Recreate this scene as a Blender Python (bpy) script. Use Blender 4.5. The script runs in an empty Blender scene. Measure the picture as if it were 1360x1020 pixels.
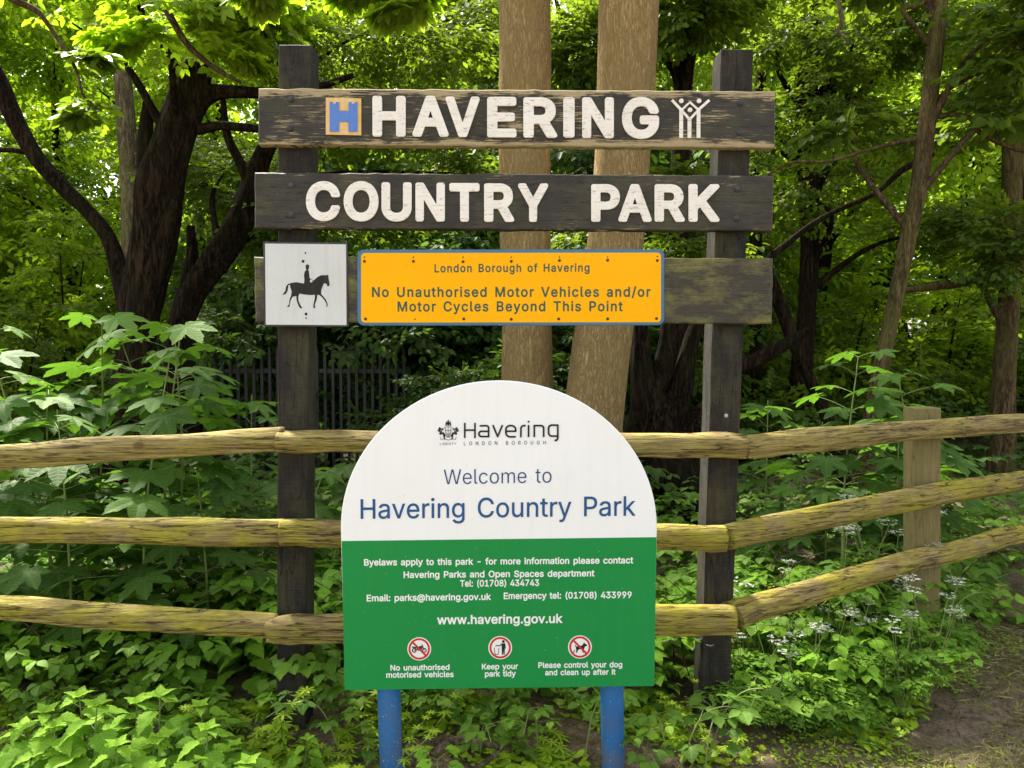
import bpy, math, random
import numpy as np
from mathutils import Vector

R = math.radians
rng = np.random.default_rng(7)
random.seed(7)
sc = bpy.context.scene
COL = sc.collection

# ------------------------------------------------------------------ camera, sky, sun, exposure
PITCH = R(3.0); F = 1027.0; CAMZ = 1.52
cam_d = bpy.data.cameras.new('camera'); cam = bpy.data.objects.new('camera', cam_d); COL.objects.link(cam)
cam_d.sensor_width = 36; cam_d.lens = 36 * F / 1360; cam_d.clip_start = 0.05; cam_d.clip_end = 600
cam.location = (0, 0, CAMZ); cam.rotation_euler = (math.pi / 2 - PITCH, 0, 0)
sc.camera = cam

SUN_EL, SUN_AZ = R(50), R(-38)          # azimuth clockwise from +Y: the sun stands behind the wood, to the left
world = bpy.data.worlds.new("World"); sc.world = world; world.use_nodes = True
wn = world.node_tree
sky = wn.nodes.new('ShaderNodeTexSky'); sky.sky_type = 'NISHITA'; sky.sun_disc = False
sky.sun_elevation = SUN_EL; sky.sun_rotation = SUN_AZ; sky.air_density = 1.0; sky.dust_density = 3.0; sky.ozone_density = 0.6
bg = wn.nodes['Background']; bg.inputs['Strength'].default_value = 0.15
hs = wn.nodes.new('ShaderNodeHueSaturation'); hs.inputs['Saturation'].default_value = 0.25      # thin high cloud takes the blue out of the sky
wn.links.new(sky.outputs[0], hs.inputs['Color']); wn.links.new(hs.outputs[0], bg.inputs['Color'])
sd = bpy.data.lights.new('sun', 'SUN'); sun = bpy.data.objects.new('sun', sd); COL.objects.link(sun)
sd.energy = 5.0; sd.angle = R(6); sd.color = (1, 0.93, 0.80)
sv = Vector((math.sin(SUN_AZ) * math.cos(SUN_EL), math.cos(SUN_AZ) * math.cos(SUN_EL), math.sin(SUN_EL)))
sun.rotation_euler = sv.to_track_quat('Z', 'Y').to_euler()
sc.view_settings.view_transform = 'Standard'; sc.view_settings.look = 'None'
sc.view_settings.gamma = 1; sc.view_settings.use_curve_mapping = False
sc.view_settings.exposure = 1.75
cy = sc.cycles if hasattr(sc, 'cycles') else None
if cy:
    cy.max_bounces = 6; cy.diffuse_bounces = 4; cy.glossy_bounces = 2; cy.transmission_bounces = 4
    cy.use_denoising = True; cy.sample_clamp_indirect = 8.0

# ------------------------------------------------------------------ measuring helpers
CP, SP = math.cos(PITCH), math.sin(PITCH)
def W(px, py, Y):
    """point at depth Y that the photograph shows at (px, py)"""
    dx, dy = (px - 680) / F, (510 - py) / F
    vy, vz = CP + dy * SP, -SP + dy * CP
    t = Y / vy
    return np.array([dx * t, Y, CAMZ + vz * t])
def G(px, py, z=0.0):
    dx, dy = (px - 680) / F, (510 - py) / F
    vy, vz = CP + dy * SP, -SP + dy * CP
    t = (z - CAMZ) / vz
    return np.array([dx * t, vy * t, z])
def pxs(Y): return Y / F

def wob(x, y, s=1.0, ph=0.0):
    """smooth cheap noise in about -1..1"""
    x = np.asarray(x) * s + ph; y = np.asarray(y) * s - ph * 1.7
    return (np.sin(x * 1.3 + 1.7 * np.sin(y * 0.9 + 0.3)) + np.sin(y * 1.7 + 1.3 * np.sin(x * 1.1 + 2.0)) + 0.6 * np.sin(2.9 * x + 1.1 * y + 0.8) + 0.5 * np.sin(-2.3 * x + 3.1 * y)) / 3.1
def gz(x, y):
    x = np.asarray(x, float); y = np.asarray(y, float)
    return 0.02 * wob(x, y, 2.3) + 0.012 * wob(x, y, 7.0, 3.0) + 0.03 * np.clip(y - 3.2, 0, 30) * np.clip((x - 0.5) / 3.0, 0, 1) * 0.9 + 0.10 * np.clip((y - 6) / 10, 0, 1) * wob(x, y, .5)

# ------------------------------------------------------------------ object helpers
def props(o, label=None, cat=None, group=None, kind=None):
    if label: o['label'] = label
    if cat: o['category'] = cat
    if group: o['group'] = group
    if kind: o['kind'] = kind
    return o
def thing(name, loc, label, cat, group=None):
    o = bpy.data.objects.new(name, None); COL.objects.link(o); o.location = [float(v) for v in loc]
    o.empty_display_size = 0.2
    return props(o, label, cat, group)
def mesh_data(name, V, Fs, mat=None, smooth=True, fattr=None, vattr2=None):
    """V (n,3); Fs: list of int arrays (m,k). fattr: per-face floats; vattr2: per-vertex uv"""
    V = np.asarray(V, np.float32)
    if isinstance(Fs, np.ndarray): Fs = [Fs]
    Fs = [np.asarray(f, np.int32) for f in Fs if len(f)]
    me = bpy.data.meshes.new(name)
    me.vertices.add(len(V)); me.vertices.foreach_set('co', V.ravel())
    nl = sum(f.size for f in Fs); npoly = sum(len(f) for f in Fs)
    me.loops.add(nl); me.loops.foreach_set('vertex_index', np.concatenate([f.ravel() for f in Fs]))
    me.polygons.add(npoly)
    tot = np.concatenate([np.full(len(f), f.shape[1], np.int32) for f in Fs])
    st = np.concatenate([[0], np.cumsum(tot)[:-1]]).astype(np.int32)
    me.polygons.foreach_set('loop_start', st)
    try: me.polygons.foreach_set('loop_total', tot)
    except Exception: pass
    me.update(calc_edges=True)
    me.polygons.foreach_set('use_smooth', np.full(npoly, bool(smooth)))
    if fattr is not None:
        a = me.attributes.new('rnd', 'FLOAT', 'FACE'); a.data.foreach_set('value', np.asarray(fattr, np.float32))
    if vattr2 is not None:
        a = me.attributes.new('luv', 'FLOAT2', 'POINT'); a.data.foreach_set('vector', np.asarray(vattr2, np.float32).ravel())
    if mat: me.materials.append(mat)
    return me
def link(name, me, parent=None, label=None):
    o = bpy.data.objects.new(name, me); COL.objects.link(o)
    if parent is not None: o.parent = parent
    if label: o['label'] = label
    return o
def wloc(o):
    p = np.zeros(3)
    while o is not None: p = p + np.array(o.location); o = o.parent
    return p
def part(name, V, Fs, mat, parent=None, smooth=True, label=None, **k):
    """mesh given in world coordinates, stored relative to its parent chain"""
    V = np.asarray(V, float)
    if parent is not None: V = V - wloc(parent)
    return link(name, mesh_data(name, V, Fs, mat, smooth, **k), parent, label)

class MB:
    def __init__(s): s.V = []; s.F = {}; s.n = 0
    def add(s, V, Fs):
        V = np.asarray(V, float)
        if isinstance(Fs, np.ndarray): Fs = [Fs]
        for f in Fs:
            f = np.asarray(f, int)
            if len(f): s.F.setdefault(f.shape[1], []).append(f + s.n)
        s.V.append(V); s.n += len(V)
        return s
    def out(s): return np.concatenate(s.V), [np.concatenate(v) for v in s.F.values()]
    def part(s, name, mat, parent=None, **k):
        V, Fs = s.out(); return part(name, V, Fs, mat, parent, **k)

def poly_faces(idx):
    return np.array([idx], int)
def prism(P, y0, y1, bev=0.0):
    """P: polygon of (x,z) points counter-clockwise seen from -Y; from front y0 to back y1, bevelled front edge"""
    P = np.asarray(P, float); n = len(P)
    nx = np.roll(P, -1, 0) - P; pv = P - np.roll(P, 1, 0)
    a = nx / np.linalg.norm(nx, axis=1)[:, None]; b = pv / np.linalg.norm(pv, axis=1)[:, None]
    na = np.stack([-a[:, 1], a[:, 0]], 1); nb = np.stack([-b[:, 1], b[:, 0]], 1)
    m = na + nb; m /= np.maximum((m * na).sum(1), 0.3)[:, None]
    I = P + m * bev
    def ring(Q, y): return np.stack([Q[:, 0], np.full(n, y), Q[:, 1]], 1)
    V = np.concatenate([ring(I, y0), ring(P, y0 + bev), ring(P, y1)])
    i = np.arange(n); j = (i + 1) % n
    q1 = np.stack([i, i + n, j + n, j], 1); q2 = q1 + n
    return V, [np.concatenate([q1, q2]), np.array([i]), np.array([i[::-1] + 2 * n])]
def quad_px(tl, tr, br, bl, Y, jit=0.0, seg=1, seed=0):
    """four picture corners -> (x,z) outline at depth Y with slightly uneven edges"""
    r = np.random.default_rng(seed)
    c = [W(*bl, Y), W(*br, Y), W(*tr, Y), W(*tl, Y)]
    out = []
    for k in range(4):
        A, B = c[k], c[(k + 1) % 4]
        n = seg if k % 2 == 0 else max(1, seg // 6)
        d = (B - A) / np.linalg.norm(B - A); nn = np.array([-d[2], 0, d[0]])
        for t in range(n):
            u = t / n; p = A + (B - A) * u
            if t: p = p + nn * r.normal(0, jit)
            out.append((p[0], p[2]))
    return np.array(out)
def tube(pts, rad, sides=10, seed=0, rough=0.0, cap=True, flat=None, lobes=0.0, flute=0.0):
    """tube through 3D points with radii; rough = relative radius noise"""
    pts = np.asarray(pts, float); rad = np.asarray(rad, float); n = len(pts)
    t = np.gradient(pts, axis=0); t /= np.maximum(np.linalg.norm(t, axis=1), 1e-9)[:, None]
    up = np.array([0, 1.0, 0]) if abs(t[0][1]) < 0.8 else np.array([1.0, 0, 0])
    nrm = up - t * (t @ up)[:, None]; nrm /= np.linalg.norm(nrm, axis=1)[:, None]
    bi = np.cross(t, nrm)
    a = np.linspace(0, 2 * math.pi, sides, endpoint=False)
    L = np.concatenate([[0], np.cumsum(np.linalg.norm(np.diff(pts, axis=0), axis=1))])
    rr = rad[:, None] * (1 + rough * wob(np.cos(a)[None] * 2 + seed * 3.1 + L[:, None] * 0.8 / max(rad.mean(), 1e-3) * 0.25, np.sin(a)[None] * 2 + L[:, None] * 1.3, 1.0, seed)
                         + lobes * np.cos(a * 3 + seed)[None]
                         + flute * (np.abs(np.sin(a[None] * 5.5 + 1.6 * np.sin(L[:, None] * 1.9 + seed) + 0.5 * np.sin(L[:, None] * 7.1))) - 0.5 + 0.6 * wob(a[None] * 0 + np.cos(a)[None] * 6, L[:, None] * 5 + np.sin(a)[None] * 6, 1.3, seed)))
    ca, sa = np.cos(a)[None, :, None], np.sin(a)[None, :, None]
    V = pts[:, None] + (nrm[:, None] * ca + bi[:, None] * sa) * rr[..., None]
    if flat is not None: V = flat(V, pts)
    V = V.reshape(-1, 3)
    i = np.arange(n - 1)[:, None]; j = np.arange(sides)[None]; j2 = (j + 1) % sides
    q = np.stack([i * sides + j, i * sides + j2, (i + 1) * sides + j2, (i + 1) * sides + j], -1).reshape(-1, 4)
    Fs = [q]
    if cap: Fs.append(np.array([np.arange(sides)[::-1], np.arange(sides) + (n - 1) * sides]))
    return V, Fs
def smooth_path(P, R_=None, n=30):
    """Catmull-Rom through control points"""
    P = np.asarray(P, float)
    m = len(P); u = np.linspace(0, m - 1, n); out = []
    Q = np.concatenate([[2 * P[0] - P[1]], P, [2 * P[-1] - P[-2]]])
    for s in u:
        k = min(int(s), m - 2); f = s - k
        a, b, c, d = Q[k:k + 4]
        out.append(0.5 * ((2 * b) + (c - a) * f + (2 * a - 5 * b + 4 * c - d) * f * f + (3 * b - a - 3 * c + d) * f ** 3))
    return np.array(out)
def sph(c, r, nu=10, nv=6, squash=(1, 1, 1)):
    V = []; 
    for i in range(nv + 1):
        th = math.pi * i / nv
        for j in range(nu):
            ph = 2 * math.pi * j / nu
            V.append((c[0] + r * squash[0] * math.sin(th) * math.cos(ph), c[1] + r * squash[1] * math.sin(th) * math.sin(ph), c[2] + r * squash[2] * math.cos(th)))
    i = np.arange(nv)[:, None]; j = np.arange(nu)[None]
    q = np.stack([i * nu + j, (i + 1) * nu + j, (i + 1) * nu + (j + 1) % nu, i * nu + (j + 1) % nu], -1).reshape(-1, 4)
    return np.array(V), q

# ------------------------------------------------------------------ materials
class NT:
    def __init__(s, name):
        s.m = bpy.data.materials.new(name); s.m.use_nodes = True; s.t = s.m.node_tree; s.t.nodes.clear()
        s.o = s.t.nodes.new('ShaderNodeOutputMaterial')
    def n(s, typ, ins=None, out=0, **pr):
        nd = s.t.nodes.new('ShaderNode' + typ)
        for k, v in pr.items(): setattr(nd, k, v)
        for k, v in (ins or {}).items():
            sk = nd.inputs[k]
            if isinstance(v, bpy.types.NodeSocket): s.t.links.new(v, sk)
            elif isinstance(v, (tuple, list)) and len(v) == 3 and sk.type == 'RGBA': sk.default_value = (*v, 1)
            else: sk.default_value = v
        return nd.outputs[out]
    def math(s, op, a, b=0.0, c=0.0, clamp=False): return s.n('Math', {0: a, 1: b, 2: c}, operation=op, use_clamp=clamp)
    def ramp(s, f, stops, interp='LINEAR'):
        nd = s.t.nodes.new('ShaderNodeValToRGB'); s.t.links.new(f, nd.inputs[0]); e = nd.color_ramp; e.interpolation = interp
        while len(e.elements) < len(stops): e.elements.new(0.5)
        for el, (p, c) in zip(e.elements, stops):
            el.position = p; el.color = (*c, 1) if isinstance(c, (tuple, list)) else (c, c, c, 1)
        return nd.outputs[0]
    def mix(s, f, a, b, blend='MIX'):
        nd = s.t.nodes.new('ShaderNodeMix'); nd.data_type = 'RGBA'; nd.blend_type = blend
        for k, v in ((0, f), (6, a), (7, b)):
            if isinstance(v, bpy.types.NodeSocket): s.t.links.new(v, nd.inputs[k])
            elif isinstance(v, (tuple, list)): nd.inputs[k].default_value = (*v, 1)
            else: nd.inputs[k].default_value = v
        return nd.outputs[2]
    def coord(s, scale=(1, 1, 1), loc=(0, 0, 0), rot=(0, 0, 0), kind='Object'):
        tc = s.t.nodes.new('ShaderNodeTexCoord')
        return s.n('Mapping', {'Vector': tc.outputs[kind], 'Scale': scale, 'Location': loc, 'Rotation': rot})
    def noise(s, vec, scale=5, detail=5, rough=0.6, dist=0.0, out=0):
        return s.n('TexNoise', {'Vector': vec, 'Scale': scale, 'Detail': detail, 'Roughness': rough, 'Distortion': dist}, out)
    def bump(s, h, strength=0.3, dist=0.01, normal=None):
        d = {'Height': h, 'Strength': strength, 'Distance': dist}
        if normal is not None: d['Normal'] = normal
        return s.n('Bump', d)
    def pbr(s, col, rough=0.6, normal=None, spec=0.5, metal=0.0, out=True):
        d = {'Base Color': col, 'Roughness': rough, 'Specular IOR Level': spec, 'Metallic': metal}
        if normal is not None: d['Normal'] = normal
        sh = s.n('BsdfPrincipled', d)
        if out: s.t.links.new(sh, s.o.inputs[0])
        return sh
    def done(s, sh): s.t.links.new(sh, s.o.inputs[0]); return s.m

def leaf_mat(name, stops, trans=(0.30, 0.55, 0.03), tf=0.4, rough=0.5, veins=False, spec=0.2, clump=1.3):
    """stops: dark -> light green across leaves; translucent so that light from behind shows through"""
    m = NT(name)
    rnd = m.n('Attribute', out=2, attribute_name='rnd')
    big = m.noise(m.coord(kind='Object'), clump, 2, 0.6)
    f = m.math('ADD', m.math('MULTIPLY', rnd, 0.62), m.math('MULTIPLY', big, 0.42))
    col = m.ramp(f, [(i / (len(stops) - 1) * 0.8 + 0.1, c) for i, c in enumerate(stops)])
    nrm = None
    if veins:
        uv = m.n('Attribute', out=1, attribute_name='luv')
        sx = m.t.nodes.new('ShaderNodeSeparateXYZ'); m.t.links.new(uv, sx.inputs[0])
        u = m.math('ABSOLUTE', sx.outputs[0]); v = sx.outputs[1]
        mid = m.math('SMOOTH_MIN', m.math('DIVIDE', u, 0.035), 1.0, 0.2)
        lat = m.math('FRACT', m.math('MULTIPLY', m.math('SUBTRACT', v, m.math('MULTIPLY', u, 0.8)), 8.0))
        lat = m.math('MULTIPLY', m.math('ABSOLUTE', m.math('SUBTRACT', lat, 0.5)), 5.0, clamp=True)
        vein = m.math('MULTIPLY', m.math('MINIMUM', mid, 1.0), lat, clamp=True)
        col = m.mix(vein, m.mix(0.14 if name == 'sycamore' else 0.32, col, (0.34, 0.48, 0.12)), col)
        fine = m.noise(m.coord(kind='Object'), 260, 2, 0.6)
        nrm = m.bump(m.math('ADD', vein, m.math('MULTIPLY', fine, 0.5)), 0.5, 0.0015)
    blot = m.noise(m.coord(kind='Object'), 35, 3, 0.7)
    col = m.mix(m.math('MULTIPLY', m.ramp(blot, [(0.45, 0.0), (0.7, 1.0)]), 0.28), col, m.mix(0.5, col, (0.13, 0.16, 0.03)))
    p = m.pbr(col, rough, nrm, spec, out=False)
    tcol = m.mix(0.55, col, trans)
    tr = m.n('BsdfTranslucent', {'Color': tcol, **({'Normal': nrm} if nrm is not None else {})})
    return m.done(m.n('MixShader', {0: tf, 1: p, 2: tr}))

M = {}
M['leaf_bright'] = leaf_mat('leaf_bright', [(0.08, 0.14, 0.010), (0.17, 0.26, 0.014), (0.30, 0.38, 0.02)], (0.50, 0.78, 0.02), 0.55)  # brightness of sunlit, backlit foliage is partly put into these greens
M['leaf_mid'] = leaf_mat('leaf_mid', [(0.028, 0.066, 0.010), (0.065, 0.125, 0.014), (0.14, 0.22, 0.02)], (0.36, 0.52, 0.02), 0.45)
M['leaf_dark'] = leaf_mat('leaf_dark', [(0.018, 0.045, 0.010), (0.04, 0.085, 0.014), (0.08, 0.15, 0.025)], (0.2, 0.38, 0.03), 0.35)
M['sycamore'] = leaf_mat('sycamore', [(0.030, 0.075, 0.014), (0.055, 0.125, 0.020), (0.11, 0.22, 0.028)], (0.2, 0.45, 0.02), 0.35, 0.6, True, 0.12)
M['nettle'] = leaf_mat('nettle', [(0.075, 0.18, 0.014), (0.14, 0.31, 0.020), (0.26, 0.46, 0.026)], (0.3, 0.6, 0.02), 0.3, 0.6, True, 0.12)
M['bramble'] = leaf_mat('bramble', [(0.036, 0.090, 0.010), (0.085, 0.185, 0.017), (0.20, 0.35, 0.025)], (0.2, 0.45, 0.02), 0.3, 0.55, True, 0.15)
M['lime'] = leaf_mat('lime', [(0.14, 0.25, 0.018), (0.26, 0.41, 0.02), (0.42, 0.56, 0.03)], (0.4, 0.65, 0.03), 0.3, 0.5)
M['parsley'] = leaf_mat('parsley', [(0.06, 0.15, 0.018), (0.14, 0.28, 0.030), (0.27, 0.43, 0.05)], (0.3, 0.55, 0.04), 0.3, 0.6, False, 0.1)
M['litter'] = leaf_mat('litter', [(0.035, 0.018, 0.010), (0.09, 0.05, 0.025), (0.22, 0.15, 0.08)], (0.2, 0.12, 0.03), 0.1, 0.8)
M['drygrass'] = leaf_mat('drygrass', [(0.14, 0.18, 0.03), (0.26, 0.28, 0.06), (0.42, 0.36, 0.16)], (0.3, 0.3, 0.05), 0.25, 0.6)
M['petal'] = leaf_mat('petal', [(0.75, 0.76, 0.70), (0.8, 0.8, 0.75), (0.85, 0.85, 0.8)], (0.8, 0.8, 0.7), 0.3, 0.6)

def bark_mat(name, dark, light, sc_=14, stretch=0.16, bstr=0.8, moss=0.0, mosscol=(0.10, 0.12, 0.02)):
    m = NT(name)
    v = m.coord((1, 1, stretch))
    n1 = m.noise(v, sc_, 4, 0.6, 0.6); n2 = m.noise(v, sc_ * 2.3, 4, 0.6, 0.9)
    ridge = lambda n_: m.math('MULTIPLY', m.math('ABSOLUTE', m.math('SUBTRACT', n_, 0.5)), 5.0, clamp=True)
    fine = m.noise(v, sc_ * 5, 6, 0.7)
    big = m.noise(m.coord((1, 1, .6)), 3.0, 4, 0.6)
    crack = m.math('ADD', m.math('MULTIPLY', ridge(n1), 0.55), m.math('MULTIPLY', ridge(n2), 0.45))
    h = m.math('ADD', m.math('MULTIPLY', crack, 0.9), m.math('MULTIPLY', fine, 0.6))
    col = m.mix(m.ramp(h, [(0.42, 0.0), (0.82, 1.0)]), dark, light)
    col = m.mix(m.math('MULTIPLY', m.ramp(big, [(0.4, 0.0), (0.65, 1.0)]), 0.35), col, tuple(c * 0.55 for c in light))
    if moss:
        mo = m.ramp(m.noise(m.coord((1, 1, .4)), 4.0, 6, 0.7), [(0.45, 0.0), (0.62, 1.0)])
        col = m.mix(m.math('MULTIPLY', mo, moss), col, mosscol)
    return m.pbr(col, 0.95, m.bump(h, bstr, 0.02), 0.05) and m.m
M['bark_gold'] = bark_mat('bark_gold', (0.29, 0.190, 0.085), (0.58, 0.42, 0.195), 42, 0.18, 1.0, 0.25, (0.34, 0.27, 0.09))
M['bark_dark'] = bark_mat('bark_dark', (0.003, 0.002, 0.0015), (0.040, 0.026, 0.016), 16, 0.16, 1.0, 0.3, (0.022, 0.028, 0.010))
M['bark_brown'] = bark_mat('bark_brown', (0.035, 0.024, 0.012), (0.165, 0.115, 0.060), 18, 0.2, 0.8, 0.5, (0.11, 0.12, 0.03))
M['bark_pale'] = bark_mat('bark_pale', (0.05, 0.04, 0.024), (0.19, 0.15, 0.09), 14, 0.25, 0.6, 0.5, (0.12, 0.14, 0.04))
M['twig'] = bark_mat('twig', (0.03, 0.02, 0.012), (0.12, 0.085, 0.05), 30, 0.3, 0.3)
m = NT('green_stem'); m.pbr(m.mix(m.noise(m.coord(), 20), (0.10, 0.17, 0.03), (0.20, 0.24, 0.06)), 0.6); M['stem'] = m.m

def board_mat(name, zc, hh, wear=0.5, green=0.2, base=(0.017, 0.015, 0.012), pale=(0.46, 0.37, 0.21), seed=0.0):
    """old black stain flaking off along the grain, most of it near the long edges"""
    m = NT(name)
    tc = m.t.nodes.new('ShaderNodeNewGeometry'); pos = tc.outputs['Position']
    sx = m.t.nodes.new('ShaderNodeSeparateXYZ'); m.t.links.new(pos, sx.inputs[0])
    e = m.math('DIVIDE', m.math('ABSOLUTE', m.math('SUBTRACT', sx.outputs[2], zc)), hh)
    grain = m.noise(m.n('Mapping', {'Vector': pos, 'Scale': (3.5, 1, 70), 'Location': (seed, 0, 0)}), 3.0, 7, 0.75)
    fine = m.noise(m.n('Mapping', {'Vector': pos, 'Scale': (12, 1, 330), 'Location': (seed, 0, 0)}), 2.0, 4, 0.7)
    patch = m.noise(m.n('Mapping', {'Vector': pos, 'Scale': (2.6, 1, 5), 'Location': (seed * 2, 0, 0)}), 2.0, 4, 0.6)
    edge = m.math('POWER', e, 4.0)
    f = m.math('ADD', m.math('ADD', grain, m.math('MULTIPLY', edge, 0.16 * wear * 2)), m.math('MULTIPLY', m.math('SUBTRACT', patch, 0.5), 0.7))
    th = 0.74 - 0.13 * wear
    flake = m.ramp(f, [(th, 0.0), (th + 0.035, 1.0)])
    tone = m.mix(m.ramp(fine, [(0.3, 0.0), (0.7, 1.0)]), tuple(c * 0.6 for c in base), tuple(c * 1.7 for c in base))
    tone = m.mix(m.math('MULTIPLY', m.ramp(patch, [(0.35, 0.0), (0.65, 1.0)]), 0.55), tone, (0.050, 0.043, 0.030))
    gr = m.ramp(m.noise(m.n('Mapping', {'Vector': pos, 'Scale': (3, 1, 6), 'Location': (seed + 7, 0, 0)}), 2.2, 6, 0.75), [(0.44, 0.0), (0.66, 1.0)])
    tone = m.mix(m.math('MULTIPLY', gr, green), tone, (0.16, 0.15, 0.04))
    spk = m.ramp(m.noise(pos, 190, 2, 0.5), [(0.73, 0.0), (0.78, 1.0)])
    tone = m.mix(m.math('MULTIPLY', spk, 0.5), tone, (0.35, 0.33, 0.27))
    pl = m.mix(fine, tuple(c * 0.55 for c in pale), pale)
    col = m.mix(flake, tone, pl)
    crack = m.ramp(m.noise(m.n('Mapping', {'Vector': pos, 'Scale': (1.2, 1, 45), 'Location': (seed + 3, 0, 0)}), 2.0, 3, 0.5), [(0.495, 1.0), (0.5, 0.0), (0.505, 1.0)])
    col = m.mix(crack, tuple(c * 0.35 for c in base), col)
    h = m.math('ADD', m.math('MULTIPLY', fine, 0.5), m.math('SUBTRACT', m.math('MULTIPLY', crack, 1.2), m.math('MULTIPLY', flake, 0.5)))
    m.pbr(col, m.mix(flake, (0.55, 0.55, 0.55), (0.85, 0.85, 0.85)), m.bump(h, 0.6, 0.002), 0.35)
    return m.m
def post_mat(name, base, light, green, seed=0.0, saw=True):
    m = NT(name)
    pos = m.t.nodes.new('ShaderNodeNewGeometry').outputs['Position']
    g = m.noise(m.n('Mapping', {'Vector': pos, 'Scale': (60, 60, 3), 'Location': (seed, 0, 0)}), 2.0, 6, 0.75)
    s_ = m.noise(m.n('Mapping', {'Vector': pos, 'Scale': (5, 5, 160), 'Location': (seed, 0, 0)}), 2.0, 4, 0.75)
    b = m.noise(pos, 5, 5, 0.7)
    f = m.math('ADD', m.math('MULTIPLY', g, 0.5), m.math('MULTIPLY', s_, 0.5 if saw else 0.15))
    col = m.ramp(f, [(0.30, tuple(c * 0.5 for c in base)), (0.5, base), (0.72, light)])
    gr = m.ramp(m.noise(m.n('Mapping', {'Vector': pos, 'Scale': (1, 1, .5), 'Location': (0, seed, 0)}), 7, 6, 0.75), [(0.45, 0.0), (0.72, 1.0)])
    col = m.mix(m.math('MULTIPLY', gr, green), col, (0.17, 0.16, 0.045))
    spk = m.ramp(m.noise(pos, 150, 2, 0.5), [(0.70, 0.0), (0.76, 1.0)])
    col = m.mix(m.math('MULTIPLY', spk, 0.6), col, (0.36, 0.33, 0.24))
    crk = m.ramp(m.noise(m.n('Mapping', {'Vector': pos, 'Scale': (14, 14, 1.0), 'Location': (seed, 4, 0)}), 1.5, 3, 0.5), [(0.49, 1.0), (0.5, 0.0), (0.51, 1.0)])
    col = m.mix(crk, tuple(c * 0.3 for c in base), col)
    m.pbr(col, 0.8, m.bump(m.math('ADD', f, m.math('MULTIPLY', crk, 0.6)), 0.7, 0.004), 0.3)
    return m.m
M['post_dark'] = post_mat('post_dark', (0.016, 0.014, 0.012), (0.056, 0.049, 0.041), 0.28)
M['post_green'] = post_mat('post_green', (0.33, 0.265, 0.11), (0.50, 0.42, 0.21), 0.6, 5.0, False)
def rail_mat(name, seed, yel):
    m = NT(name)
    pos = m.t.nodes.new('ShaderNodeNewGeometry').outputs['Position']
    p2 = m.n('Mapping', {'Vector': pos, 'Scale': (2.2, 2.2, 26), 'Location': (seed, 0, seed)})
    g = m.noise(p2, 3.0, 7, 0.72); fine = m.noise(m.n('Mapping', {'Vector': pos, 'Scale': (9, 9, 130), 'Location': (seed, 0, 0)}), 2, 4, 0.7)
    b = m.noise(m.n('Mapping', {'Vector': pos, 'Scale': (1, 1, 2.4), 'Location': (0, seed, 0)}), 4.5, 6, 0.7)
    wood = m.ramp(m.math('ADD', m.math('MULTIPLY', g, 0.7), m.math('MULTIPLY', fine, 0.3)), [(0.35, (0.060, 0.040, 0.014)), (0.46, (0.19, 0.135, 0.055)), (0.6, (0.34, 0.27, 0.10)), (0.72, (0.48, 0.40, 0.22))])
    al = m.ramp(b, [(0.40, 0.0), (0.60, 1.0)])
    col = m.mix(m.math('MULTIPLY', al, yel), wood, m.ramp(fine, [(0.3, (0.18, 0.165, 0.012)), (0.7, (0.50, 0.44, 0.04))]))
    dk = m.ramp(m.noise(p2, 1.3, 5, 0.8, 0.8), [(0.54, 0.0), (0.68, 1.0)])
    col = m.mix(m.math('MULTIPLY', dk, 0.38), col, (0.10, 0.075, 0.03))
    crk = m.ramp(m.noise(m.n('Mapping', {'Vector': pos, 'Scale': (0.9, 0.9, 20), 'Location': (seed, 3, 0)}), 2.0, 4, 0.6), [(0.485, 0.0), (0.5, 1.0), (0.515, 0.0)])
    col = m.mix(m.math('MULTIPLY', crk, 0.85), col, (0.05, 0.03, 0.012))
    knot = m.n('TexVoronoi', {'Vector': m.n('Mapping', {'Vector': pos, 'Scale': (1, 1, 1.5), 'Location': (seed, 0, 0)}), 'Scale': 3.1}, 0)
    kn = m.ramp(knot, [(0.05, 1.0), (0.085, 0.0)])
    col = m.mix(m.math('MULTIPLY', kn, 0.75), col, (0.10, 0.055, 0.02))
    h = m.math('SUBTRACT', m.math('ADD', g, m.math('MULTIPLY', fine, 0.6)), m.math('MULTIPLY', crk, 0.8))
    m.pbr(col, 0.8, m.bump(h, 1.0, 0.008), 0.2)
    return m.m
M['rail'] = [rail_mat('rail_%s' % k, 1.7 * i, y) for i, (k, y) in enumerate((('brown', 0.35), ('yellow', 0.80), ('mossy', 0.75)))]
m = NT('cut_end'); pos = m.t.nodes.new('ShaderNodeNewGeometry').outputs['Position']
m.pbr(m.ramp(m.noise(pos, 40, 5, .7), [(0.3, (0.16, 0.10, 0.04)), (0.7, (0.42, 0.33, 0.13))]), 0.85, m.bump(m.noise(pos, 90), .5, .003)); M['cut_end'] = m.m

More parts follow.
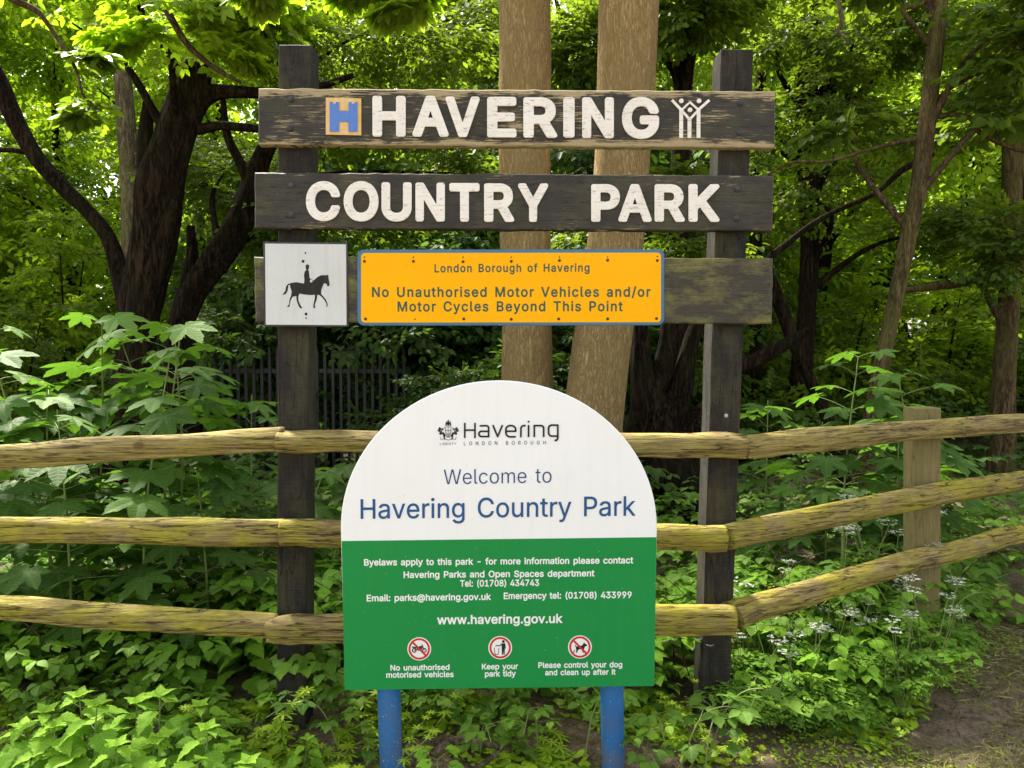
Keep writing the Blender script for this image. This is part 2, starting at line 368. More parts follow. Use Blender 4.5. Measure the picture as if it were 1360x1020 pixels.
def paint_mat(name, col, rough=0.35, dirt=0.12, dirtcol=(0.2, 0.2, 0.12), spec=0.2, speck=0.0, scale=3.0, chip=None):
    m = NT(name)
    pos = m.t.nodes.new('ShaderNodeNewGeometry').outputs['Position']
    d = m.ramp(m.noise(pos, scale, 6, 0.65), [(0.38, 0.0), (0.75, 1.0)])
    c = m.mix(m.math('MULTIPLY', d, dirt), col, dirtcol)
    if speck:
        sp = m.ramp(m.noise(pos, 120, 2, 0.4), [(0.76 - speck * .1, 0.0), (0.79 - speck * .1, 1.0)])
        c = m.mix(sp, c, chip or (0.25, 0.22, 0.15))
    sk = m.ramp(m.noise(m.n('Mapping', {'Vector': pos, 'Scale': (26, 1, 1.6)}), 2.0, 4, 0.6), [(0.50, 0.0), (0.72, 1.0)])
    c = m.mix(m.math('MULTIPLY', sk, dirt * 0.9), c, dirtcol)
    scr = m.ramp(m.noise(m.n('Mapping', {'Vector': pos, 'Scale': (30, 1, 5), 'Rotation': (0, 0.7, 0)}), 3.0, 2, 0.5), [(0.74, 0.0), (0.76, 1.0)])
    c = m.mix(m.math('MULTIPLY', scr, 0.5 if dirt > .08 else 0.0), c, dirtcol)
    n = m.bump(m.noise(pos, 60, 3, .5), 0.05, 0.001)
    m.pbr(c, m.math('ADD', rough, m.math('MULTIPLY', d, 0.2)), n, spec)
    return m.m
M['white_panel'] = paint_mat('white_panel', (0.82, 0.84, 0.84), 0.4, 0.085, (0.5, 0.5, 0.4), 0.3)
M['green_panel'] = paint_mat('green_panel', (0.010, 0.235, 0.052), 0.45, 0.15, (0.05, 0.26, 0.07), 0.15, 0.2, 2.0, (0.2, 0.4, 0.2))
M['navy'] = paint_mat('navy', (0.012, 0.055, 0.19), 0.4, 0.05)
M['blue_print'] = paint_mat('blue_print', (0.016, 0.085, 0.24), 0.4, 0.05)
M['black_print'] = paint_mat('black_print', (0.012, 0.012, 0.012), 0.4, 0.05)
M['grey_print'] = paint_mat('grey_print', (0.07, 0.07, 0.07), 0.5, 0.05)
M['white_print'] = paint_mat('white_print', (0.78, 0.80, 0.78), 0.4, 0.05)
M['red_print'] = paint_mat('red_print', (0.55, 0.03, 0.025), 0.4, 0.05)
M['yellow_panel'] = paint_mat('yellow_panel', (0.92, 0.43, 0.0), 0.5, 0.10, (0.62, 0.30, 0.01), 0.12, 0.12, 4.0, (0.45, 0.28, 0.03))
M['blue_border'] = paint_mat('blue_border', (0.035, 0.13, 0.26), 0.4, 0.35, (0.10, 0.20, 0.30), 0.5, 0.3, 9.0, (0.3, 0.4, 0.45))
M['teal_print'] = paint_mat('teal_print', (0.035, 0.10, 0.075), 0.5, 0.3, (0.12, 0.13, 0.05))
M['horse_panel'] = paint_mat('horse_panel', (0.58, 0.60, 0.60), 0.5, 0.25, (0.4, 0.4, 0.33), 0.4, 0.10, 5.0)
M['dark_edge'] = paint_mat('dark_edge', (0.035, 0.035, 0.04), 0.5, 0.4, (0.12, 0.12, 0.12))
M['rust'] = paint_mat('rust', (0.05, 0.025, 0.015), 0.7, 0.5, (0.10, 0.05, 0.02), 0.4)
M['galv'] = paint_mat('galv', (0.45, 0.44, 0.42), 0.4, 0.3, (0.2, 0.2, 0.2), 0.5)
def blue_post():
    m = NT('blue_post'); pos = m.t.nodes.new('ShaderNodeNewGeometry').outputs['Position']
    d = m.ramp(m.noise(pos, 6, 6, 0.7), [(0.45, 0.0), (0.7, 1.0)])
    sx = m.t.nodes.new('ShaderNodeSeparateXYZ'); m.t.links.new(pos, sx.inputs[0])
    low = m.n('MapRange', {0: sx.outputs[2], 1: 0.30, 2: 0.0, 3: 0.0, 4: 1.0})
    mud = m.math('MULTIPLY', m.ramp(m.noise(pos, 9, 6, 0.75), [(0.42, 0.0), (0.62, 1.0)]), low)
    c = m.mix(m.math('MULTIPLY', d, 0.3), (0.018, 0.13, 0.36), (0.03, 0.10, 0.24))
    c = m.mix(m.math('MULTIPLY', mud, 0.85), c, (0.13, 0.10, 0.07))
    sp = m.ramp(m.noise(pos, 95, 3, 0.6), [(0.65, 0.0), (0.69, 1.0)])
    c = m.mix(m.math('MULTIPLY', sp, 0.8), c, (0.45, 0.5, 0.5))
    c = m.mix(m.ramp(m.noise(pos, 24, 5, 0.8), [(0.66, 0.0), (0.69, 1.0)]), c, (0.14, 0.07, 0.035))
    m.pbr(c, 0.45, m.bump(m.noise(pos, 70), .15, .002)); return m.m
M['blue_post'] = blue_post()
def letter_mat():
    m = NT('letter_white'); pos = m.t.nodes.new('ShaderNodeNewGeometry').outputs['Position']
    sp = m.ramp(m.noise(m.n('Mapping', {'Vector': pos, 'Scale': (.45, 1, 1.8)}), 70, 6, 0.75), [(0.575, 0.0), (0.64, 1.0)])
    b = m.ramp(m.noise(pos, 14, 5, 0.7), [(0.4, 0.0), (0.7, 1.0)])
    c = m.mix(m.math('MULTIPLY', b, 0.3), (0.80, 0.77, 0.71), (0.56, 0.50, 0.42))
    c = m.mix(m.math('MULTIPLY', sp, 0.75), c, (0.20, 0.165, 0.12))
    crk = m.ramp(m.noise(m.n('Mapping', {'Vector': pos, 'Scale': (1.2, 1, 45), 'Location': (1, 0, 0)}), 2.0, 3, 0.5), [(0.496, 1.0), (0.5, 0.0), (0.504, 1.0)])
    c = m.mix(crk, (0.2, 0.15, 0.1), c)
    m.pbr(c, 0.7, m.bump(m.math('ADD', m.noise(pos, 90, 4, .6), crk), 0.4, 0.002), 0.3); return m.m
M['letter'] = letter_mat()

# ------------------------------------------------------------------ lettering
# letter outlines in five weights (L light, R regular, T and B semibold, D broad): advance width, then closed outlines x y, thousandths of the letter size
GLYPHS = {
'LB': (0.456, '71 5 65 11 65 497 71 504 251 504 296 498 332 484 361 461 379 434 391 398 392 353 384 326 368 303 341 283 314 272 310 263 368 235 386 218 402 191 410 164 413 128 409 101 398 74 386 56 359 32 305 10 260 5;121 56 125 52 260 52 296 58 323 69 347 92 358 119 358 155 349 182 323 213 287 231 251 236 125 236 120 227;123 281 251 281 278 287 303 299 329 326 339 353 340 389 330 416 305 441 269 455 125 457 120 452 120 290'),
'LE': (0.419, '71 5 65 11 65 497 71 504 80 504 359 504 367 497 367 488 366 461 359 457 125 457 120 452 120 290 125 281 350 281 350 263 350 236 341 234 125 233 120 227 120 65 125 52 368 50 368 7'),
'LI': (0.21, '87 5 81 11 81 497 87 504 123 504 129 497 129 11 123 5'),
'LL': (0.393, '71 5 65 11 65 497 71 504 107 504 116 503 120 497 121 56 125 52 350 52 356 47 356 11 350 5'),
'LR': (0.449, '71 5 65 11 65 497 71 504 251 504 296 497 332 484 363 461 388 425 402 380 403 335 393 290 377 260 350 233 323 218 312 218 308 209 416 11 404 5 359 5 353 11 251 203 143 203 134 204 125 212 120 200 120 11 116 6;120 263 134 250 242 250 287 257 314 271 339 299 349 335 348 380 332 418 305 442 269 454 125 457 120 452'),
'LT': (0.449, '43 457 37 470 37 497 43 504 403 504 412 497 412 461 403 457 259 457 253 452 250 7 205 5 198 11 198 452 187 457'),
'LW': (0.686, '27 488 27 502 36 504 72 504 80 497 189 64 199 65 308 497 315 504 324 504 369 504 378 497 486 71 495 63 605 497 612 504 657 503 662 497 528 11 522 5 513 5 468 5 457 11 349 425 342 438 228 11 216 5 162 6 157 11'),
'LY': (0.472, '36 486 29 497 36 504 90 501 234 260 243 265 286 344 379 497 387 504 432 504 441 499 263 209 261 7 216 5 208 11 208 209'),
'Lc': (0.396, '45 130 39 201 50 264 79 318 117 354 171 376 207 379 243 376 279 365 306 349 343 309 354 282 306 271 280 309 252 327 207 335 171 330 144 315 120 291 105 264 93 219 92 165 105 111 128 75 162 50 198 41 243 47 279 66 295 84 306 107 315 109 351 99 355 93 335 57 297 21 261 4 216 -3 171 0 135 12 106 30 80 57 58 93'),
'Le': (0.404, '45 132 39 201 53 273 81 322 126 360 180 377 243 375 270 367 297 352 317 336 338 309 355 273 363 237 366 183 360 174 99 174 90 165 99 120 112 93 135 66 171 47 207 41 243 45 279 61 306 93 315 98 351 89 357 84 343 57 306 21 270 5 225 -3 180 -1 136 12 106 30 79 57 58 93;87 219 99 215 306 216 313 219 313 228 302 273 277 309 243 329 198 335 162 327 126 303 105 273'),
'Ll': (0.189, '64 46 58 81 58 495 64 504 109 504 110 81 121 54 136 48 166 45 175 9 145 3 100 9 82 19'),
'Lm': (0.61, '64 5 58 11 59 371 64 374 105 371 109 306 118 310 130 335 154 360 181 374 208 380 244 378 271 367 295 344 316 310 361 358 388 373 415 380 451 380 478 375 505 361 530 335 544 308 551 272 550 7 514 5 501 11 501 254 495 290 485 308 469 322 442 333 415 335 388 331 361 317 336 281 330 245 330 11 325 5 289 5 280 9 276 281 263 308 244 324 226 331 199 335 172 331 145 318 127 300 117 281 109 245 109 11 100 5'),
'Lo': (0.415, '45 130 39 201 50 264 81 321 126 359 180 377 216 379 252 374 279 365 306 349 330 327 349 300 364 264 373 228 376 183 371 138 361 102 342 65 320 39 288 16 252 2 207 -3 171 0 135 12 106 30 80 57 58 93;99 129 109 102 126 78 149 57 171 46 198 41 234 44 261 54 279 67 297 87 310 111 324 174 316 246 306 273 288 300 252 326 216 335 171 330 136 309 109 273 95 228 91 174'),
'Lt': (0.227, '17 332 11 340 11 367 17 374 72 376 71 466 116 466 121 457 121 385 125 373 197 372 197 334 134 332 125 335 121 331 121 97 125 70 139 52 161 45 197 46 206 6 170 1 125 7 98 22 81 43 70 88 71 331'),
'RB': (0.456, '62 -5 55 2 55 506 62 514 251 514 296 508 332 495 359 477 377 457 390 434 401 398 403 362 395 325 377 298 342 272 336 263 359 253 386 233 404 209 416 182 422 155 422 119 416 92 405 65 392 47 368 26 341 11 305 0 260 -5;131 65 134 62 260 62 287 66 314 75 335 92 348 119 350 146 342 173 331 191 314 207 278 223 251 226 134 225 130 218;130 299 134 290 242 290 269 294 287 301 309 317 327 344 331 380 323 408 314 421 298 434 269 444 134 447 130 443'),
'RC': (0.51, '42 182 36 229 35 274 41 319 52 364 68 400 91 436 123 470 150 490 186 507 231 518 276 521 321 515 366 499 397 481 429 452 454 418 469 382 477 346 474 343 411 343 405 346 391 382 379 400 362 418 339 433 312 445 285 450 249 450 222 444 177 421 147 391 127 355 112 301 108 256 110 220 116 184 129 148 145 121 168 94 186 81 213 67 240 60 267 58 294 60 321 68 354 85 374 103 392 130 402 157 411 165 474 164 478 157 471 130 450 85 422 49 384 19 330 -4 276 -12 222 -8 168 10 123 38 88 76 58 130'),
'RD': (0.502, '62 -5 55 2 55 506 62 514 251 513 314 501 359 480 395 452 424 416 449 366 462 317 467 254 463 200 450 146 429 101 404 67 377 42 341 20 305 7 269 -1 233 -5;131 65 134 62 233 63 287 73 314 85 337 101 355 119 372 146 385 182 393 227 393 281 386 326 373 362 356 389 332 413 305 430 278 440 242 446 134 447 130 443'),
'RG': (0.52, '42 182 36 229 35 274 42 328 55 373 72 409 97 445 124 472 159 495 204 513 240 520 285 520 330 512 366 499 402 476 434 445 456 414 473 373 478 355 477 346 411 344 402 351 393 373 375 401 357 420 339 432 312 444 285 450 249 450 222 445 185 427 150 395 127 355 113 310 108 265 110 220 116 184 132 142 151 112 177 87 204 71 240 60 276 58 303 61 348 79 368 94 384 113 398 139 406 166 409 184 406 193 402 194 285 194 278 202 279 256 285 261 474 261 483 256 481 166 467 112 453 85 433 58 411 36 384 17 330 -5 276 -12 213 -6 160 13 120 40 81 85 57 130'),
'RH': (0.517, '62 -5 55 2 55 506 62 514 71 514 125 514 130 506 130 299 134 295 377 294 387 299 387 506 395 514 458 513 462 506 462 2 458 -4 395 -5 387 2 386 227 134 227 130 218 130 2 125 -4'),
'RL': (0.393, '62 -5 55 2 55 506 62 514 125 514 130 506 131 65 134 62 359 62 366 56 366 2 359 -5'),
'RN': (0.523, '62 -5 55 2 55 506 62 514 134 514 143 507 386 121 395 128 394 506 404 514 458 514 467 509 467 0 458 -5 395 -5 386 -4 380 2 197 289 134 396 128 389 127 380 130 2 125 -4;394 110 395 126'),
'RO': (0.533, '42 182 36 229 35 274 41 319 52 364 73 409 98 445 125 472 159 495 204 513 249 520 294 519 339 510 375 495 411 470 443 436 466 400 487 346 496 292 497 229 490 175 474 125 447 77 413 40 375 14 330 -4 267 -12 213 -6 161 13 121 40 87 78 58 130;114 193 129 148 150 113 177 87 204 71 240 60 285 59 321 68 357 87 382 112 404 148 417 184 423 220 424 274 419 319 407 355 387 391 366 414 348 428 321 441 294 449 267 451 231 447 204 438 177 422 159 406 141 382 126 355 117 328 108 265'),
'RP': (0.445, '62 -5 55 2 55 506 62 514 251 514 296 506 332 493 359 475 382 452 398 425 408 398 414 362 413 326 406 290 395 263 377 237 357 218 332 201 305 191 251 181 134 180 130 173 130 2 125 -4;130 254 134 248 143 247 251 248 287 257 310 272 330 299 338 335 336 380 329 398 318 416 296 434 260 445 134 447 130 443'),
'RR': (0.449, '62 -5 55 2 55 506 62 514 251 514 302 506 341 490 368 470 395 434 411 389 414 344 407 299 391 263 368 235 327 209 325 200 431 5 431 -1 422 -5 350 -3 242 193 134 193 130 182 130 2 125 -4;131 263 134 260 260 262 287 268 314 283 332 308 340 344 335 389 321 416 299 434 269 444 242 447 134 447 130 443'),
'RU': (0.517, '62 121 55 174 55 507 62 514 116 514 125 513 129 507 129 174 139 129 161 94 188 73 224 60 260 57 296 61 332 74 359 97 379 129 388 174 388 507 395 514 458 513 462 507 460 147 445 93 430 66 413 46 368 12 323 -6 260 -13 206 -8 161 6 116 35 82 75'),
'Ra': (0.389, '32 66 25 101 28 137 39 164 59 186 86 203 122 215 257 237 268 245 271 254 268 281 257 303 239 317 212 325 176 325 149 316 123 299 104 271 95 270 41 286 37 290 41 303 68 342 86 358 113 373 149 384 185 389 248 382 276 371 303 353 329 317 341 272 342 2 338 -4 275 -3 272 2 270 29 266 33 239 8 203 -8 167 -14 122 -10 95 -1 68 15 47 38;101 83 122 61 149 52 185 51 221 61 248 81 262 101 270 128 271 173 266 179 158 160 122 148 104 132 98 119 97 101'),
'Re': (0.404, '36 127 30 165 29 201 33 237 43 273 54 300 72 327 90 346 117 366 144 379 180 387 216 389 252 383 279 374 306 358 331 336 350 309 365 273 373 237 376 174 371 165 108 164 102 156 110 120 126 90 152 66 180 55 225 52 261 61 280 75 306 110 369 94 364 75 349 48 333 30 306 9 270 -5 225 -13 180 -11 135 1 101 21 73 48 51 84;104 228 297 226 301 228 302 237 288 278 261 309 234 322 198 325 162 316 135 297 112 264 103 237'),
'Rg': (0.425, '36 128 29 193 31 229 39 265 49 292 64 319 99 358 126 375 153 384 180 388 216 388 243 383 263 373 287 355 306 332 311 382 374 382 377 373 376 -32 370 -59 359 -86 342 -107 324 -123 297 -139 270 -148 234 -155 198 -156 162 -152 126 -142 99 -129 78 -113 61 -95 46 -68 99 -37 135 -71 171 -88 225 -91 252 -85 270 -77 288 -62 300 -41 306 -14 306 40 297 46 270 20 243 7 225 2 180 1 144 7 108 24 72 55 52 85;106 148 115 121 126 102 142 85 162 72 189 65 225 66 252 74 269 85 285 103 295 121 303 148 307 184 305 220 300 247 290 274 278 292 252 314 216 324 180 322 162 316 144 305 120 274 107 238 101 193'),
'Ri': (0.167, '43 461 36 479 39 497 50 515 61 523 79 529 97 527 115 518 125 506 131 488 129 470 118 452 106 443 88 438 70 440 52 450;52 -4 48 2 48 380 52 384 115 384 119 380 119 371 119 2 115 -4 106 -5'),
'Rk': (0.381, '55 -5 48 2 48 506 55 514 109 514 119 506 119 236 122 227 127 225 280 382 352 384 361 384 365 380 209 218 213 209 376 2 370 -5 361 -5 298 -5 289 -2 154 170 119 137 118 0 109 -5'),
'Rn': (0.41, '55 -5 48 2 49 380 55 384 109 384 116 380 118 333 123 344 154 369 172 379 199 387 226 389 262 386 289 378 307 367 325 352 343 328 352 308 359 281 362 236 361 0 352 -5 298 -5 291 2 291 236 288 263 277 290 261 308 235 321 208 324 181 320 154 307 136 289 124 263 119 227 118 0 109 -5'),
'Ro': (0.415, '36 125 31 156 29 201 33 237 43 273 61 309 81 336 100 354 126 371 153 381 189 388 225 388 264 381 288 372 316 354 342 328 360 300 375 264 384 219 386 174 380 129 368 93 348 57 325 30 297 9 261 -6 216 -13 171 -10 135 1 101 21 74 48 51 84;107 138 116 111 134 84 153 66 171 57 198 51 225 52 252 61 270 72 288 92 299 111 308 138 314 174 313 210 308 237 297 269 283 291 252 315 216 325 180 322 162 315 144 303 120 273 107 237 101 183'),
'Rr': (0.259, '55 -5 48 2 49 380 55 384 109 384 116 380 118 341 145 368 172 383 199 389 244 389 248 380 248 362 248 326 244 317 208 321 172 315 145 299 126 272 119 236 119 2 109 -5'),
'Rt': (0.227, '8 322 1 331 1 376 8 384 53 384 60 394 62 475 127 475 131 466 131 394 134 384 206 382 209 367 209 331 206 323 134 322 131 313 131 97 134 76 144 61 161 55 197 58 206 55 217 7 215 -3 179 -9 134 -6 98 10 75 34 64 61 60 88 60 313 53 322'),
'Ru': (0.41, '55 82 48 141 48 375 55 384 109 384 118 379 119 141 122 114 134 87 151 69 172 59 199 55 226 58 253 71 277 96 287 123 291 150 291 375 298 384 352 384 361 379 361 -3 298 -5 293 6 293 33 289 43 262 15 226 -3 181 -10 136 -4 109 9 82 32 68 51'),
'Rv': (0.389, '19 360 13 380 19 384 82 384 88 380 190 95 199 91 219 155 301 380 307 384 370 384 375 380 232 2 226 -5 163 -5 157 2'),
'Ry': (0.389, '19 360 13 379 19 384 82 384 89 379 190 95 199 95 300 379 307 384 370 384 376 379 200 -80 183 -107 166 -125 145 -139 118 -148 82 -150 45 -143 43 -134 55 -89 64 -81 91 -85 109 -82 126 -71 143 -44 157 1'),
'T/': (0.249, '-2 -87 -4 -65 159 538 178 553 241 552 250 546 255 529 90 -83 70 -96 16 -96'),
'TB': (0.456, '44 -11 40 2 44 520 62 529 251 529 305 521 343 506 393 461 416 398 411 326 395 296 371 272 372 263 416 218 434 173 436 110 417 56 372 11 305 -15 62 -20;145 83 152 77 251 77 305 88 323 101 333 119 330 164 310 191 278 208 152 211 145 200;147 308 242 305 287 318 314 353 316 380 306 407 287 423 260 431 152 432 145 425'),
'TC': (0.51, '24 198 22 292 43 382 67 427 94 463 159 512 204 528 249 535 294 535 339 525 411 489 447 454 471 418 492 355 492 343 483 331 402 329 391 337 374 382 348 410 303 432 258 436 213 425 175 400 147 364 128 310 123 238 138 166 171 112 222 80 276 73 330 88 366 117 389 166 402 179 474 180 486 175 492 166 489 139 462 76 424 31 375 -3 321 -21 267 -27 204 -19 146 4 105 34 69 77 38 139'),
'TH': (0.517, '44 -11 40 2 44 520 62 529 125 529 144 515 145 317 152 309 359 309 368 310 372 317 373 515 379 524 395 529 458 529 470 524 477 506 477 2 469 -16 395 -20 373 -7 368 212 147 209 144 -7 125 -20 62 -20'),
'TL': (0.393, '44 -11 41 515 53 528 125 529 138 524 145 506 145 83 152 77 368 76 381 56 380 -7 359 -20 62 -20'),
'TM': (0.628, '44 -11 40 506 47 524 62 529 152 529 170 517 314 142 458 517 476 529 566 529 581 524 588 506 588 2 579 -16 503 -20 485 -7 484 263 476 288 359 -10 341 -20 287 -20 267 -7 143 304 141 -7 125 -20 62 -20'),
'TN': (0.523, '44 -11 40 2 44 520 62 529 134 529 152 521 377 167 380 515 395 529 476 524 483 506 483 407 483 2 476 -15 458 -20 375 -16 152 334 144 317 144 -7 125 -20 62 -20'),
'TP': (0.445, '44 -11 40 2 44 520 62 529 251 529 305 520 350 500 395 459 423 398 427 317 404 249 368 207 314 178 260 167 148 164 143 -8 125 -20 62 -20;149 263 251 263 298 281 317 308 323 335 320 380 305 408 287 422 260 430 152 432 145 425'),
'TT': (0.449, '16 440 12 506 25 528 412 529 430 524 436 515 437 452 425 434 286 432 277 425 277 2 268 -17 196 -20 174 -7 173 425 160 432 34 432'),
'TU': (0.517, '44 132 40 507 49 525 125 529 143 516 148 147 161 119 188 91 224 75 260 72 296 76 332 92 358 120 369 147 374 516 395 529 469 525 477 507 476 147 458 84 418 30 377 0 323 -21 260 -28 188 -19 134 3 91 39 60 84'),
'TV': (0.48, '0 495 -3 515 9 528 81 529 99 522 243 128 378 519 396 529 459 529 476 524 482 515 480 497 297 -6 288 -17 207 -20 185 -7'),
'Ta': (0.389, '14 74 10 110 15 146 27 173 52 200 113 229 255 254 248 290 230 305 203 311 176 309 149 300 104 254 32 273 24 281 23 299 59 355 113 389 194 404 266 392 320 357 345 317 356 272 357 2 349 -16 275 -20 265 -16 257 2 194 -26 149 -29 113 -23 77 -9 50 11 29 38;112 101 119 83 140 70 167 65 203 70 228 83 244 101 255 128 255 155 248 159 140 140 114 119'),
'Tc': (0.396, '18 138 16 219 34 291 72 349 126 387 198 404 270 395 329 363 371 309 381 282 377 264 306 242 288 249 270 282 250 300 216 310 180 306 144 281 122 237 116 183 122 138 139 102 171 73 207 66 247 75 270 93 288 129 297 136 369 121 381 111 378 84 353 39 324 10 288 -12 243 -25 198 -28 153 -21 115 -6 81 19 54 50 30 93'),
'Td': (0.424, '18 138 14 201 23 264 41 309 73 354 117 387 171 403 234 401 288 374 291 507 297 523 306 528 369 529 387 522 392 462 392 3 387 -13 369 -20 306 -19 288 4 252 -18 216 -27 171 -27 126 -15 90 7 59 39 33 84;117 174 129 120 155 84 198 67 243 76 270 102 289 156 290 219 273 273 252 295 225 308 189 309 162 298 143 282 127 255 118 219'),
'Te': (0.404, '18 140 16 219 34 291 72 349 126 388 198 404 270 394 306 377 333 355 371 300 385 255 391 210 391 165 378 150 120 147 126 120 143 93 162 78 189 68 225 67 252 74 276 93 293 120 306 125 378 106 384 84 361 39 333 10 297 -12 252 -25 198 -28 153 -21 116 -6 81 18 54 49 31 93;121 246 126 241 261 241 284 246 274 273 252 297 207 310 180 307 153 293 134 273'),
'Tf': (0.254, '-10 315 -11 389 -1 398 53 399 61 407 62 452 70 479 104 524 139 542 179 550 233 545 260 531 262 515 242 455 224 448 179 452 163 434 162 407 170 399 233 398 245 389 248 326 233 308 170 307 162 299 162 2 152 -17 80 -20 62 -7 61 299 53 307 8 307'),
'Tg': (0.425, '18 141 15 211 27 277 58 337 99 376 135 394 180 403 243 398 288 374 306 398 369 399 388 391 391 -32 371 -95 326 -140 261 -166 189 -170 117 -155 65 -122 43 -95 31 -68 36 -56 54 -44 90 -24 108 -22 144 -59 162 -70 198 -77 234 -75 261 -65 279 -50 288 -30 291 4 288 14 243 -9 198 -15 153 -10 117 2 81 26 51 58 31 94;117 175 132 121 162 89 207 79 252 91 278 121 290 166 289 229 272 274 252 296 225 308 189 309 162 299 144 283 126 250 117 211'),
'Th': (0.41, '37 -11 34 515 46 528 118 529 133 515 136 376 199 402 271 399 325 372 361 326 377 254 376 -7 369 -16 352 -20 289 -19 277 -7 273 263 248 299 208 309 163 295 145 276 137 254 133 -7 126 -16 109 -20 55 -20'),
'Ti': (0.167, '25 463 21 488 26 506 43 529 61 540 106 540 130 524 142 506 146 479 142 461 130 443 106 427 61 427 38 443;34 -5 33 380 43 396 52 399 115 399 124 396 134 380 133 -7 115 -20 52 -20'),
'Tl': (0.189, '37 49 33 513 46 528 118 529 129 522 134 504 135 81 145 72 172 74 188 63 201 0 190 -15 172 -20 100 -17 57 9'),
'Tn': (0.41, '37 -11 36 389 55 399 118 398 136 375 181 398 235 404 280 397 316 379 356 335 374 281 377 2 370 -15 298 -20 277 -7 273 263 248 299 208 309 163 295 145 276 137 254 133 -7 126 -16 109 -20 55 -20'),
'To': (0.415, '18 138 16 219 34 291 77 354 132 390 207 404 283 390 342 351 381 291 395 246 401 201 390 111 372 66 351 36 324 9 288 -12 243 -25 198 -28 153 -21 115 -6 81 19 54 50 30 93;116 174 128 120 162 78 207 66 252 78 282 111 297 156 296 219 279 270 261 291 234 306 198 310 166 300 144 281 128 255 118 219'),
'Tr': (0.259, '37 -11 36 389 55 399 109 399 127 392 136 380 190 403 253 401 263 380 262 317 257 308 244 302 199 306 172 299 154 287 138 263 133 -7 126 -16 109 -20 55 -20'),
'Ts': (0.365, '20 75 16 93 26 111 92 127 109 120 128 83 164 66 218 71 239 84 248 102 241 120 229 129 101 165 70 183 47 207 32 237 27 282 35 318 57 354 110 390 182 404 254 393 304 363 339 309 344 291 335 273 263 258 227 303 191 313 146 303 133 291 129 273 137 259 155 249 281 212 330 174 347 138 350 93 341 57 316 21 281 -6 245 -20 191 -28 137 -24 101 -14 65 8 36 39'),
'Tt': (0.227, '-10 316 -13 385 -1 398 44 402 45 475 62 491 134 489 146 475 147 403 217 394 224 376 223 322 218 313 206 307 148 304 146 97 152 74 206 74 221 61 232 7 224 -15 179 -24 125 -19 89 -2 63 25 46 79 45 304 -1 308'),
'Tu': (0.41, '37 93 33 375 39 393 55 399 118 399 133 384 136 123 154 86 172 75 199 70 244 83 262 101 272 123 280 390 298 399 361 399 371 393 377 375 377 6 370 -15 298 -20 289 -18 271 3 244 -13 208 -23 163 -24 127 -16 91 3 69 24 46 60'),
'Tv': (0.389, '1 365 -3 380 10 398 82 399 100 391 190 144 199 144 289 391 307 399 370 399 388 389 389 371 245 -7 235 -18 163 -20 145 -8'),
'Ty': (0.389, '1 365 -1 388 10 398 82 399 100 391 190 144 199 144 289 391 307 399 370 399 388 389 391 379 212 -89 178 -134 127 -161 55 -162 37 -156 27 -143 46 -73 55 -67 109 -65 126 -44 141 1'),
'B(': (0.273, '73 126 67 203 72 284 91 380 120 473 163 556 181 561 244 559 253 553 258 536 221 446 193 356 177 275 173 194 179 131 194 68 255 -85 257 -103 235 -118 172 -117 162 -112 105 5'),
'B)': (0.273, '21 -111 18 -85 58 5 86 95 100 212 94 284 80 356 16 545 30 560 102 560 119 545 146 491 184 374 203 266 203 149 175 23 118 -103 102 -117 39 -118'),
'B-': (0.453, '98 173 92 190 92 244 107 265 341 266 357 253 358 181 341 166 116 166'),
'B.': (0.188, '34 13 28 43 34 69 47 88 70 104 115 106 142 90 157 70 163 43 159 16 142 -8 124 -20 97 -26 70 -22 52 -11'),
'B0': (0.453, '32 171 26 274 37 364 63 436 103 490 160 526 230 538 302 522 356 484 385 445 408 391 422 328 427 256 423 184 410 121 387 67 354 22 311 -10 257 -27 194 -26 149 -13 104 17 71 58 46 112;140 166 167 103 185 84 212 73 239 73 266 83 287 103 302 130 320 211 317 319 296 391 276 418 257 431 221 438 194 430 169 409 153 382 139 337 132 283 132 220'),
'B1': (0.453, '60 -15 54 2 54 56 66 74 177 77 190 83 190 398 186 404 96 339 78 338 65 353 65 434 186 527 285 529 298 506 298 83 303 77 402 74 413 56 412 -7 393 -22 78 -22'),
'B3': (0.453, '28 94 23 139 37 153 118 152 130 139 136 112 150 94 172 80 208 72 244 74 280 89 301 112 307 139 298 183 271 211 226 225 154 226 145 230 135 247 138 310 240 427 64 431 55 436 48 454 48 508 55 525 73 531 370 531 386 526 394 508 393 454 271 310 316 296 353 274 387 238 405 202 414 166 413 121 400 76 378 40 343 7 298 -16 244 -28 181 -26 127 -11 82 14 49 49'),
'B4': (0.453, '24 90 18 101 19 164 231 524 249 531 321 528 332 515 329 497 149 191 159 185 258 187 262 326 268 335 285 340 357 335 365 317 366 189 420 184 435 164 431 92 420 84 366 83 365 2 358 -16 339 -22 285 -22 267 -16 260 2 258 83 42 83'),
'B7': (0.453, '46 437 40 452 41 515 55 530 388 531 406 525 412 515 412 443 186 -7 172 -21 91 -21 82 -16 75 2 286 425 280 430 64 430'),
'B8': (0.453, '36 91 30 139 40 193 63 233 97 265 61 319 49 364 53 418 79 472 135 517 198 536 279 532 342 501 385 454 403 400 396 332 356 265 396 223 420 166 420 103 396 49 360 12 315 -14 261 -27 198 -28 144 -16 99 7 56 49;142 112 162 88 188 76 225 71 261 75 288 87 304 103 314 130 313 157 297 185 270 205 234 213 198 210 163 193 144 169 137 139;161 346 175 328 198 316 234 312 261 318 291 346 297 373 293 400 279 420 252 434 216 437 189 430 171 418 159 400 155 373'),
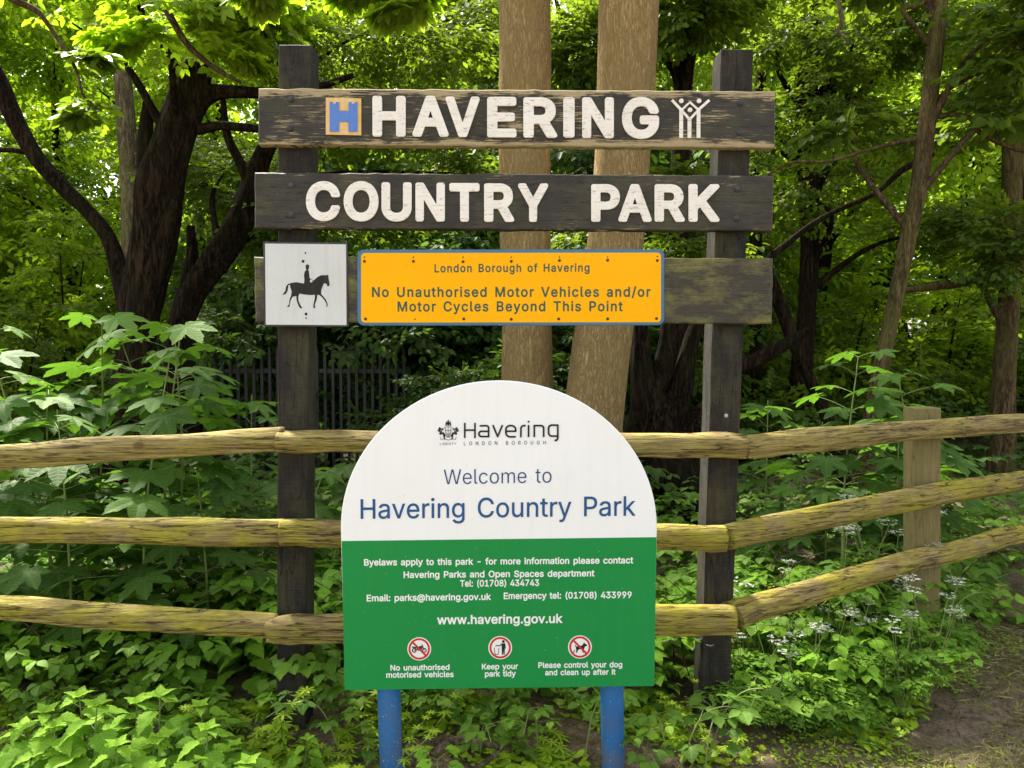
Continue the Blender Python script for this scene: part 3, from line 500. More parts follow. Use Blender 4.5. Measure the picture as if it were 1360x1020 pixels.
'B9': (0.453, '48 299 44 380 64 443 109 497 174 531 246 537 317 515 370 470 403 407 410 326 390 254 345 173 210 -19 129 -22 115 -16 108 2 219 173 156 182 111 205 72 245;152 317 174 284 201 269 237 266 273 280 296 308 304 335 303 371 288 407 264 429 237 437 210 436 183 426 164 407 151 380 147 344'),
'B:': (0.188, '34 13 28 43 34 69 47 88 70 104 115 106 142 90 157 70 163 43 159 16 142 -8 124 -20 97 -26 70 -22 52 -11;34 288 28 313 32 340 43 360 63 376 88 384 115 381 141 367 155 349 163 322 160 295 143 268 124 255 97 249 70 253 48 268'),
'B@': (0.676, '24 102 18 164 21 236 33 293 52 344 78 389 119 434 168 470 213 491 276 508 348 514 420 507 474 492 528 464 573 427 611 380 638 326 657 227 655 155 644 92 627 50 603 20 573 -1 537 -10 465 -3 420 26 384 2 352 -7 303 -8 267 1 231 23 200 56 182 92 168 146 167 200 178 254 202 299 240 337 276 356 312 364 357 363 402 349 420 357 474 357 492 347 496 335 497 101 510 82 537 87 549 110 556 146 555 263 525 335 474 386 429 408 375 419 312 418 258 406 213 385 177 354 151 317 133 272 121 200 125 119 142 56 177 2 231 -37 303 -59 384 -62 483 -38 501 -41 510 -52 526 -106 519 -123 501 -132 411 -153 339 -157 249 -145 177 -119 123 -84 77 -34 44 29;266 155 277 119 303 92 348 88 375 100 392 128 400 173 397 218 383 254 366 264 339 270 312 267 294 258 268 218'),
'BB': (0.456, '44 -15 38 2 38 506 44 524 62 531 260 530 305 523 347 506 395 461 418 398 413 326 400 299 374 272 376 263 419 218 436 173 438 110 419 56 376 11 341 -7 305 -17 62 -22;148 83 260 79 305 90 330 119 328 164 307 191 278 206 152 209 147 200;150 308 251 308 287 321 312 353 314 380 305 404 287 421 260 429 152 430 147 425'),
'BE': (0.419, '44 -15 38 2 38 506 44 524 62 531 368 531 386 526 393 515 394 452 386 435 377 431 152 430 147 425 147 317 152 308 359 308 373 299 377 281 377 227 359 207 152 206 147 200 147 92 152 79 386 76 397 56 395 -9 377 -22 62 -22'),
'BH': (0.517, '44 -15 38 2 38 506 44 524 62 531 125 531 143 521 147 317 161 311 368 313 371 515 377 525 395 531 458 531 473 524 479 506 479 2 472 -16 458 -22 395 -22 377 -16 371 -7 368 210 150 209 146 -7 125 -22 62 -22'),
'BK': (0.467, '44 -15 38 2 38 506 44 524 62 531 125 531 146 515 147 326 152 311 350 526 368 531 458 528 469 515 466 497 274 290 275 281 468 11 467 -12 449 -22 359 -18 197 208 147 155 143 -12 125 -22 62 -22'),
'BN': (0.523, '44 -15 38 2 38 506 44 524 62 531 134 531 152 524 368 185 377 191 378 515 395 531 476 527 485 506 485 2 478 -16 458 -22 386 -22 372 -16 152 330 146 317 146 -7 125 -22 62 -22'),
'BO': (0.533, '24 185 20 292 42 385 64 427 96 468 123 492 165 517 249 537 303 536 348 525 393 504 429 477 458 445 485 400 504 346 513 292 514 220 503 157 483 103 454 58 411 17 366 -9 303 -27 249 -28 195 -19 150 0 105 32 67 76 42 123;131 193 143 157 166 121 213 86 249 76 285 76 321 86 349 103 374 130 393 164 408 238 399 328 366 390 330 418 285 433 231 429 186 408 155 373 132 319 125 256'),
'BP': (0.445, '44 -15 38 2 38 506 44 524 62 531 251 531 305 522 350 502 396 461 425 398 429 317 421 281 404 245 368 205 314 176 251 164 152 164 147 155 143 -12 125 -22 62 -22;147 272 152 265 242 264 269 268 296 282 314 306 321 335 318 380 305 405 287 419 260 428 152 430 147 425'),
'BS': (0.447, '22 100 18 146 40 159 112 157 124 146 130 119 148 94 175 79 211 72 256 74 292 88 315 110 324 137 316 164 293 182 130 235 85 261 56 290 34 335 30 380 40 428 67 473 94 498 130 518 211 538 256 537 301 527 337 512 371 488 400 454 417 416 422 371 409 358 328 358 293 416 265 431 229 437 193 433 157 417 143 398 137 371 144 353 166 334 328 281 373 255 402 227 425 182 430 128 418 77 391 35 346 -2 292 -23 229 -31 166 -26 112 -8 70 20 40 56'),
'BT': (0.449, '16 437 10 452 11 515 25 530 412 531 430 527 438 515 439 452 430 434 286 430 280 425 279 2 268 -19 187 -21 172 -7 171 425 160 430 34 430'),
'Ba': (0.389, '14 67 8 110 13 146 25 173 49 200 104 228 248 252 254 263 239 297 203 309 176 307 149 297 104 252 32 271 21 281 21 299 59 357 113 391 194 406 266 394 318 362 347 318 358 272 359 2 352 -16 338 -22 275 -22 248 -6 185 -29 113 -25 77 -11 50 8 27 38;122 83 140 72 167 67 194 69 221 80 248 112 251 155 167 144 131 134 114 110'),
'Bc': (0.396, '18 127 13 210 28 282 66 345 117 385 180 404 261 400 324 370 369 318 384 273 369 256 297 241 252 297 225 306 198 308 171 300 148 282 122 228 118 174 127 129 144 98 171 76 207 68 243 75 267 93 286 129 297 138 378 118 383 93 362 48 333 14 297 -10 252 -26 207 -30 162 -25 117 -9 81 16 54 46 32 84'),
'Bd': (0.424, '18 127 12 192 19 255 39 309 70 354 117 389 171 405 234 403 288 379 289 507 296 525 315 531 369 531 387 525 394 507 394 3 388 -15 369 -22 306 -21 288 1 261 -16 225 -28 180 -29 135 -20 99 -2 63 30 35 75;125 138 144 98 180 72 225 71 261 93 283 138 290 201 279 255 254 291 225 306 198 308 169 300 144 280 129 255 120 219 119 174'),
'Be': (0.404, '18 129 13 210 28 282 63 343 117 386 189 405 261 399 324 366 369 309 391 228 393 165 387 154 369 147 126 147 122 138 146 93 171 76 198 69 252 76 273 93 290 120 306 127 378 109 386 84 370 48 342 15 306 -10 261 -25 216 -30 162 -25 117 -9 81 15 54 45 32 84;123 246 282 246 271 273 252 295 207 308 180 305 153 291 136 273'),
'Bf': (0.254, '-10 312 -16 326 -13 389 -1 400 53 401 59 407 68 479 101 524 134 542 179 552 233 547 261 533 264 515 242 452 224 446 179 450 165 434 164 407 170 401 233 400 247 389 250 326 233 306 170 305 164 299 164 2 152 -19 80 -22 60 -7 59 299 53 305 8 305'),
'Bg': (0.425, '18 130 12 202 24 274 56 337 99 379 144 399 189 406 243 400 288 377 307 400 378 400 390 391 393 -32 373 -95 333 -138 270 -166 198 -173 126 -160 72 -130 31 -77 32 -59 40 -50 99 -19 113 -23 144 -57 162 -67 198 -75 234 -73 261 -63 276 -50 285 -32 289 4 288 9 243 -11 198 -17 153 -12 117 0 81 23 54 51 33 85;124 148 140 112 171 87 225 83 261 101 283 139 290 193 283 247 261 285 234 303 207 308 180 305 153 290 134 265 122 229 118 193'),
'Bh': (0.41, '37 -15 31 2 32 515 46 530 118 531 135 515 136 389 145 384 181 400 217 406 280 399 329 371 363 326 379 254 378 -7 370 -18 352 -22 289 -21 275 -7 273 254 253 293 235 303 208 307 163 292 145 272 139 254 135 -7 118 -22 55 -22'),
'Bi': (0.167, '25 458 19 479 24 506 43 532 61 542 107 542 133 524 144 506 148 479 144 461 133 443 106 425 61 425 43 435;34 -10 31 380 34 390 52 401 115 401 133 390 136 380 135 -7 115 -22 52 -22'),
'Bk': (0.381, '37 -15 31 2 32 515 46 530 118 531 130 524 136 506 136 272 145 268 274 398 361 401 380 389 380 371 374 362 233 218 235 209 388 15 393 -7 387 -16 370 -22 298 -22 280 -17 154 143 136 128 136 2 129 -16 118 -22 55 -22'),
'Bl': (0.189, '37 42 31 81 31 513 46 530 118 531 136 513 137 81 145 74 181 73 190 63 203 0 190 -17 172 -22 100 -19 63 0'),
'Bm': (0.61, '37 -15 31 2 31 380 43 398 118 400 136 380 190 405 244 406 287 389 316 361 388 401 451 407 505 393 551 353 570 317 579 263 579 2 568 -19 496 -22 475 -7 472 272 454 299 415 308 379 297 358 263 357 2 350 -16 334 -22 271 -22 253 -7 251 272 235 297 199 308 172 302 154 290 137 254 135 -7 118 -22 55 -22'),
'Bn': (0.41, '37 -15 31 2 34 389 46 400 118 400 136 377 181 400 235 406 280 399 316 382 358 335 376 281 379 2 372 -16 361 -22 298 -22 281 -16 275 -7 273 254 253 293 235 303 208 307 163 292 145 272 139 254 135 -7 118 -22 55 -22'),
'Bo': (0.415, '18 127 14 219 32 291 72 351 126 390 162 401 207 406 279 394 333 362 379 300 401 219 402 165 395 120 379 75 356 39 331 12 297 -10 252 -26 207 -30 162 -25 117 -9 81 16 54 46 32 84;124 138 144 98 180 72 225 70 267 93 291 138 297 192 285 255 261 289 234 304 198 308 171 300 148 282 131 255 121 219 118 174'),
'Bp': (0.424, '37 -158 31 -141 34 390 55 401 118 400 136 377 181 400 226 406 271 402 307 390 343 366 370 336 404 264 411 219 411 156 390 75 344 12 316 -8 280 -23 208 -29 136 -6 135 -150 118 -165 55 -165;135 174 147 120 174 84 217 69 262 81 289 111 305 165 302 228 285 273 270 291 244 305 208 307 181 299 161 282 146 255 137 219'),
'Br': (0.259, '37 -15 31 2 34 389 46 400 109 401 122 398 136 383 190 405 253 403 264 389 265 326 260 308 244 300 208 304 178 299 154 284 140 263 135 -7 118 -22 55 -22'),
'Bs': (0.365, '20 69 14 93 22 111 92 129 112 120 130 84 164 68 218 73 236 84 246 102 239 120 227 128 101 163 67 183 47 203 30 237 25 282 33 318 56 356 110 392 182 406 254 396 307 363 328 336 344 300 344 282 335 271 263 256 250 264 227 301 191 311 146 300 135 291 131 273 137 261 155 251 281 214 332 174 349 138 352 93 343 57 317 19 285 -6 245 -22 191 -30 137 -26 101 -16 65 5 38 33'),
'Bt': (0.227, '-10 312 -15 322 -15 385 -1 400 41 403 43 475 62 493 134 491 148 475 149 403 206 401 220 394 226 376 221 313 206 305 152 305 148 295 148 97 151 79 161 73 206 76 217 70 234 7 224 -17 179 -26 125 -21 89 -5 62 23 44 79 43 295 39 304 -1 306'),
'Bu': (0.41, '37 83 31 132 31 276 31 375 37 394 55 401 118 401 135 384 138 123 156 87 172 77 199 72 244 85 270 123 274 375 279 393 298 401 361 401 374 393 379 375 379 6 370 -18 298 -22 289 -20 271 0 208 -25 135 -21 100 -6 73 16 48 51'),
'Bv': (0.389, '1 359 -5 380 10 400 82 401 100 394 190 150 199 150 289 394 307 401 370 401 391 389 388 362 247 -7 235 -20 163 -22 145 -12'),
'Bw': (0.567, '7 356 1 380 16 400 88 401 106 390 169 166 232 389 250 401 322 400 339 380 394 178 403 185 461 389 475 400 556 398 565 389 566 371 444 -16 430 -22 367 -22 349 -10 286 211 214 -16 196 -22 124 -17'),
'By': (0.389, '1 359 -5 379 10 400 82 401 100 394 190 150 199 150 289 394 307 401 370 401 391 388 391 370 214 -89 181 -134 154 -153 127 -163 55 -164 37 -158 25 -143 45 -71 55 -65 91 -68 109 -63 124 -44 139 1'),
'DA': (0.48, '-18 -8 -17 11 169 524 180 537 198 544 279 544 297 537 306 527 311 515 496 11 497 -7 494 -16 486 -26 468 -35 396 -35 378 -31 364 -16 322 101 315 107 162 106 157 101 116 -16 109 -25 99 -32 81 -35 9 -34 -8 -25;205 236 216 234 270 234 272 236 243 323 234 321'),
'DC': (0.51, '6 226 6 283 13 337 24 374 44 418 69 457 100 490 132 514 177 536 231 549 276 551 328 544 375 528 411 508 452 472 478 436 498 391 507 355 506 337 502 328 493 319 474 313 411 313 393 316 379 328 366 365 347 391 330 404 312 413 294 418 276 421 249 420 231 416 199 400 186 390 171 373 152 337 142 301 138 265 139 229 145 193 154 166 169 139 186 119 213 100 240 91 267 88 294 91 321 100 339 111 350 121 363 139 376 175 383 184 393 192 402 194 483 194 498 184 505 175 508 157 500 121 485 85 462 49 438 23 411 1 384 -15 348 -30 321 -37 294 -41 267 -42 231 -40 195 -32 168 -23 141 -10 114 7 87 31 71 49 52 76 37 103 17 157 9 193'),
'DE': (0.419, '26 -8 25 506 28 524 35 533 44 540 62 544 368 544 386 541 395 535 404 524 406 515 407 452 402 434 395 426 386 420 368 417 160 416 161 324 170 321 350 321 368 318 377 313 387 299 390 290 390 263 388 218 377 202 368 197 350 194 170 194 161 192 160 101 161 92 377 92 386 90 398 83 406 74 409 65 410 2 409 -7 404 -19 395 -29 377 -35 62 -35 44 -31 36 -25'),
'DG': (0.52, '6 226 6 283 13 337 30 391 48 427 73 463 105 495 141 520 177 536 231 549 276 551 330 543 375 527 411 507 450 472 478 436 499 391 507 364 509 346 502 328 492 319 474 314 402 315 390 319 380 328 358 373 344 391 330 402 312 412 285 419 267 421 240 418 213 409 186 390 165 364 149 328 139 283 138 238 143 202 154 166 169 139 194 112 222 96 249 89 276 88 294 90 312 95 330 103 343 112 357 127 373 157 366 164 276 165 267 168 258 175 249 193 248 256 253 274 261 283 276 290 285 291 474 291 492 288 501 282 508 274 513 256 511 166 502 121 487 85 465 49 430 13 393 -12 357 -28 303 -40 267 -42 231 -40 195 -32 168 -23 141 -11 114 7 87 30 69 51 51 76 36 103 17 157 9 193'),
'DH': (0.517, '26 -8 25 506 28 524 35 533 44 540 53 543 125 544 143 539 157 524 160 506 161 325 350 324 354 326 357 335 357 506 360 524 368 534 386 543 458 544 476 538 489 524 492 506 492 2 491 -7 485 -21 476 -29 464 -34 395 -35 377 -32 368 -25 361 -16 357 2 357 191 350 197 170 197 161 193 160 2 156 -16 149 -25 134 -34 62 -35 44 -31 36 -25'),
'DI': (0.21, '42 -8 42 515 44 524 51 533 69 543 141 543 150 540 159 533 166 524 169 506 168 -7 158 -25 150 -31 132 -35 69 -34 52 -25'),
'DK': (0.467, '26 -8 25 506 28 524 35 533 44 540 53 543 125 544 143 539 152 531 159 515 160 506 161 342 339 533 350 541 368 544 449 544 467 538 476 530 482 515 481 497 476 488 292 290 291 281 478 20 484 2 483 -7 476 -22 467 -30 449 -35 368 -35 350 -27 197 186 188 183 161 155 160 2 159 -7 152 -22 143 -30 125 -35 53 -34 36 -25'),
'DN': (0.523, '26 -8 25 506 28 524 35 533 44 540 62 544 143 543 161 533 359 223 364 236 364 506 367 524 377 536 395 544 467 544 485 536 495 524 498 506 498 2 494 -16 487 -25 476 -32 458 -35 386 -35 377 -34 363 -25 170 275 163 281 161 290 160 2 156 -16 149 -25 134 -34 62 -35 44 -31 36 -25'),
'DO': (0.533, '6 226 6 283 13 337 30 391 54 436 87 478 123 508 168 532 213 546 267 551 321 546 366 532 411 508 447 478 480 436 503 391 520 337 528 274 527 229 524 193 511 139 488 85 456 40 420 7 375 -19 348 -30 321 -37 267 -42 231 -40 204 -35 177 -27 150 -15 132 -5 105 14 79 40 64 58 47 85 33 112 15 166;140 220 147 184 163 148 183 121 204 105 231 93 267 88 303 93 330 106 350 121 370 148 383 175 392 211 395 256 391 301 382 337 368 364 355 382 339 397 320 409 294 418 276 421 249 420 222 413 204 404 187 391 171 373 159 353 148 328 139 283 138 256'),
'DP': (0.445, '26 -8 25 506 28 524 35 533 53 543 251 544 278 541 312 533 336 524 359 512 389 488 412 461 427 434 439 398 444 353 441 308 431 272 413 236 395 212 377 195 350 177 323 165 296 157 269 153 170 151 161 148 159 -7 152 -22 143 -30 125 -35 53 -34 36 -25;160 281 170 277 242 277 269 282 287 291 301 308 308 335 307 371 300 389 294 398 278 409 260 415 233 417 161 417'),
'DR': (0.449, '26 -8 25 506 28 524 35 533 53 543 251 544 287 540 314 534 341 524 368 509 386 495 401 479 424 443 432 425 439 398 444 353 440 308 425 263 402 227 364 191 461 11 462 -7 458 -18 449 -28 431 -35 350 -35 332 -28 322 -16 230 155 224 163 215 163 170 163 161 159 160 2 156 -16 149 -25 134 -34 125 -35 53 -34 36 -25;160 299 161 290 242 290 278 296 296 307 307 326 310 353 307 380 297 398 285 407 260 415 161 417'),
'DT': (0.449, '-2 444 -2 515 0 524 7 533 25 543 421 544 439 536 448 525 452 506 452 452 448 436 439 425 421 417 294 416 292 407 292 2 288 -16 277 -29 259 -35 187 -34 178 -32 169 -25 159 -7 158 407 154 416 25 418 16 421 7 428'),
'DU': (0.517, '26 152 25 507 29 525 36 534 53 543 125 544 143 538 155 525 159 507 159 183 161 156 172 129 187 111 197 103 224 91 260 87 296 91 323 104 332 112 346 129 356 156 358 183 358 507 362 525 368 533 377 540 395 544 464 543 476 538 485 530 491 516 492 507 491 147 484 111 470 75 447 39 420 12 395 -7 368 -22 341 -32 305 -40 269 -43 233 -42 197 -37 170 -30 143 -19 116 -3 89 19 71 39 53 66 40 93 31 120'),
'DV': (0.48, '-18 502 -18 515 -16 524 -9 533 9 543 90 543 99 541 109 533 119 515 234 192 243 177 360 515 369 532 378 540 387 543 468 544 486 535 495 524 497 515 496 497 313 -7 306 -21 297 -29 279 -35 198 -34 180 -25 173 -16'),
'DY': (0.472, '-18 502 -18 515 -16 524 -9 533 9 543 90 544 108 540 116 533 123 524 234 342 243 350 349 524 360 537 378 544 459 544 477 536 486 525 490 506 483 488 304 200 303 2 299 -16 288 -29 270 -35 198 -35 180 -26 172 -16 168 2 167 200 -12 488')}
_tc = {}
def glyphs(s, wt='R', ext=0.0, bev=0.0, spacing=1.0):
    key = (s, wt, ext, bev, spacing)
    if key in _tc: return _tc[key]
    b = MB(); x = 0.0; wi = 0
    for ch in s:
        if ch == ' ': x += 0.28 + (spacing - 1.0) * 0.55; wi += 1; continue
        k = (ch, wt, ext, bev)
        if k not in _tc:
            adv, body = GLYPHS[wt + ch]
            cu = bpy.data.curves.new('tmp', 'CURVE'); cu.dimensions = '2D'; cu.extrude = ext; cu.bevel_depth = bev; cu.offset = -bev
            cu.bevel_resolution = 1; cu.fill_mode = 'BOTH' if ext else 'FRONT'
            for spl in body.split(';'):
                v = np.array([int(q) for q in spl.split()], float).reshape(-1, 2) / 1000
                sp = cu.splines.new('POLY'); sp.points.add(len(v) - 1); sp.use_cyclic_u = True
                for p_, (a_, c_) in zip(sp.points, v): p_.co = (a_, c_, 0, 1)
            o = bpy.data.objects.new('tmp', cu); COL.objects.link(o)
            dg = bpy.context.evaluated_depsgraph_get(); dg.update()
            me = bpy.data.meshes.new_from_object(o.evaluated_get(dg))
            V = np.empty(len(me.vertices) * 3); me.vertices.foreach_get('co', V); V = V.reshape(-1, 3)
            by = {}
            for p in me.polygons: by.setdefault(len(p.vertices), []).append(tuple(p.vertices))
            bpy.data.objects.remove(o); bpy.data.curves.remove(cu); bpy.data.meshes.remove(me)
            _tc[k] = (adv, V, [np.array(v) for v in by.values()])
        adv, V, Fs = _tc[k]
        b.add(np.concatenate([V + np.array([x, 0, 0]), np.full((len(V), 1), float(wi))], 1), Fs)
        x += adv + (spacing - 1.0) * 0.55
    _tc[key] = b.out(); return _tc[key]
CAPH = None
def text_px(s, x0, x1, yb0, yb1, cap, Y, wt='R', ext=0.0, bev=0.0, spacing=1.0, depth=0.0, fit=None):
    """lettering on the plane Y: picture x from x0 to x1 on a baseline running from yb0 to yb1, capitals cap px high.
    fit='box': the glyph box itself fills x0..x1 and cap"""
    global CAPH
    if CAPH is None: CAPH = glyphs('H', 'R')[0][:, 1].max()
    V, Fs = glyphs(s, wt, ext, bev, spacing)
    u = (V[:, 0] - V[:, 0].min()) / (V[:, 0].max() - V[:, 0].min())
    if fit == 'box': v = (V[:, 1] - V[:, 1].min()) / (V[:, 1].max() - V[:, 1].min()) * cap
    else: v = V[:, 1] / CAPH * cap
    A, B = W(x0, yb0, Y), W(x1, yb1, Y)
    up = W((x0 + x1) / 2, (yb0 + yb1) / 2 - 10, Y) - W((x0 + x1) / 2, (yb0 + yb1) / 2, Y); up /= 10
    P = A[None] + (B - A)[None] * u[:, None] + up[None] * v[:, None]
    if depth: 
        z = V[:, 2]; P[:, 1] = Y - (z - z.min()) / max(z.max() - z.min(), 1e-6) * depth
    else: P[:, 1] = Y
    return P, Fs
def words_px(name, mat, parent, s, *a, **k):
    """one part per printed word"""
    P, Fs = text_px(s, *a, **k)
    wi = glyphs(s, k.get('wt', 'R'), k.get('ext', 0.0), k.get('bev', 0.0), k.get('spacing', 1.0))[0][:, 3].astype(int)
    for w in range(wi.max() + 1):
        m_ = wi == w
        if not m_.any(): continue
        re_ = np.cumsum(m_) - 1
        part(name, P[m_], [re_[f[m_[f[:, 0]]]] for f in Fs if m_[f[:, 0]].any()], mat, parent, smooth=False)
def flat_px(polys, Y, th=0.0008, bb=None):
    """flat shapes given as lists of picture points, cut from thin film on plane Y"""
    b = MB()
    for poly in polys:
        P = np.array([W(x, y, Y)[[0, 2]] for x, y in poly])
        a = 0.5 * np.sum(P[:, 0] * np.roll(P[:, 1], -1) - np.roll(P[:, 0], -1) * P[:, 1])
        if a < 0: P = P[::-1]
        V, Fs = prism(P, Y - th, Y, 0.0) if th else prism(P, Y, Y + 1e-4, 0.0)
        b.add(V, Fs)
    return b
def stroke(pts, w, cap=True):
    """ribbon outline (list of quads) around a picture polyline"""
    out = []
    pts = [np.array(p, float) for p in pts]
    for a, b in zip(pts[:-1], pts[1:]):
        d = b - a; l = np.linalg.norm(d)
        if l < 1e-6: continue
        d /= l; n = np.array([-d[1], d[0]]) * w / 2; e = d * (w / 2 * 0.6 if cap else 0)
        out.append([a - e + n, b + e + n, b + e - n, a - e - n])
    return out
def disc(cx, cy, r, n=20, ry=None):
    return [(cx + r * math.cos(2 * math.pi * k / n), cy + (ry or r) * math.sin(2 * math.pi * k / n)) for k in range(n)]
def ring_px(cx, cy, r0, r1, Y, th, n=32):
    V = []; 
    for k in range(n):
        a = 2 * math.pi * k / n
        for r, y in ((r0, Y - th), (r1, Y - th), (r1, Y), (r0, Y)):
            p = W(cx + r * math.cos(a), cy + r * math.sin(a), Y); V.append((p[0], y, p[2]))
    F_ = []
    for k in range(n):
        j = (k + 1) % n
        for t in range(3): F_.append((k * 4 + t, k * 4 + t + 1, j * 4 + t + 1, j * 4 + t))
    return np.array(V), np.array(F_)

# ================================================================== the old timber park sign
YP = 3.0                     # front of the posts
YB = YP - 0.045              # front of the boards
base = W(680, 955, YP); base[2] = 0.0
S = thing('park_sign', base, 'weathered black timber park sign of two posts and three boards with white letters', 'sign')
def post_px(tl, tr, br, bl, Y, dep, mat, parent, name='post', bev=0.004, extend=0.0, label=None, seed=0):
    P = quad_px(tl, tr, br, bl, Y, 0.0012, 24, seed)
    # quad_px puts most points on the horizontal edges; posts want them on the long sides
    r = np.random.default_rng(seed); c = [W(*bl, Y), W(*br, Y), W(*tr, Y), W(*tl, Y)]
    dn = (c[0] - c[3]) / np.linalg.norm(c[0] - c[3]); c[0] = c[0] + dn * extend; c[1] = c[1] + dn * extend
    out = []
    for k in range(4):
        A, B = c[k], c[(k + 1) % 4]; n = 30 if k % 2 else 2
        for t in range(n):
            p = A + (B - A) * t / n
            if t: p = p + np.array([r.normal(0, 0.0008), 0, r.normal(0, 0.0008)])
            out.append((p[0], p[2]))
    V, Fs = prism(out, Y, Y + dep, bev)
    return part(name, V, Fs, mat, parent, smooth=False, label=label)
post_px((370, 59), (413, 59), (405, 965), (367, 965), YP, 0.125, M['post_dark'], S, seed=1, extend=0.25)
post_px((958, 65), (1001, 65), (968, 950), (930, 950), YP, 0.125, M['post_dark'], S, seed=2, extend=0.25)
def board(tl, tr, br, bl, wear, green, seed, **k):
    a, b = W(*tl, YB), W(*bl, YB); c, d = W(*tr, YB), W(*br, YB)
    zc = (a[2] + b[2] + c[2] + d[2]) / 4; hh = (a[2] - b[2]) / 2
    mt = board_mat('board_%d' % seed, zc, hh, wear, green, seed=seed * 3.3, **k)
    V, Fs = prism(quad_px(tl, tr, br, bl, YB, 0.0011, 60, seed), YB, YP - 0.001, 0.004)
    return part('board', V, Fs, mt, S, smooth=False)
b1 = board((343, 117), (1030, 121), (1029, 196), (343, 192), 1.0, 0.15, 1)
b2 = board((338, 229), (1027, 233), (1026, 307), (338, 303), 0.28, 0.25, 2)
b3 = board((337, 341), (1027, 343), (1025, 430), (339, 428), 0.12, 1.0, 3, base=(0.032, 0.028, 0.017))
b1['label'] = 'top board with flaking black paint and large white lettering'
b2['label'] = 'middle black board with white lettering in two words'
b3['label'] = 'lowest board, green with algae, behind the metal plates'
def big_letters(rows, parent, name='lettering'):
    b = MB()
    for ch, x0, x1, yt, yb in rows:
        V, Fs = text_px(ch, x0, x1, yb, yb + (x1 - x0) * 0.004, yb - yt, YB - 0.0005, wt='D', ext=0.03, bev=0.012, depth=0.008, fit='box')
        b.add(V, Fs)
    return b.part(name, M['letter'], parent, smooth=False)
big_letters([('H', 495, 539, 128, 182), ('A', 548, 596, 128, 182), ('V', 592, 637, 129, 182.5), ('E', 647, 686, 129.5, 183), ('R', 695, 740, 130, 183.5),
             ('I', 748, 763, 130, 183.5), ('N', 773, 815, 130, 184), ('G', 826, 875, 129.5, 185)], b1)
big_letters([('C', 407, 452, 241, 294), ('O', 457, 503, 241, 294.5), ('U', 507, 547, 242.5, 294.5), ('N', 552, 591, 243, 294.5), ('T', 597, 637, 243.5, 294.8), ('R', 643, 683, 244, 295),
             ('Y', 688, 728, 244, 295)], b2)
big_letters([('P', 785, 823, 245, 295), ('A', 821, 865, 245, 295), ('R', 869, 909, 245, 295), ('K', 914, 955, 245, 295)], b2)
# emblem with a letter H shaped like a castle in a yellow frame
YL = YB - 0.001
m = NT('emblem_blue'); pos = m.t.nodes.new('ShaderNodeNewGeometry').outputs['Position']
m.pbr(m.mix(m.ramp(m.noise(pos, 60, 5, .7), [(.55, 0.), (.7, 1.)]), (0.08, 0.19, 0.55), (0.06, 0.13, 0.36)), 0.6, m.bump(m.noise(pos, 80), .4, .002)); M['emblem_blue'] = m.m
M['emblem_yellow'] = paint_mat('emblem_yellow', (0.66, 0.38, 0.07), 0.6, 0.8, (0.70, 0.58, 0.40), 0.3, 0.4, 30.0, (0.3, 0.2, 0.1))
em = flat_px([[(433, 130), (480, 131), (480, 180), (433, 179)]], YL, 0.004).part('emblem', M['emblem_yellow'], b1, smooth=False)
YE = YL - 0.004
flat_px([[(438, 135.5), (442, 135.5), (442, 138), (446, 138), (446, 135.5), (450.5, 135.5), (450.5, 147.5), (463, 147.5), (463, 135.5), (467, 135.5), (467, 138), (471, 138), (471, 135.5), (475, 135.5),
           (475, 175), (463, 175), (463, 162), (450.5, 162), (450.5, 175), (438, 175)]], YE, 0.0022).part('emblem_letter', M['emblem_blue'], em, smooth=False)
for q_ in ([(452, 139), (454.5, 139), (454.5, 141), (459, 141), (459, 139), (461.5, 139), (461.5, 146.5), (452, 146.5)], [(452, 163.5), (461.5, 163.5), (461.5, 172), (452, 172)]):
    flat_px([q_], YE, 0.001).part('emblem_window', M['emblem_yellow'], em, smooth=False)
# figures emblem
f1 = MB()
for i, (p, w) in enumerate([([(893, 134), (904.5, 146)], 3.6), ([(904.5, 146), (904.5, 182)], 5), ([(915.5, 158), (915.5, 182)], 5), ([(927.5, 146), (927.5, 182)], 5), ([(927.5, 146), (941, 134)], 3.6),
             ([(904.5, 147), (916, 136)], 2.6), ([(916, 136), (928, 147)], 2.6), ([(905, 147), (915.5, 159)], 3.2), ([(915.5, 159), (927, 147)], 3.2)]):
    for q in stroke(p, w):
        x = flat_px([q], YL, 0.003 + 0.0003 * i); V, Fs = x.out(); f1.add(V, Fs)
for c in ((904.5, 134.5), (928, 134.5), (916, 146.5)):
    V, Fs = flat_px([disc(*c, 3.0)], YL, 0.0065).out(); f1.add(V, Fs)
f1.part('emblem_figures', M['letter'], b1, smooth=False)
# bolts
for (x, y) in ((387, 132), (385, 171), (983, 137), (982, 176), (387, 246), (387, 285), (979, 251), (978, 290)):
    par = b1 if y < 200 else b2
    c = W(x, y, YB); V, q = sph((c[0], YB, c[2]), 0.0125, 12, 6, (1, .75, 1)); part('bolt', V, q, M['dark_edge'], par)
c = W(964.5, 552, YP); V, q = sph((c[0], YP, c[2]), 0.008, 10, 5, (1, .5, 1)); part('bolt', V, q, M['galv'], S, label='small pale galvanised bolt head on right post')

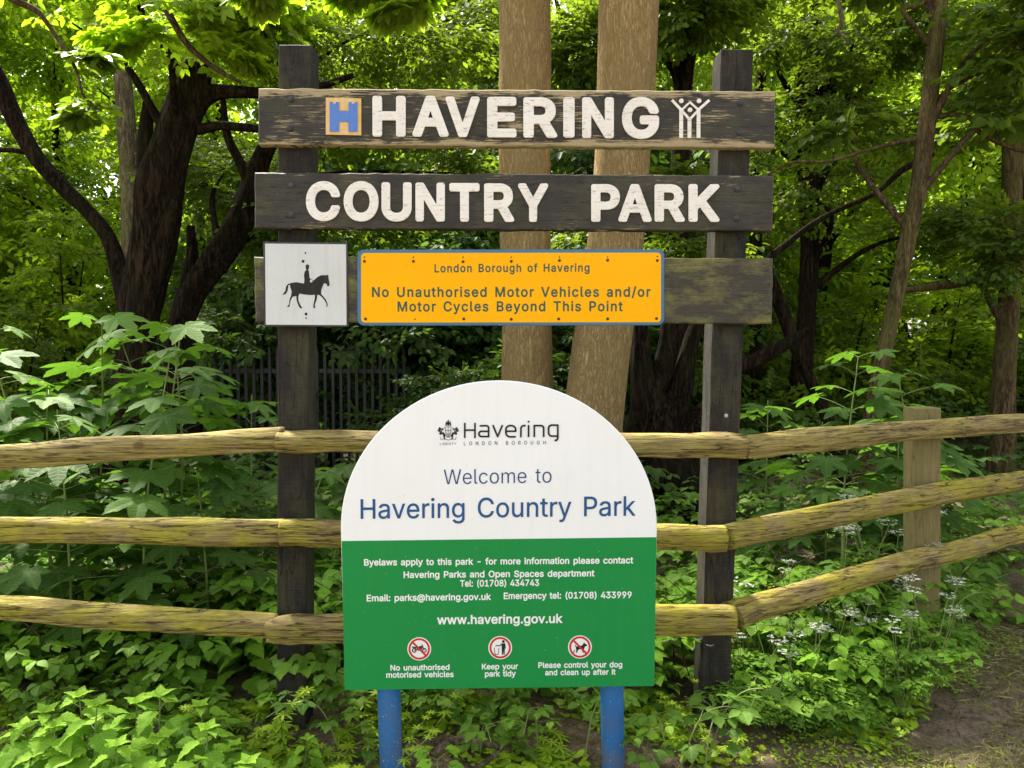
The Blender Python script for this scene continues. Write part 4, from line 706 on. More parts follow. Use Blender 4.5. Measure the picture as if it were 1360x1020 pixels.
# ------------------------------------------------------------------ horse plate
YH = YB - 0.006
Hs = thing('bridleway_sign', W(406, 434, YH), 'square white plate with black horse and rider on the lowest board', 'sign')
P = quad_px((349.5, 321), (461.5, 322), (462.5, 434), (350.5, 433.5), YH, 0, 4)
V, Fs = prism(P, YH, YB - 0.0008, 0.001); part('plate', V, Fs, M['dark_edge'], Hs, smooth=False)
P = quad_px((352, 323.5), (459.5, 324.5), (460.2, 431.8), (353, 431.2), YH - 0.0012, 0, 4)
V, Fs = prism(P, YH - 0.0012, YH - 0.0001, 0.0002); part('face', V, Fs, M['horse_panel'], Hs, smooth=False)
YHF = YH - 0.0014
kx, ky = 7.843, 7.846
def hp(L): return [(340 + x / kx, 310 + y / ky) for x, y in L]
horse = hp([(355, 520), (375, 515), (420, 508), (500, 522), (505, 480), (500, 430), (510, 395), (525, 380), (519, 360), (517, 335), (526, 324), (545, 324), (554, 338), (551, 362), (543, 380), (552, 400), (558, 465),
            (598, 492), (640, 455), (680, 435), (742, 436), (752, 428), (756, 470), (768, 530), (762, 548), (742, 550), (738, 528), (708, 518), (690, 560), (680, 590), (678, 630), (700, 655), (728, 690), (748, 738), (740, 766), (730, 762), (738, 738), (714, 698),
            (690, 668), (662, 642), (640, 640), (632, 690), (612, 740), (618, 776), (598, 778), (598, 745), (610, 690), (616, 640), (560, 642), (500, 636), (452, 626), (440, 660), (442, 700), (462, 748), (482, 778), (462, 780), (446, 760), (424, 700), (420, 652), (380, 660), (360, 700), (350, 745), (350, 762),
            (330, 768), (330, 754), (344, 740), (350, 690), (368, 640), (372, 600), (356, 560), (354, 532), (338, 540), (328, 600), (310, 632), (275, 642), (305, 600), (315, 550), (335, 525)])
# the arm leaves a small gap above the horse's neck
flat_px([horse], YHF, 0.0006).part('horse_and_rider', M['black_print'], Hs, smooth=False)
flat_px([hp([(566, 478), (594, 497), (572, 512), (562, 505)])], YHF - 0.0008, 0.0002).part('gap', M['horse_panel'], Hs, smooth=False)
for (x, y, r) in ((405.5, 336, 1.2), (402.5, 347, 2.0), (406.5, 417, 2.0), (406.5, 422.5, 1.1)):
    c = W(x, y, YHF); V, q = sph(c, r * pxs(YHF), 8, 5, (1, .5, 1)); part('screw', V, q, M['black_print'], Hs)

# ------------------------------------------------------------------ yellow plate
YY = YB - 0.010
Ys = thing('byelaw_sign', W(679, 432, YY), 'long orange-yellow plate with blue border about motor vehicles on the lowest board', 'sign')
def rrect(x0, y0, x1, y1, r, dy=0.0, n=6):
    out = []
    for cx_, cy_, a0 in ((x1 - r, y0 + r, -90), (x1 - r, y1 - r, 0), (x0 + r, y1 - r, 90), (x0 + r, y0 + r, 180)):
        for k in range(n + 1):
            a = R(a0 + 90 * k / n); out.append((cx_ + r * math.cos(a), cy_ + r * math.sin(a) + dy * (cx_ - x0) / (x1 - x0)))
    return out
def poly_part(name, pts, Y, th, mat, parent, bev=0.0005):
    P = np.array([W(x, y, Y)[[0, 2]] for x, y in pts])
    a = 0.5 * np.sum(P[:, 0] * np.roll(P[:, 1], -1) - np.roll(P[:, 0], -1) * P[:, 1])
    if a < 0: P = P[::-1]
    V, Fs = prism(P, Y, Y + th, bev)
    return part(name, V, Fs, mat, parent, smooth=False)
poly_part('border', rrect(474.5, 331.5, 882.5, 432.5, 9, -0.5), YY, 0.0092, M['blue_border'], Ys, 0.002)
poly_part('face', rrect(479.5, 336, 878, 428.5, 5, -0.5), YY - 0.0012, 0.0011, M['yellow_panel'], Ys, 0.0003)
YT = YY - 0.0016
t = MB(); words_px('lettering', M['teal_print'], Ys, 'London Borough of Havering', 577, 783, 361.5, 360.5, 10.5, YT, wt='T', spacing=1.12)
words_px('lettering', M['teal_print'], Ys, 'No Unauthorised Motor Vehicles and/or', 494, 864, 394.2, 393.8, 12.8, YT, wt='T', spacing=1.12)
words_px('lettering', M['teal_print'], Ys, 'Motor Cycles Beyond This Point', 528, 827, 413.4, 413, 12.8, YT, wt='T', spacing=1.12)
for x, y in [(484, 347), (549, 347), (615, 347.5), (679, 347), (743, 346), (807, 345.5), (873, 346), (485.5, 423.5), (616, 423.5), (679, 424), (742, 423.5), (807, 423.5), (872, 423)]:
    c = W(x, y, YT); V, q = sph(c, 2.0 * pxs(YT), 8, 5, (1, .5, 1)); part('screw', V, q, M['rust'], Ys)
for x, y in [(484, 341.5), (549, 341.5), (615, 341.5), (679, 341.5), (743, 341.5), (807, 341.5), (873, 340.5), (551, 424)]:
    c = W(x, y, YT); V, q = sph(c, 1.0 * pxs(YT), 6, 4, (1, .4, 1)); part('screw', V, q, M['rust'], Ys)

# ------------------------------------------------------------------ the newer welcome sign
YW = 2.60
wb = W(663, 1030, YW); wb[2] = 0
Ws = thing('welcome_sign', wb, 'arched white and green welcome panel on two blue posts in front of the fence', 'sign')
arch = [(662.5 + 210 * math.cos(a), 700 - 194.5 * math.sin(a)) for a in np.linspace(0, math.pi, 49)]
outline = [(869, 911), (872.3, 716)] + arch + [(453, 720), (458, 917)]
pw = poly_part('panel', outline, YW, 0.022, M['white_panel'], Ws, 0.003)
poly_part('green_field', [(453.6, 718.6), (457.8, 916.6), (869, 911), (872, 713.5)], YW - 0.0010, 0.0009, M['green_panel'], pw, 0.0002)
YS = YW - 0.0016
def wtext(rows, mat, name):
    for (s, x0, x1, y0, y1, cap, off, sp) in rows:
        words_px(name, mat, pw, s, x0, x1, y0, y1, cap, YS, wt='L' if off < 0 else ('R' if off < .01 else 'B'), spacing=sp)
wtext([('Welcome to', 589.5, 732.5, 643.3, 641, 20, -0.012, 1.0)], M['navy'], 'lettering')
wtext([('Havering Country Park', 479, 844, 689, 684.8, 26, 0.004, 1.0)], M['blue_print'], 'lettering')
wtext([('Byelaws apply to this park - for more information please contact', 483.5, 841, 751, 748, 8.3, 0.022, 1.0),
       ('Havering Parks and Open Spaces department', 536, 789.5, 767.5, 765.3, 8.3, 0.022, 1.0),
       ('Tel: (01708) 434743', 611, 716, 779, 778, 8.3, 0.022, 1.0),
       ('Email: parks@havering.gov.uk', 487, 652, 798.5, 796.5, 8.3, 0.022, 1.0), ('Emergency tel: (01708) 433999', 669, 839, 795.5, 794, 8.3, 0.022, 1.0),
       ('www.havering.gov.uk', 580.5, 747, 829, 827, 11.5, 0.022, 1.0),
       ('No unauthorised', 518.5, 597, 890.5, 889.5, 7.2, 0.022, 1.0), ('motorised vehicles', 513, 602.5, 900, 899, 7.2, 0.022, 1.0),
       ('Keep your', 640, 688, 889, 888.3, 7.2, 0.022, 1.0), ('park tidy', 644, 685, 898.5, 898, 7.2, 0.022, 1.0),
       ('Please control your dog', 715, 826.5, 887, 886, 7.2, 0.022, 1.0), ('and clean up after it', 724, 817.5, 896.8, 895.8, 7.2, 0.022, 1.0)], M['white_print'], 'lettering')
wtext([('LONDON BOROUGH', 616, 725, 591.3, 590, 4.8, 0.004, 1.9)], M['grey_print'], 'lettering')
# "Havering" drawn with thin squarish strokes
k = 1360 / 220.0
def lp(L): return [(560 + x / k, 540 + y / k) for x, y in L]
def arc(cx, cy, rx, ry, a0, a1, n=8): return [(cx + rx * math.cos(R(a0 + (a1 - a0) * i / n)), cy + ry * math.sin(R(a0 + (a1 - a0) * i / n))) for i in range(n + 1)]
LW = 2.3
strokes = [[(354, 138), (354, 254)], [(438, 138), (438, 254)], [(354, 193), (438, 193)],
           arc(482, 158, 0.1, 0.1, 0, 1, 1) + [(530, 157)] + arc(530, 177, 20, 20, -90, 0) + [(550, 246), (500, 246)] + arc(490, 224, 20, 21, 90, 270) + [(548, 203)],
           [(586, 155), (624, 246), (662, 155)],
           [(692, 202), (772, 202)] + arc(735, 190, 37, 34, 0, -90) + arc(728, 190, 36, 34, -90, -180) + [(692, 212)] + arc(726, 212, 34, 36, 180, 90) + [(768, 248)],
           [(815, 248), (815, 185)] + arc(842, 182, 27, 26, 180, 270) + [(850, 156)],
           [(878, 156), (878, 246)], [(878, 121), (878, 126)],
           [(925, 246), (925, 156), (975, 156)] + arc(978, 180, 24, 24, -90, 0) + [(1002, 246)],
           [(1118, 152), (1070, 152)] + arc(1070, 180, 28, 28, -90, -180) + [(1042, 212)] + arc(1070, 212, 28, 30, 180, 90) + [(1118, 242), (1118, 242)],
           [(1118, 150), (1118, 252)] + arc(1096, 252, 22, 26, 0, 90)]
h = MB(); i = 0
for s_ in strokes:
    for q in stroke(lp(s_), LW):
        V, Fs = flat_px([q], YS, 0.0003 + 0.00001 * i).out(); h.add(V, Fs); i += 1
h.part('logo_lettering', M['black_print'], pw, smooth=False)
# small coat of arms: castle crest, oak sprays, supporters, shield and motto
c = MB(); i = 0
def cadd(polys):
    global i
    for q in polys:
        V, Fs = flat_px([q], YS, 0.0003 + 0.00001 * i).out(); c.add(V, Fs); i += 1
X0, Y0 = 218, 200
cadd([lp([(194, 158), (200, 118), (208, 132), (218, 104), (228, 132), (236, 118), (243, 158), (232, 158), (228, 142), (222, 158), (214, 158), (208, 142), (204, 158)])])
for sx_ in (-1, 1):
    for L in ([(70, -28), (78, -10)], [(84, -2), (66, 4)], [(70, -4), (60, -22)], [(54, 4), (70, 22)], [(66, 28), (50, 20)], [(44, -18), (56, -6)]):
        cadd(stroke(lp([(X0 + sx_ * a, Y0 + b_) for a, b_ in L]), 1.6))
    cadd([lp([(X0 + sx_ * a, Y0 + b_) for a, b_ in [(20, 40), (26, 26), (40, 8), (50, 16), (44, 28), (40, 46), (34, 72), (24, 70), (28, 52)]][::1])])
    cadd(stroke(lp([(X0 + sx_ * 58, Y0 + 4), (X0 + sx_ * 46, Y0 + 22)]), 1.2)); cadd(stroke(lp([(X0 + sx_ * 10, Y0 + 46), (X0 + sx_ * 4, Y0 + 48)]), 1.6))
c.part('coat_of_arms', M['black_print'], pw, smooth=False)
c = MB()
for sx_ in (-1, 1):
    cadd(stroke(lp([(X0, Y0 - 36), (X0 + sx_ * 30, Y0 - 30), (X0 + sx_ * 44, Y0 - 8)]), .6)); cadd(stroke(lp([(X0 + sx_ * 22, Y0 - 20), (X0 + sx_ * 22, Y0 + 10), (X0, Y0 + 36)]), .7))
    cadd(stroke(lp([(X0 + sx_ * 60, Y0 + 70), (X0 + sx_ * 30, Y0 + 62), (X0, Y0 + 76)]), .6)); cadd(stroke(lp([(X0 + sx_ * 20, Y0 + 22), (X0 + sx_ * 12, Y0 + 40)]), .6))
    cadd(stroke(lp([(X0 + sx_ * 66, Y0 + 50), (X0 + sx_ * 60, Y0 + 70)]), .5))
cadd(stroke(lp([(X0 - 22, Y0 - 4), (X0 + 22, Y0 - 4)]), .6)); cadd(stroke(lp([(X0, Y0 - 30), (X0, Y0 + 30)]), .5))
V, Fs = text_px('LIBERTY', 584.3, 606.3, 591.3, 591, 3.4, YS, wt='L'); c.add(V, Fs)
c.part('crest_lines', M['grey_print'], pw, smooth=False)
# the three round symbols
def symbol(cx, cy, slash):
    r = poly_part('symbol', disc(cx, cy, 15.8, 36, 15.4), YS, 0.0006, M['white_print'], pw, 0.0)
    V, q = ring_px(cx, cy, 11.6, 14.3, YS - 0.0001, 0.0004); o = part('red_ring', V, q, M['red_print'], r, smooth=False)
    if slash: flat_px(stroke([(cx - 8.6, cy - 8.6), (cx + 8.6, cy + 8.6)], 2.6, False), YS - 0.0009, 0.0002).part('slash', M['red_print'], r, smooth=False)
    return r
def ink(polys, par, name):
    b = MB()
    for i_, q in enumerate(polys):
        V, Fs = flat_px([q], YS - 0.0001, 0.0003 + 0.00001 * i_).out(); b.add(V, Fs)
    b.part(name, M['black_print'], par, smooth=False)
s1 = symbol(556.8, 861.8, True)
rb = MB()
for cx_ in (-6.6, 6.8):
    V, q = ring_px(556.8 + cx_, 863.8, 1.8, 3.2, YS - 0.0001, 0.0003, 16); rb.add(V, q)
x, y = 556.8, 861.8
for i_, q in enumerate(stroke([(x - 9, y - 2.5), (x - 3, y - 1.4), (x + 1, y - 2.8), (x + 4.5, y - 3.6)], 1.7) + stroke([(x + 3.5, y - 6.0), (x + 4.5, y - 3.6), (x + 6.8, y + 2)], 1.0) + stroke([(x - 6.6, y + 2), (x - 2, y), (x + 1.5, y + 2), (x + 4, y - 2)], 1.3)
                       + [[(x - 3, y - 1.5), (x + 3, y - 2.5), (x + 2.6, y + 2.4), (x - 2.4, y + 2.2)]]):
    V, Fs = flat_px([q], YS - 0.0001, 0.0004 + 0.00001 * i_).out(); rb.add(V, Fs)
rb.part('motorcycle_pictogram', M['black_print'], s1, smooth=False)
s2 = symbol(664.3, 860.2, False); x, y = 664.3, 860.2
ink([disc(x + 4.2, y - 8.2, 1.9, 12)] + [[(x + 1.6, y - 5.8), (x + 6.9, y - 5.8), (x + 7.3, y + 1.2), (x + 6.2, y + 1.2), (x + 6.0, y + 9.2), (x + 4.5, y + 9.2), (x + 4.2, y + 2.4), (x + 3.9, y + 9.2), (x + 2.3, y + 9.2), (x + 2.0, y)]]
    + stroke([(x + 2.2, y - 4.8), (x - 0.8, y - 2.4), (x - 4.2, y - 3.0)], 1.3) + stroke([(x - 8.0, y + 0.6), (x - 6.6, y + 9), (x - 2.8, y + 9), (x - 1.6, y + 0.6)], 0.8) + stroke([(x - 6.0, y - 1), (x - 5.0, y - 3)], 0.7), s2, 'litter_pictogram')
s3 = symbol(770.2, 859.3, True); x, y = 770.2, 859.3
ink([[(x - 5.2, y - 0.6), (x + 3.4, y - 2.4), (x + 5.4, y - 6.2), (x + 6.4, y - 4.8), (x + 9.6, y - 3.0), (x + 9.0, y - 1.2), (x + 6.8, y - 0.8), (x + 5.4, y + 3.0), (x + 5.0, y + 7.4), (x + 3.4, y + 7.4), (x + 3.6, y + 3.0), (x - 0.4, y + 2.8), (x - 2.6, y + 4.0), (x - 3.0, y + 5.4), (x - 4.0, y + 7.4), (x - 5.6, y + 7.4), (x - 4.8, y + 4.0), (x - 5.4, y + 1.4)]]
    + stroke([(x - 5.0, y), (x - 6.4, y - 2.6)], 0.9) + [disc(x - 7.6, y + 4.4, 0.8, 8), disc(x - 7.9, y + 6.6, 1.0, 8)], s3, 'dog_pictogram')
# posts: blue steel tubes
for (x0, x1, xb0, xb1) in ((501, 531.5, 505, 535), (797, 828, 799, 830)):
    Y = YW + 0.022 + 0.040
    A = (W(x0, 911, Y) + W(x1, 911, Y)) / 2; B = (W(xb0, 1030, Y) + W(xb1, 1030, Y)) / 2; r = (W(x1, 911, Y) - W(x0, 911, Y))[0] / 2
    d = (A - B) / np.linalg.norm(A - B)
    pts = [B - d * 0.3 + d * u for u in np.linspace(0, np.linalg.norm(A - B) + 0.3 + 0.62, 12)]
    V, Fs = tube(pts, np.full(12, r), 24); part('post', V, Fs, M['blue_post'], Ws)

# ================================================================== post and rail fence
YR = 2.93
fb = W(300, 900, 3.0); fb[2] = 0
Fe = thing('rail_fence', fb, 'rustic fence of mossy yellow-brown wooden rails running past the sign posts', 'fence')
def rail(pts, rad, mi, seed, flatb=0.55, name='rail', label=None, n=130, cutend=False):
    """pts: (px, py, Y) centre line; rad: half heights in metres; the underside is split flat"""
    C = np.array([W(x, y, Y) for x, y, Y in pts]); C = smooth_path(C, n=n)
    rr = np.interp(np.linspace(0, 1, n), np.linspace(0, 1, len(rad)), rad)
    L = np.linspace(0, 1, n)
    C[:, 2] += 0.005 * wob(L * 9, L * 0 + seed, 1, seed); rr = rr * (1 + 0.05 * wob(L * 14, L * 0, 1, seed * 2.3))
    def fl(V, c):
        d = V - c[:, None]
        lim = -rr[:, None] * flatb * (1 + 0.10 * wob(L[:, None] * 22, d[..., 1] * 30, 1, seed))
        d[..., 2] = np.where(d[..., 2] < lim, lim + (d[..., 2] - lim) * 0.25, d[..., 2])
        q = (d[..., 2] / rr[:, None] + flatb * 0.62 + 0.10 * wob(L[:, None] * 11, 0 * L[:, None], 1, seed + 4)) / 0.10
        if flatb < 0.9: d[..., 1] *= 1 - 0.22 * np.exp(-q * q)          # the split edge leaves a dark groove and a ragged lip
        lift = rr[:, None] * (1 - flatb) * 0.4; d[..., 2] += lift * 0.6
        d[..., 1] *= 0.85
        return c[:, None] + d
    V, Fs = tube(C, rr * 1.06, 56, seed, 0.09, True, fl, lobes=0.045)
    e = rng.normal(0, 1, 4)
    return part(name, V, Fs, M['rail'][mi], Fe, label=label)
h3 = pxs(2.95)
# left bay
rail([(-330, 626, 2.86), (-150, 622, 2.88), (0, 614, 2.90), (120, 605, 2.92), (250, 596, 2.93), (378, 588.5, 2.94)], [20.5 * h3, 20 * h3, 19.5 * h3, 18 * h3, 18 * h3], 0, 1, 0.5)
rail([(-330, 700, 2.90), (-100, 703, 2.91), (0, 704.5, 2.92), (190, 706.5, 2.93), (377, 708, 2.945)], [16 * h3, 16 * h3, 17 * h3, 18 * h3], 1, 2, 0.95)
rail([(-330, 785, 2.93), (-100, 804, 2.93), (0, 811.5, 2.93), (120, 822, 2.93), (250, 829, 2.93), (366, 837, 2.94)], [18 * h3, 17 * h3, 19 * h3, 18 * h3], 2, 3, 0.5)
# middle bay
rail([(370, 591, 2.925), (430, 590, 2.92), (500, 591, 2.92), (700, 594, 2.92), (850, 596, 2.92), (930, 597, 2.92), (988, 598, 2.925)], [18 * h3, 16.5 * h3, 17 * h3, 18.5 * h3, 19 * h3], 0, 4, 0.6)
rail([(374, 708.5, 2.925), (460, 709, 2.92), (700, 711, 2.92), (880, 713.5, 2.92), (963, 714, 2.925)], [18 * h3, 18 * h3, 17.5 * h3, 17.5 * h3], 1, 5, 0.95)
rail([(357, 841, 2.925), (380, 838.5, 2.92), (460, 837, 2.92), (700, 831, 2.92), (880, 827, 2.92), (974, 828, 2.925)], [16 * h3, 22 * h3, 21 * h3, 22 * h3, 22 * h3], 2, 6, 0.62)
# right bay runs back into the wood
rail([(984, 596, 2.95), (1040, 592, 3.04), (1130, 583, 3.22), (1236, 572, 3.46), (1330, 566, 3.72), (1500, 560, 4.25), (1650, 556, 4.9)], [17.5 * h3, 17.5 * h3, 17 * h3, 16.6 * h3, 17 * h3, 17 * h3], 0, 7, 0.7)
rail([(964, 715, 2.95), (1040, 699, 3.06), (1130, 679, 3.24), (1236, 658, 3.46), (1360, 640, 3.80), (1500, 622, 4.28), (1650, 606, 4.9)], [16.5 * h3] * 6, 1, 8, 0.97)
rail([(972, 823, 2.96), (1000, 812, 3.02), (1060, 795, 3.12), (1130, 773, 3.26), (1236, 742, 3.48), (1318, 722, 3.68)], [20 * h3, 18 * h3, 18 * h3, 17.5 * h3, 16 * h3], 2, 9, 0.62)
rail([(1310, 722, 3.66), (1360, 710, 3.80), (1480, 690, 4.2), (1650, 664, 4.9)], [16 * h3] * 4, 2, 10, 0.62)
post_px((1213, 542), (1250, 542), (1250, 850), (1213, 850), 3.52, 0.09, M['post_green'], Fe, extend=0.2, seed=5, label='square pale green-brown timber fence post')
post_px((-380, 560), (-340, 560), (-340, 960), (-380, 960), 3.0, 0.09, M['post_green'], Fe, extend=0.2, seed=6)
post_px((1640, 560), (1670, 560), (1670, 760), (1640, 760), 4.95, 0.09, M['post_green'], Fe, extend=0.2, seed=8)

# ================================================================== ground
def path_side(x, y):
    """positive on the bare earth path"""
    xs = np.array([-3.5, -1.4, -.3, .3, .6, .97, 1.29, 1.45, 1.8, 2.06, 2.84, 3.6, 6, 12]); ys = np.array([2.15, 2.2, 2.35, 2.5, 2.68, 2.93, 2.88, 2.98, 3.34, 3.58, 4.05, 4.6, 6.2, 11])
    return np.interp(x, xs, ys) + 0.07 * wob(x, y, 5) + 0.05 * wob(x, y, 13, 4) - y
def ground():
    xs = np.concatenate([-np.geomspace(300, 6, 16), np.linspace(-5, 5, 200), np.geomspace(6, 300, 16)])
    ys = np.concatenate([-np.geomspace(200, 2, 12), np.linspace(-1, 9, 200), np.geomspace(9.5, 500, 24)])
    X, Yg = np.meshgrid(xs, ys, indexing='ij')
    Z = gz(np.clip(X, -30, 30), Yg) + 0.006 * wob(X, Yg, 31) + 0.004 * wob(X, Yg, 67, 2)
    V = np.stack([X, Yg, Z], -1).reshape(-1, 3); a, b_ = X.shape
    i = np.arange(a - 1)[:, None]; j = np.arange(b_ - 1)[None]
    q = np.stack([i * b_ + j, (i + 1) * b_ + j, (i + 1) * b_ + j + 1, i * b_ + j + 1], -1).reshape(-1, 4)
    m = NT('soil'); pos = m.t.nodes.new('ShaderNodeNewGeometry').outputs['Position']
    n1 = m.noise(pos, 9, 8, 0.75); n2 = m.noise(pos, 70, 6, 0.75); n3 = m.noise(pos, 2.2, 4, 0.6)
    c = m.ramp(m.math('ADD', m.math('MULTIPLY', n1, 0.5), m.math('MULTIPLY', n2, 0.5)), [(0.35, (0.060, 0.041, 0.025)), (0.5, (0.20, 0.148, 0.098)), (0.63, (0.33, 0.26, 0.18))])
    c = m.mix(m.math('MULTIPLY', m.ramp(n3, [(0.45, 0.), (0.62, 1.)]), 0.5), c, m.mix(n2, (0.07, 0.07, 0.015), (0.16, 0.17, 0.03)))
    st = m.ramp(m.n('TexVoronoi', {'Vector': pos, 'Scale': 85.0}), [(0.16, 1.0), (0.26, 0.0)])
    c = m.mix(m.math('MULTIPLY', m.math('MULTIPLY', st, m.ramp(n1, [(0.5, 0.), (0.6, 1.)])), 0.7), c, (0.26, 0.20, 0.14))
    m.pbr(c, 0.95, m.bump(m.math('ADD', m.math('ADD', n2, n1), m.math('MULTIPLY', st, .5)), 0.9, 0.02), 0.15)
    o = part('ground', V, q, m.m); o['kind'] = 'structure'
ground()

ORD = ['first', 'second', 'third', 'fourth', 'fifth', 'sixth', 'seventh', 'eighth', 'ninth', 'tenth', 'eleventh', 'twelfth', 'thirteenth', 'fourteenth', 'fifteenth', 'sixteenth', 'seventeenth', 'eighteenth', 'nineteenth', 'twentieth', 'twenty-first', 'twenty-second']

# ================================================================== leaf prototypes (length along +Y, face up +Z)
def leaf_simple(w=0.30, fold=0.10, droop=0.12):
    V = np.array([(0, 0, 0), (-w, .32, fold * .8), (-w * .72, .70, fold * .5 - droop * .5), (0, 1, -droop), (w * .72, .70, fold * .5 - droop * .5), (w, .32, fold * .8), (0, .5, -droop * .25)], float)
    F_ = np.array([(0, 6, 2, 1), (6, 3, 2, 6), (0, 5, 4, 6), (6, 4, 3, 6)])
    F_ = np.array([(0, 3, 2, 1), (0, 5, 4, 3)])
    return V[:6], F_, np.stack([V[:6, 0], V[:6, 1]], 1)
def leaf_blade(prof, rows=9, serr=0.05, fold=0.18, droop=0.25, wave=0.02, cols=(-1, -.5, 0, .5, 1), seed=0, heart=0.0):
    r = np.random.default_rng(seed)
    v = np.linspace(0, 1, rows); hw = np.interp(v, *zip(*prof))
    V = []; U = []
    for i, (t, w) in enumerate(zip(v, hw)):
        ww = w * (1 + serr * (1 if i % 2 else -1))
        for c in cols:
            x = c * ww; y = t - heart * abs(c) ** 2 * max(0, 0.25 - t) * 2 + (0.02 if i % 2 else 0) * abs(c)
            z = fold * abs(x) - droop * t * t + wave * math.sin(t * 14 + c * 3) * abs(c) + 0.012 * r.normal()
            V.append((x, y, z)); U.append((x, t))
    n = len(cols); i = np.arange(rows - 1)[:, None]; j = np.arange(n - 1)[None]
    q = np.stack([i * n + j, i * n + j + 1, (i + 1) * n + j + 1, (i + 1) * n + j], -1).reshape(-1, 4)
    return np.array(V), q, np.array(U)
P_NET = [(0, .10), (.06, .26), (.15, .36), (.30, .38), (.5, .30), (.75, .16), (.92, .05), (1, 0.004)]
P_BRA = [(0, .03), (.12, .22), (.3, .36), (.5, .39), (.7, .31), (.88, .15), (1, 0.004)]
P_HRT = [(0, .25), (.1, .42), (.25, .5), (.45, .46), (.7, .28), (.9, .10), (1, .004)]
P_RND = [(0, .2), (.12, .4), (.35, .52), (.6, .5), (.85, .3), (1, .05)]
P_STR = [(0, .02), (.3, .09), (.6, .11), (.85, .08), (1, .004)]
L_NET = leaf_blade(P_NET, 15, 0.09, 0.22, 0.22, seed=1)
L_BRA = leaf_blade(P_BRA, 13, 0.07, 0.25, 0.18, seed=2)
L_HRT = leaf_blade(P_HRT, 11, 0.06, 0.15, 0.25, seed=3, heart=0.6)
L_RND = leaf_blade(P_RND, 7, 0.05, 0.12, 0.15, seed=4, cols=(-1, 0, 1), heart=0.8)
L_BRS = leaf_blade(P_BRA, 7, 0.05, 0.22, 0.2, seed=5, cols=(-1, 0, 1))
L_STR = leaf_blade(P_STR, 4, 0.0, 0.1, 0.2, seed=6, cols=(-1, 0, 1))
L_SIM = leaf_simple()
def leaf_maple(seed=0):
    r = np.random.default_rng(seed)
    A = [(0, 1.0), (6, .90), (9, .80), (13, .80), (17, .66), (21, .58), (26, .50), (31, .60), (34, .74), (39, .74), (44, .86), (48, .95), (53, .84), (58, .76), (62, .76), (68, .60), (76, .46), (84, .46), (90, .56), (97, .58), (104, .66), (112, .54), (124, .42), (140, .36), (160, .26), (174, .12)]
    A = A + [(360 - a, rr) for a, rr in A[::-1] if a > 0]
    V = [(0, 0, 0)]; U = [(0.0, 0.0)]
    n = len(A)
    for s_ in (0.5, 1.0):
        for a, rr in A:
            rr = rr * s_ * (1 + (r.normal(0, .03) if s_ == 1 else 0)); x, y = rr * math.sin(R(a)), rr * math.cos(R(a))
            aa = min(a, 360 - a); lob = min(abs(aa - c) for c in (0, 48, 104)); z = -0.16 * rr * rr + 0.0030 * lob * rr
            V.append((x, y, z)); U.append((rr * math.sin(R(lob)) * 0.9, rr))
    F3 = np.array([(0, 1 + (i + 1) % n, 1 + i) for i in range(n)])
    F4 = np.array([(1 + i, 1 + (i + 1) % n, 1 + n + (i + 1) % n, 1 + n + i) for i in range(n)])
    F3 = np.concatenate([F3[:, [0, 1, 2]]])
    F4b = np.array([(a, b_, c_, c_) for a, b_, c_ in F3])
    V = np.array(V); V[:, 1] *= 1.0
    return V, (F3, F4), np.array(U)
L_MAP = leaf_maple(1)

def frame(d, n):
    y = d / np.maximum(np.linalg.norm(d, axis=-1, keepdims=True), 1e-9)
    z = n - (n * y).sum(-1, keepdims=True) * y; z /= np.maximum(np.linalg.norm(z, axis=-1, keepdims=True), 1e-9)
    x = np.cross(y, z)
    return np.stack([x, y, z], -1)     # columns
class Fol:
    """collects many placed copies of leaf prototypes into ONE mesh"""
    def __init__(s): s.V = []; s.F = {}; s.R = {}; s.U = []; s.n = 0
    def add(s, proto, M_, T, rnd):
        V, Fq, U = proto; k = len(T)
        if k == 0: return
        Fqs = Fq if isinstance(Fq, tuple) else (Fq,)
        P = np.einsum('nij,vj->nvi', M_, V) + T[:, None]
        for f in Fqs:
            w = f.shape[1]
            s.F.setdefault(w, []).append((f[None] + (np.arange(k) * len(V))[:, None, None] + s.n).reshape(-1, w))
            s.R.setdefault(w, []).append(np.repeat(rnd, len(f)))
        s.V.append(P.reshape(-1, 3)); s.U.append(np.tile(U, (k, 1))); s.n += k * len(V)
    def data(s, name, mat, off=None):
        V = np.concatenate(s.V)
        if off is not None: V = V - off
        Fs = [np.concatenate(s.F[w]) for w in s.F]; rn = np.concatenate([np.concatenate(s.R[w]) for w in s.F])
        return mesh_data(name, V, Fs, mat, True, rn, np.concatenate(s.U))
    def build(s, name, mat, parent=None):
        return link(name, s.data(name, mat, wloc(parent) if parent is not None else None), parent)
def rotz(a):
    c, s = np.cos(a), np.sin(a); z = np.zeros_like(c); o = np.ones_like(c)
    return np.stack([np.stack([c, -s, z], -1), np.stack([s, c, z], -1), np.stack([z, z, o], -1)], -2)

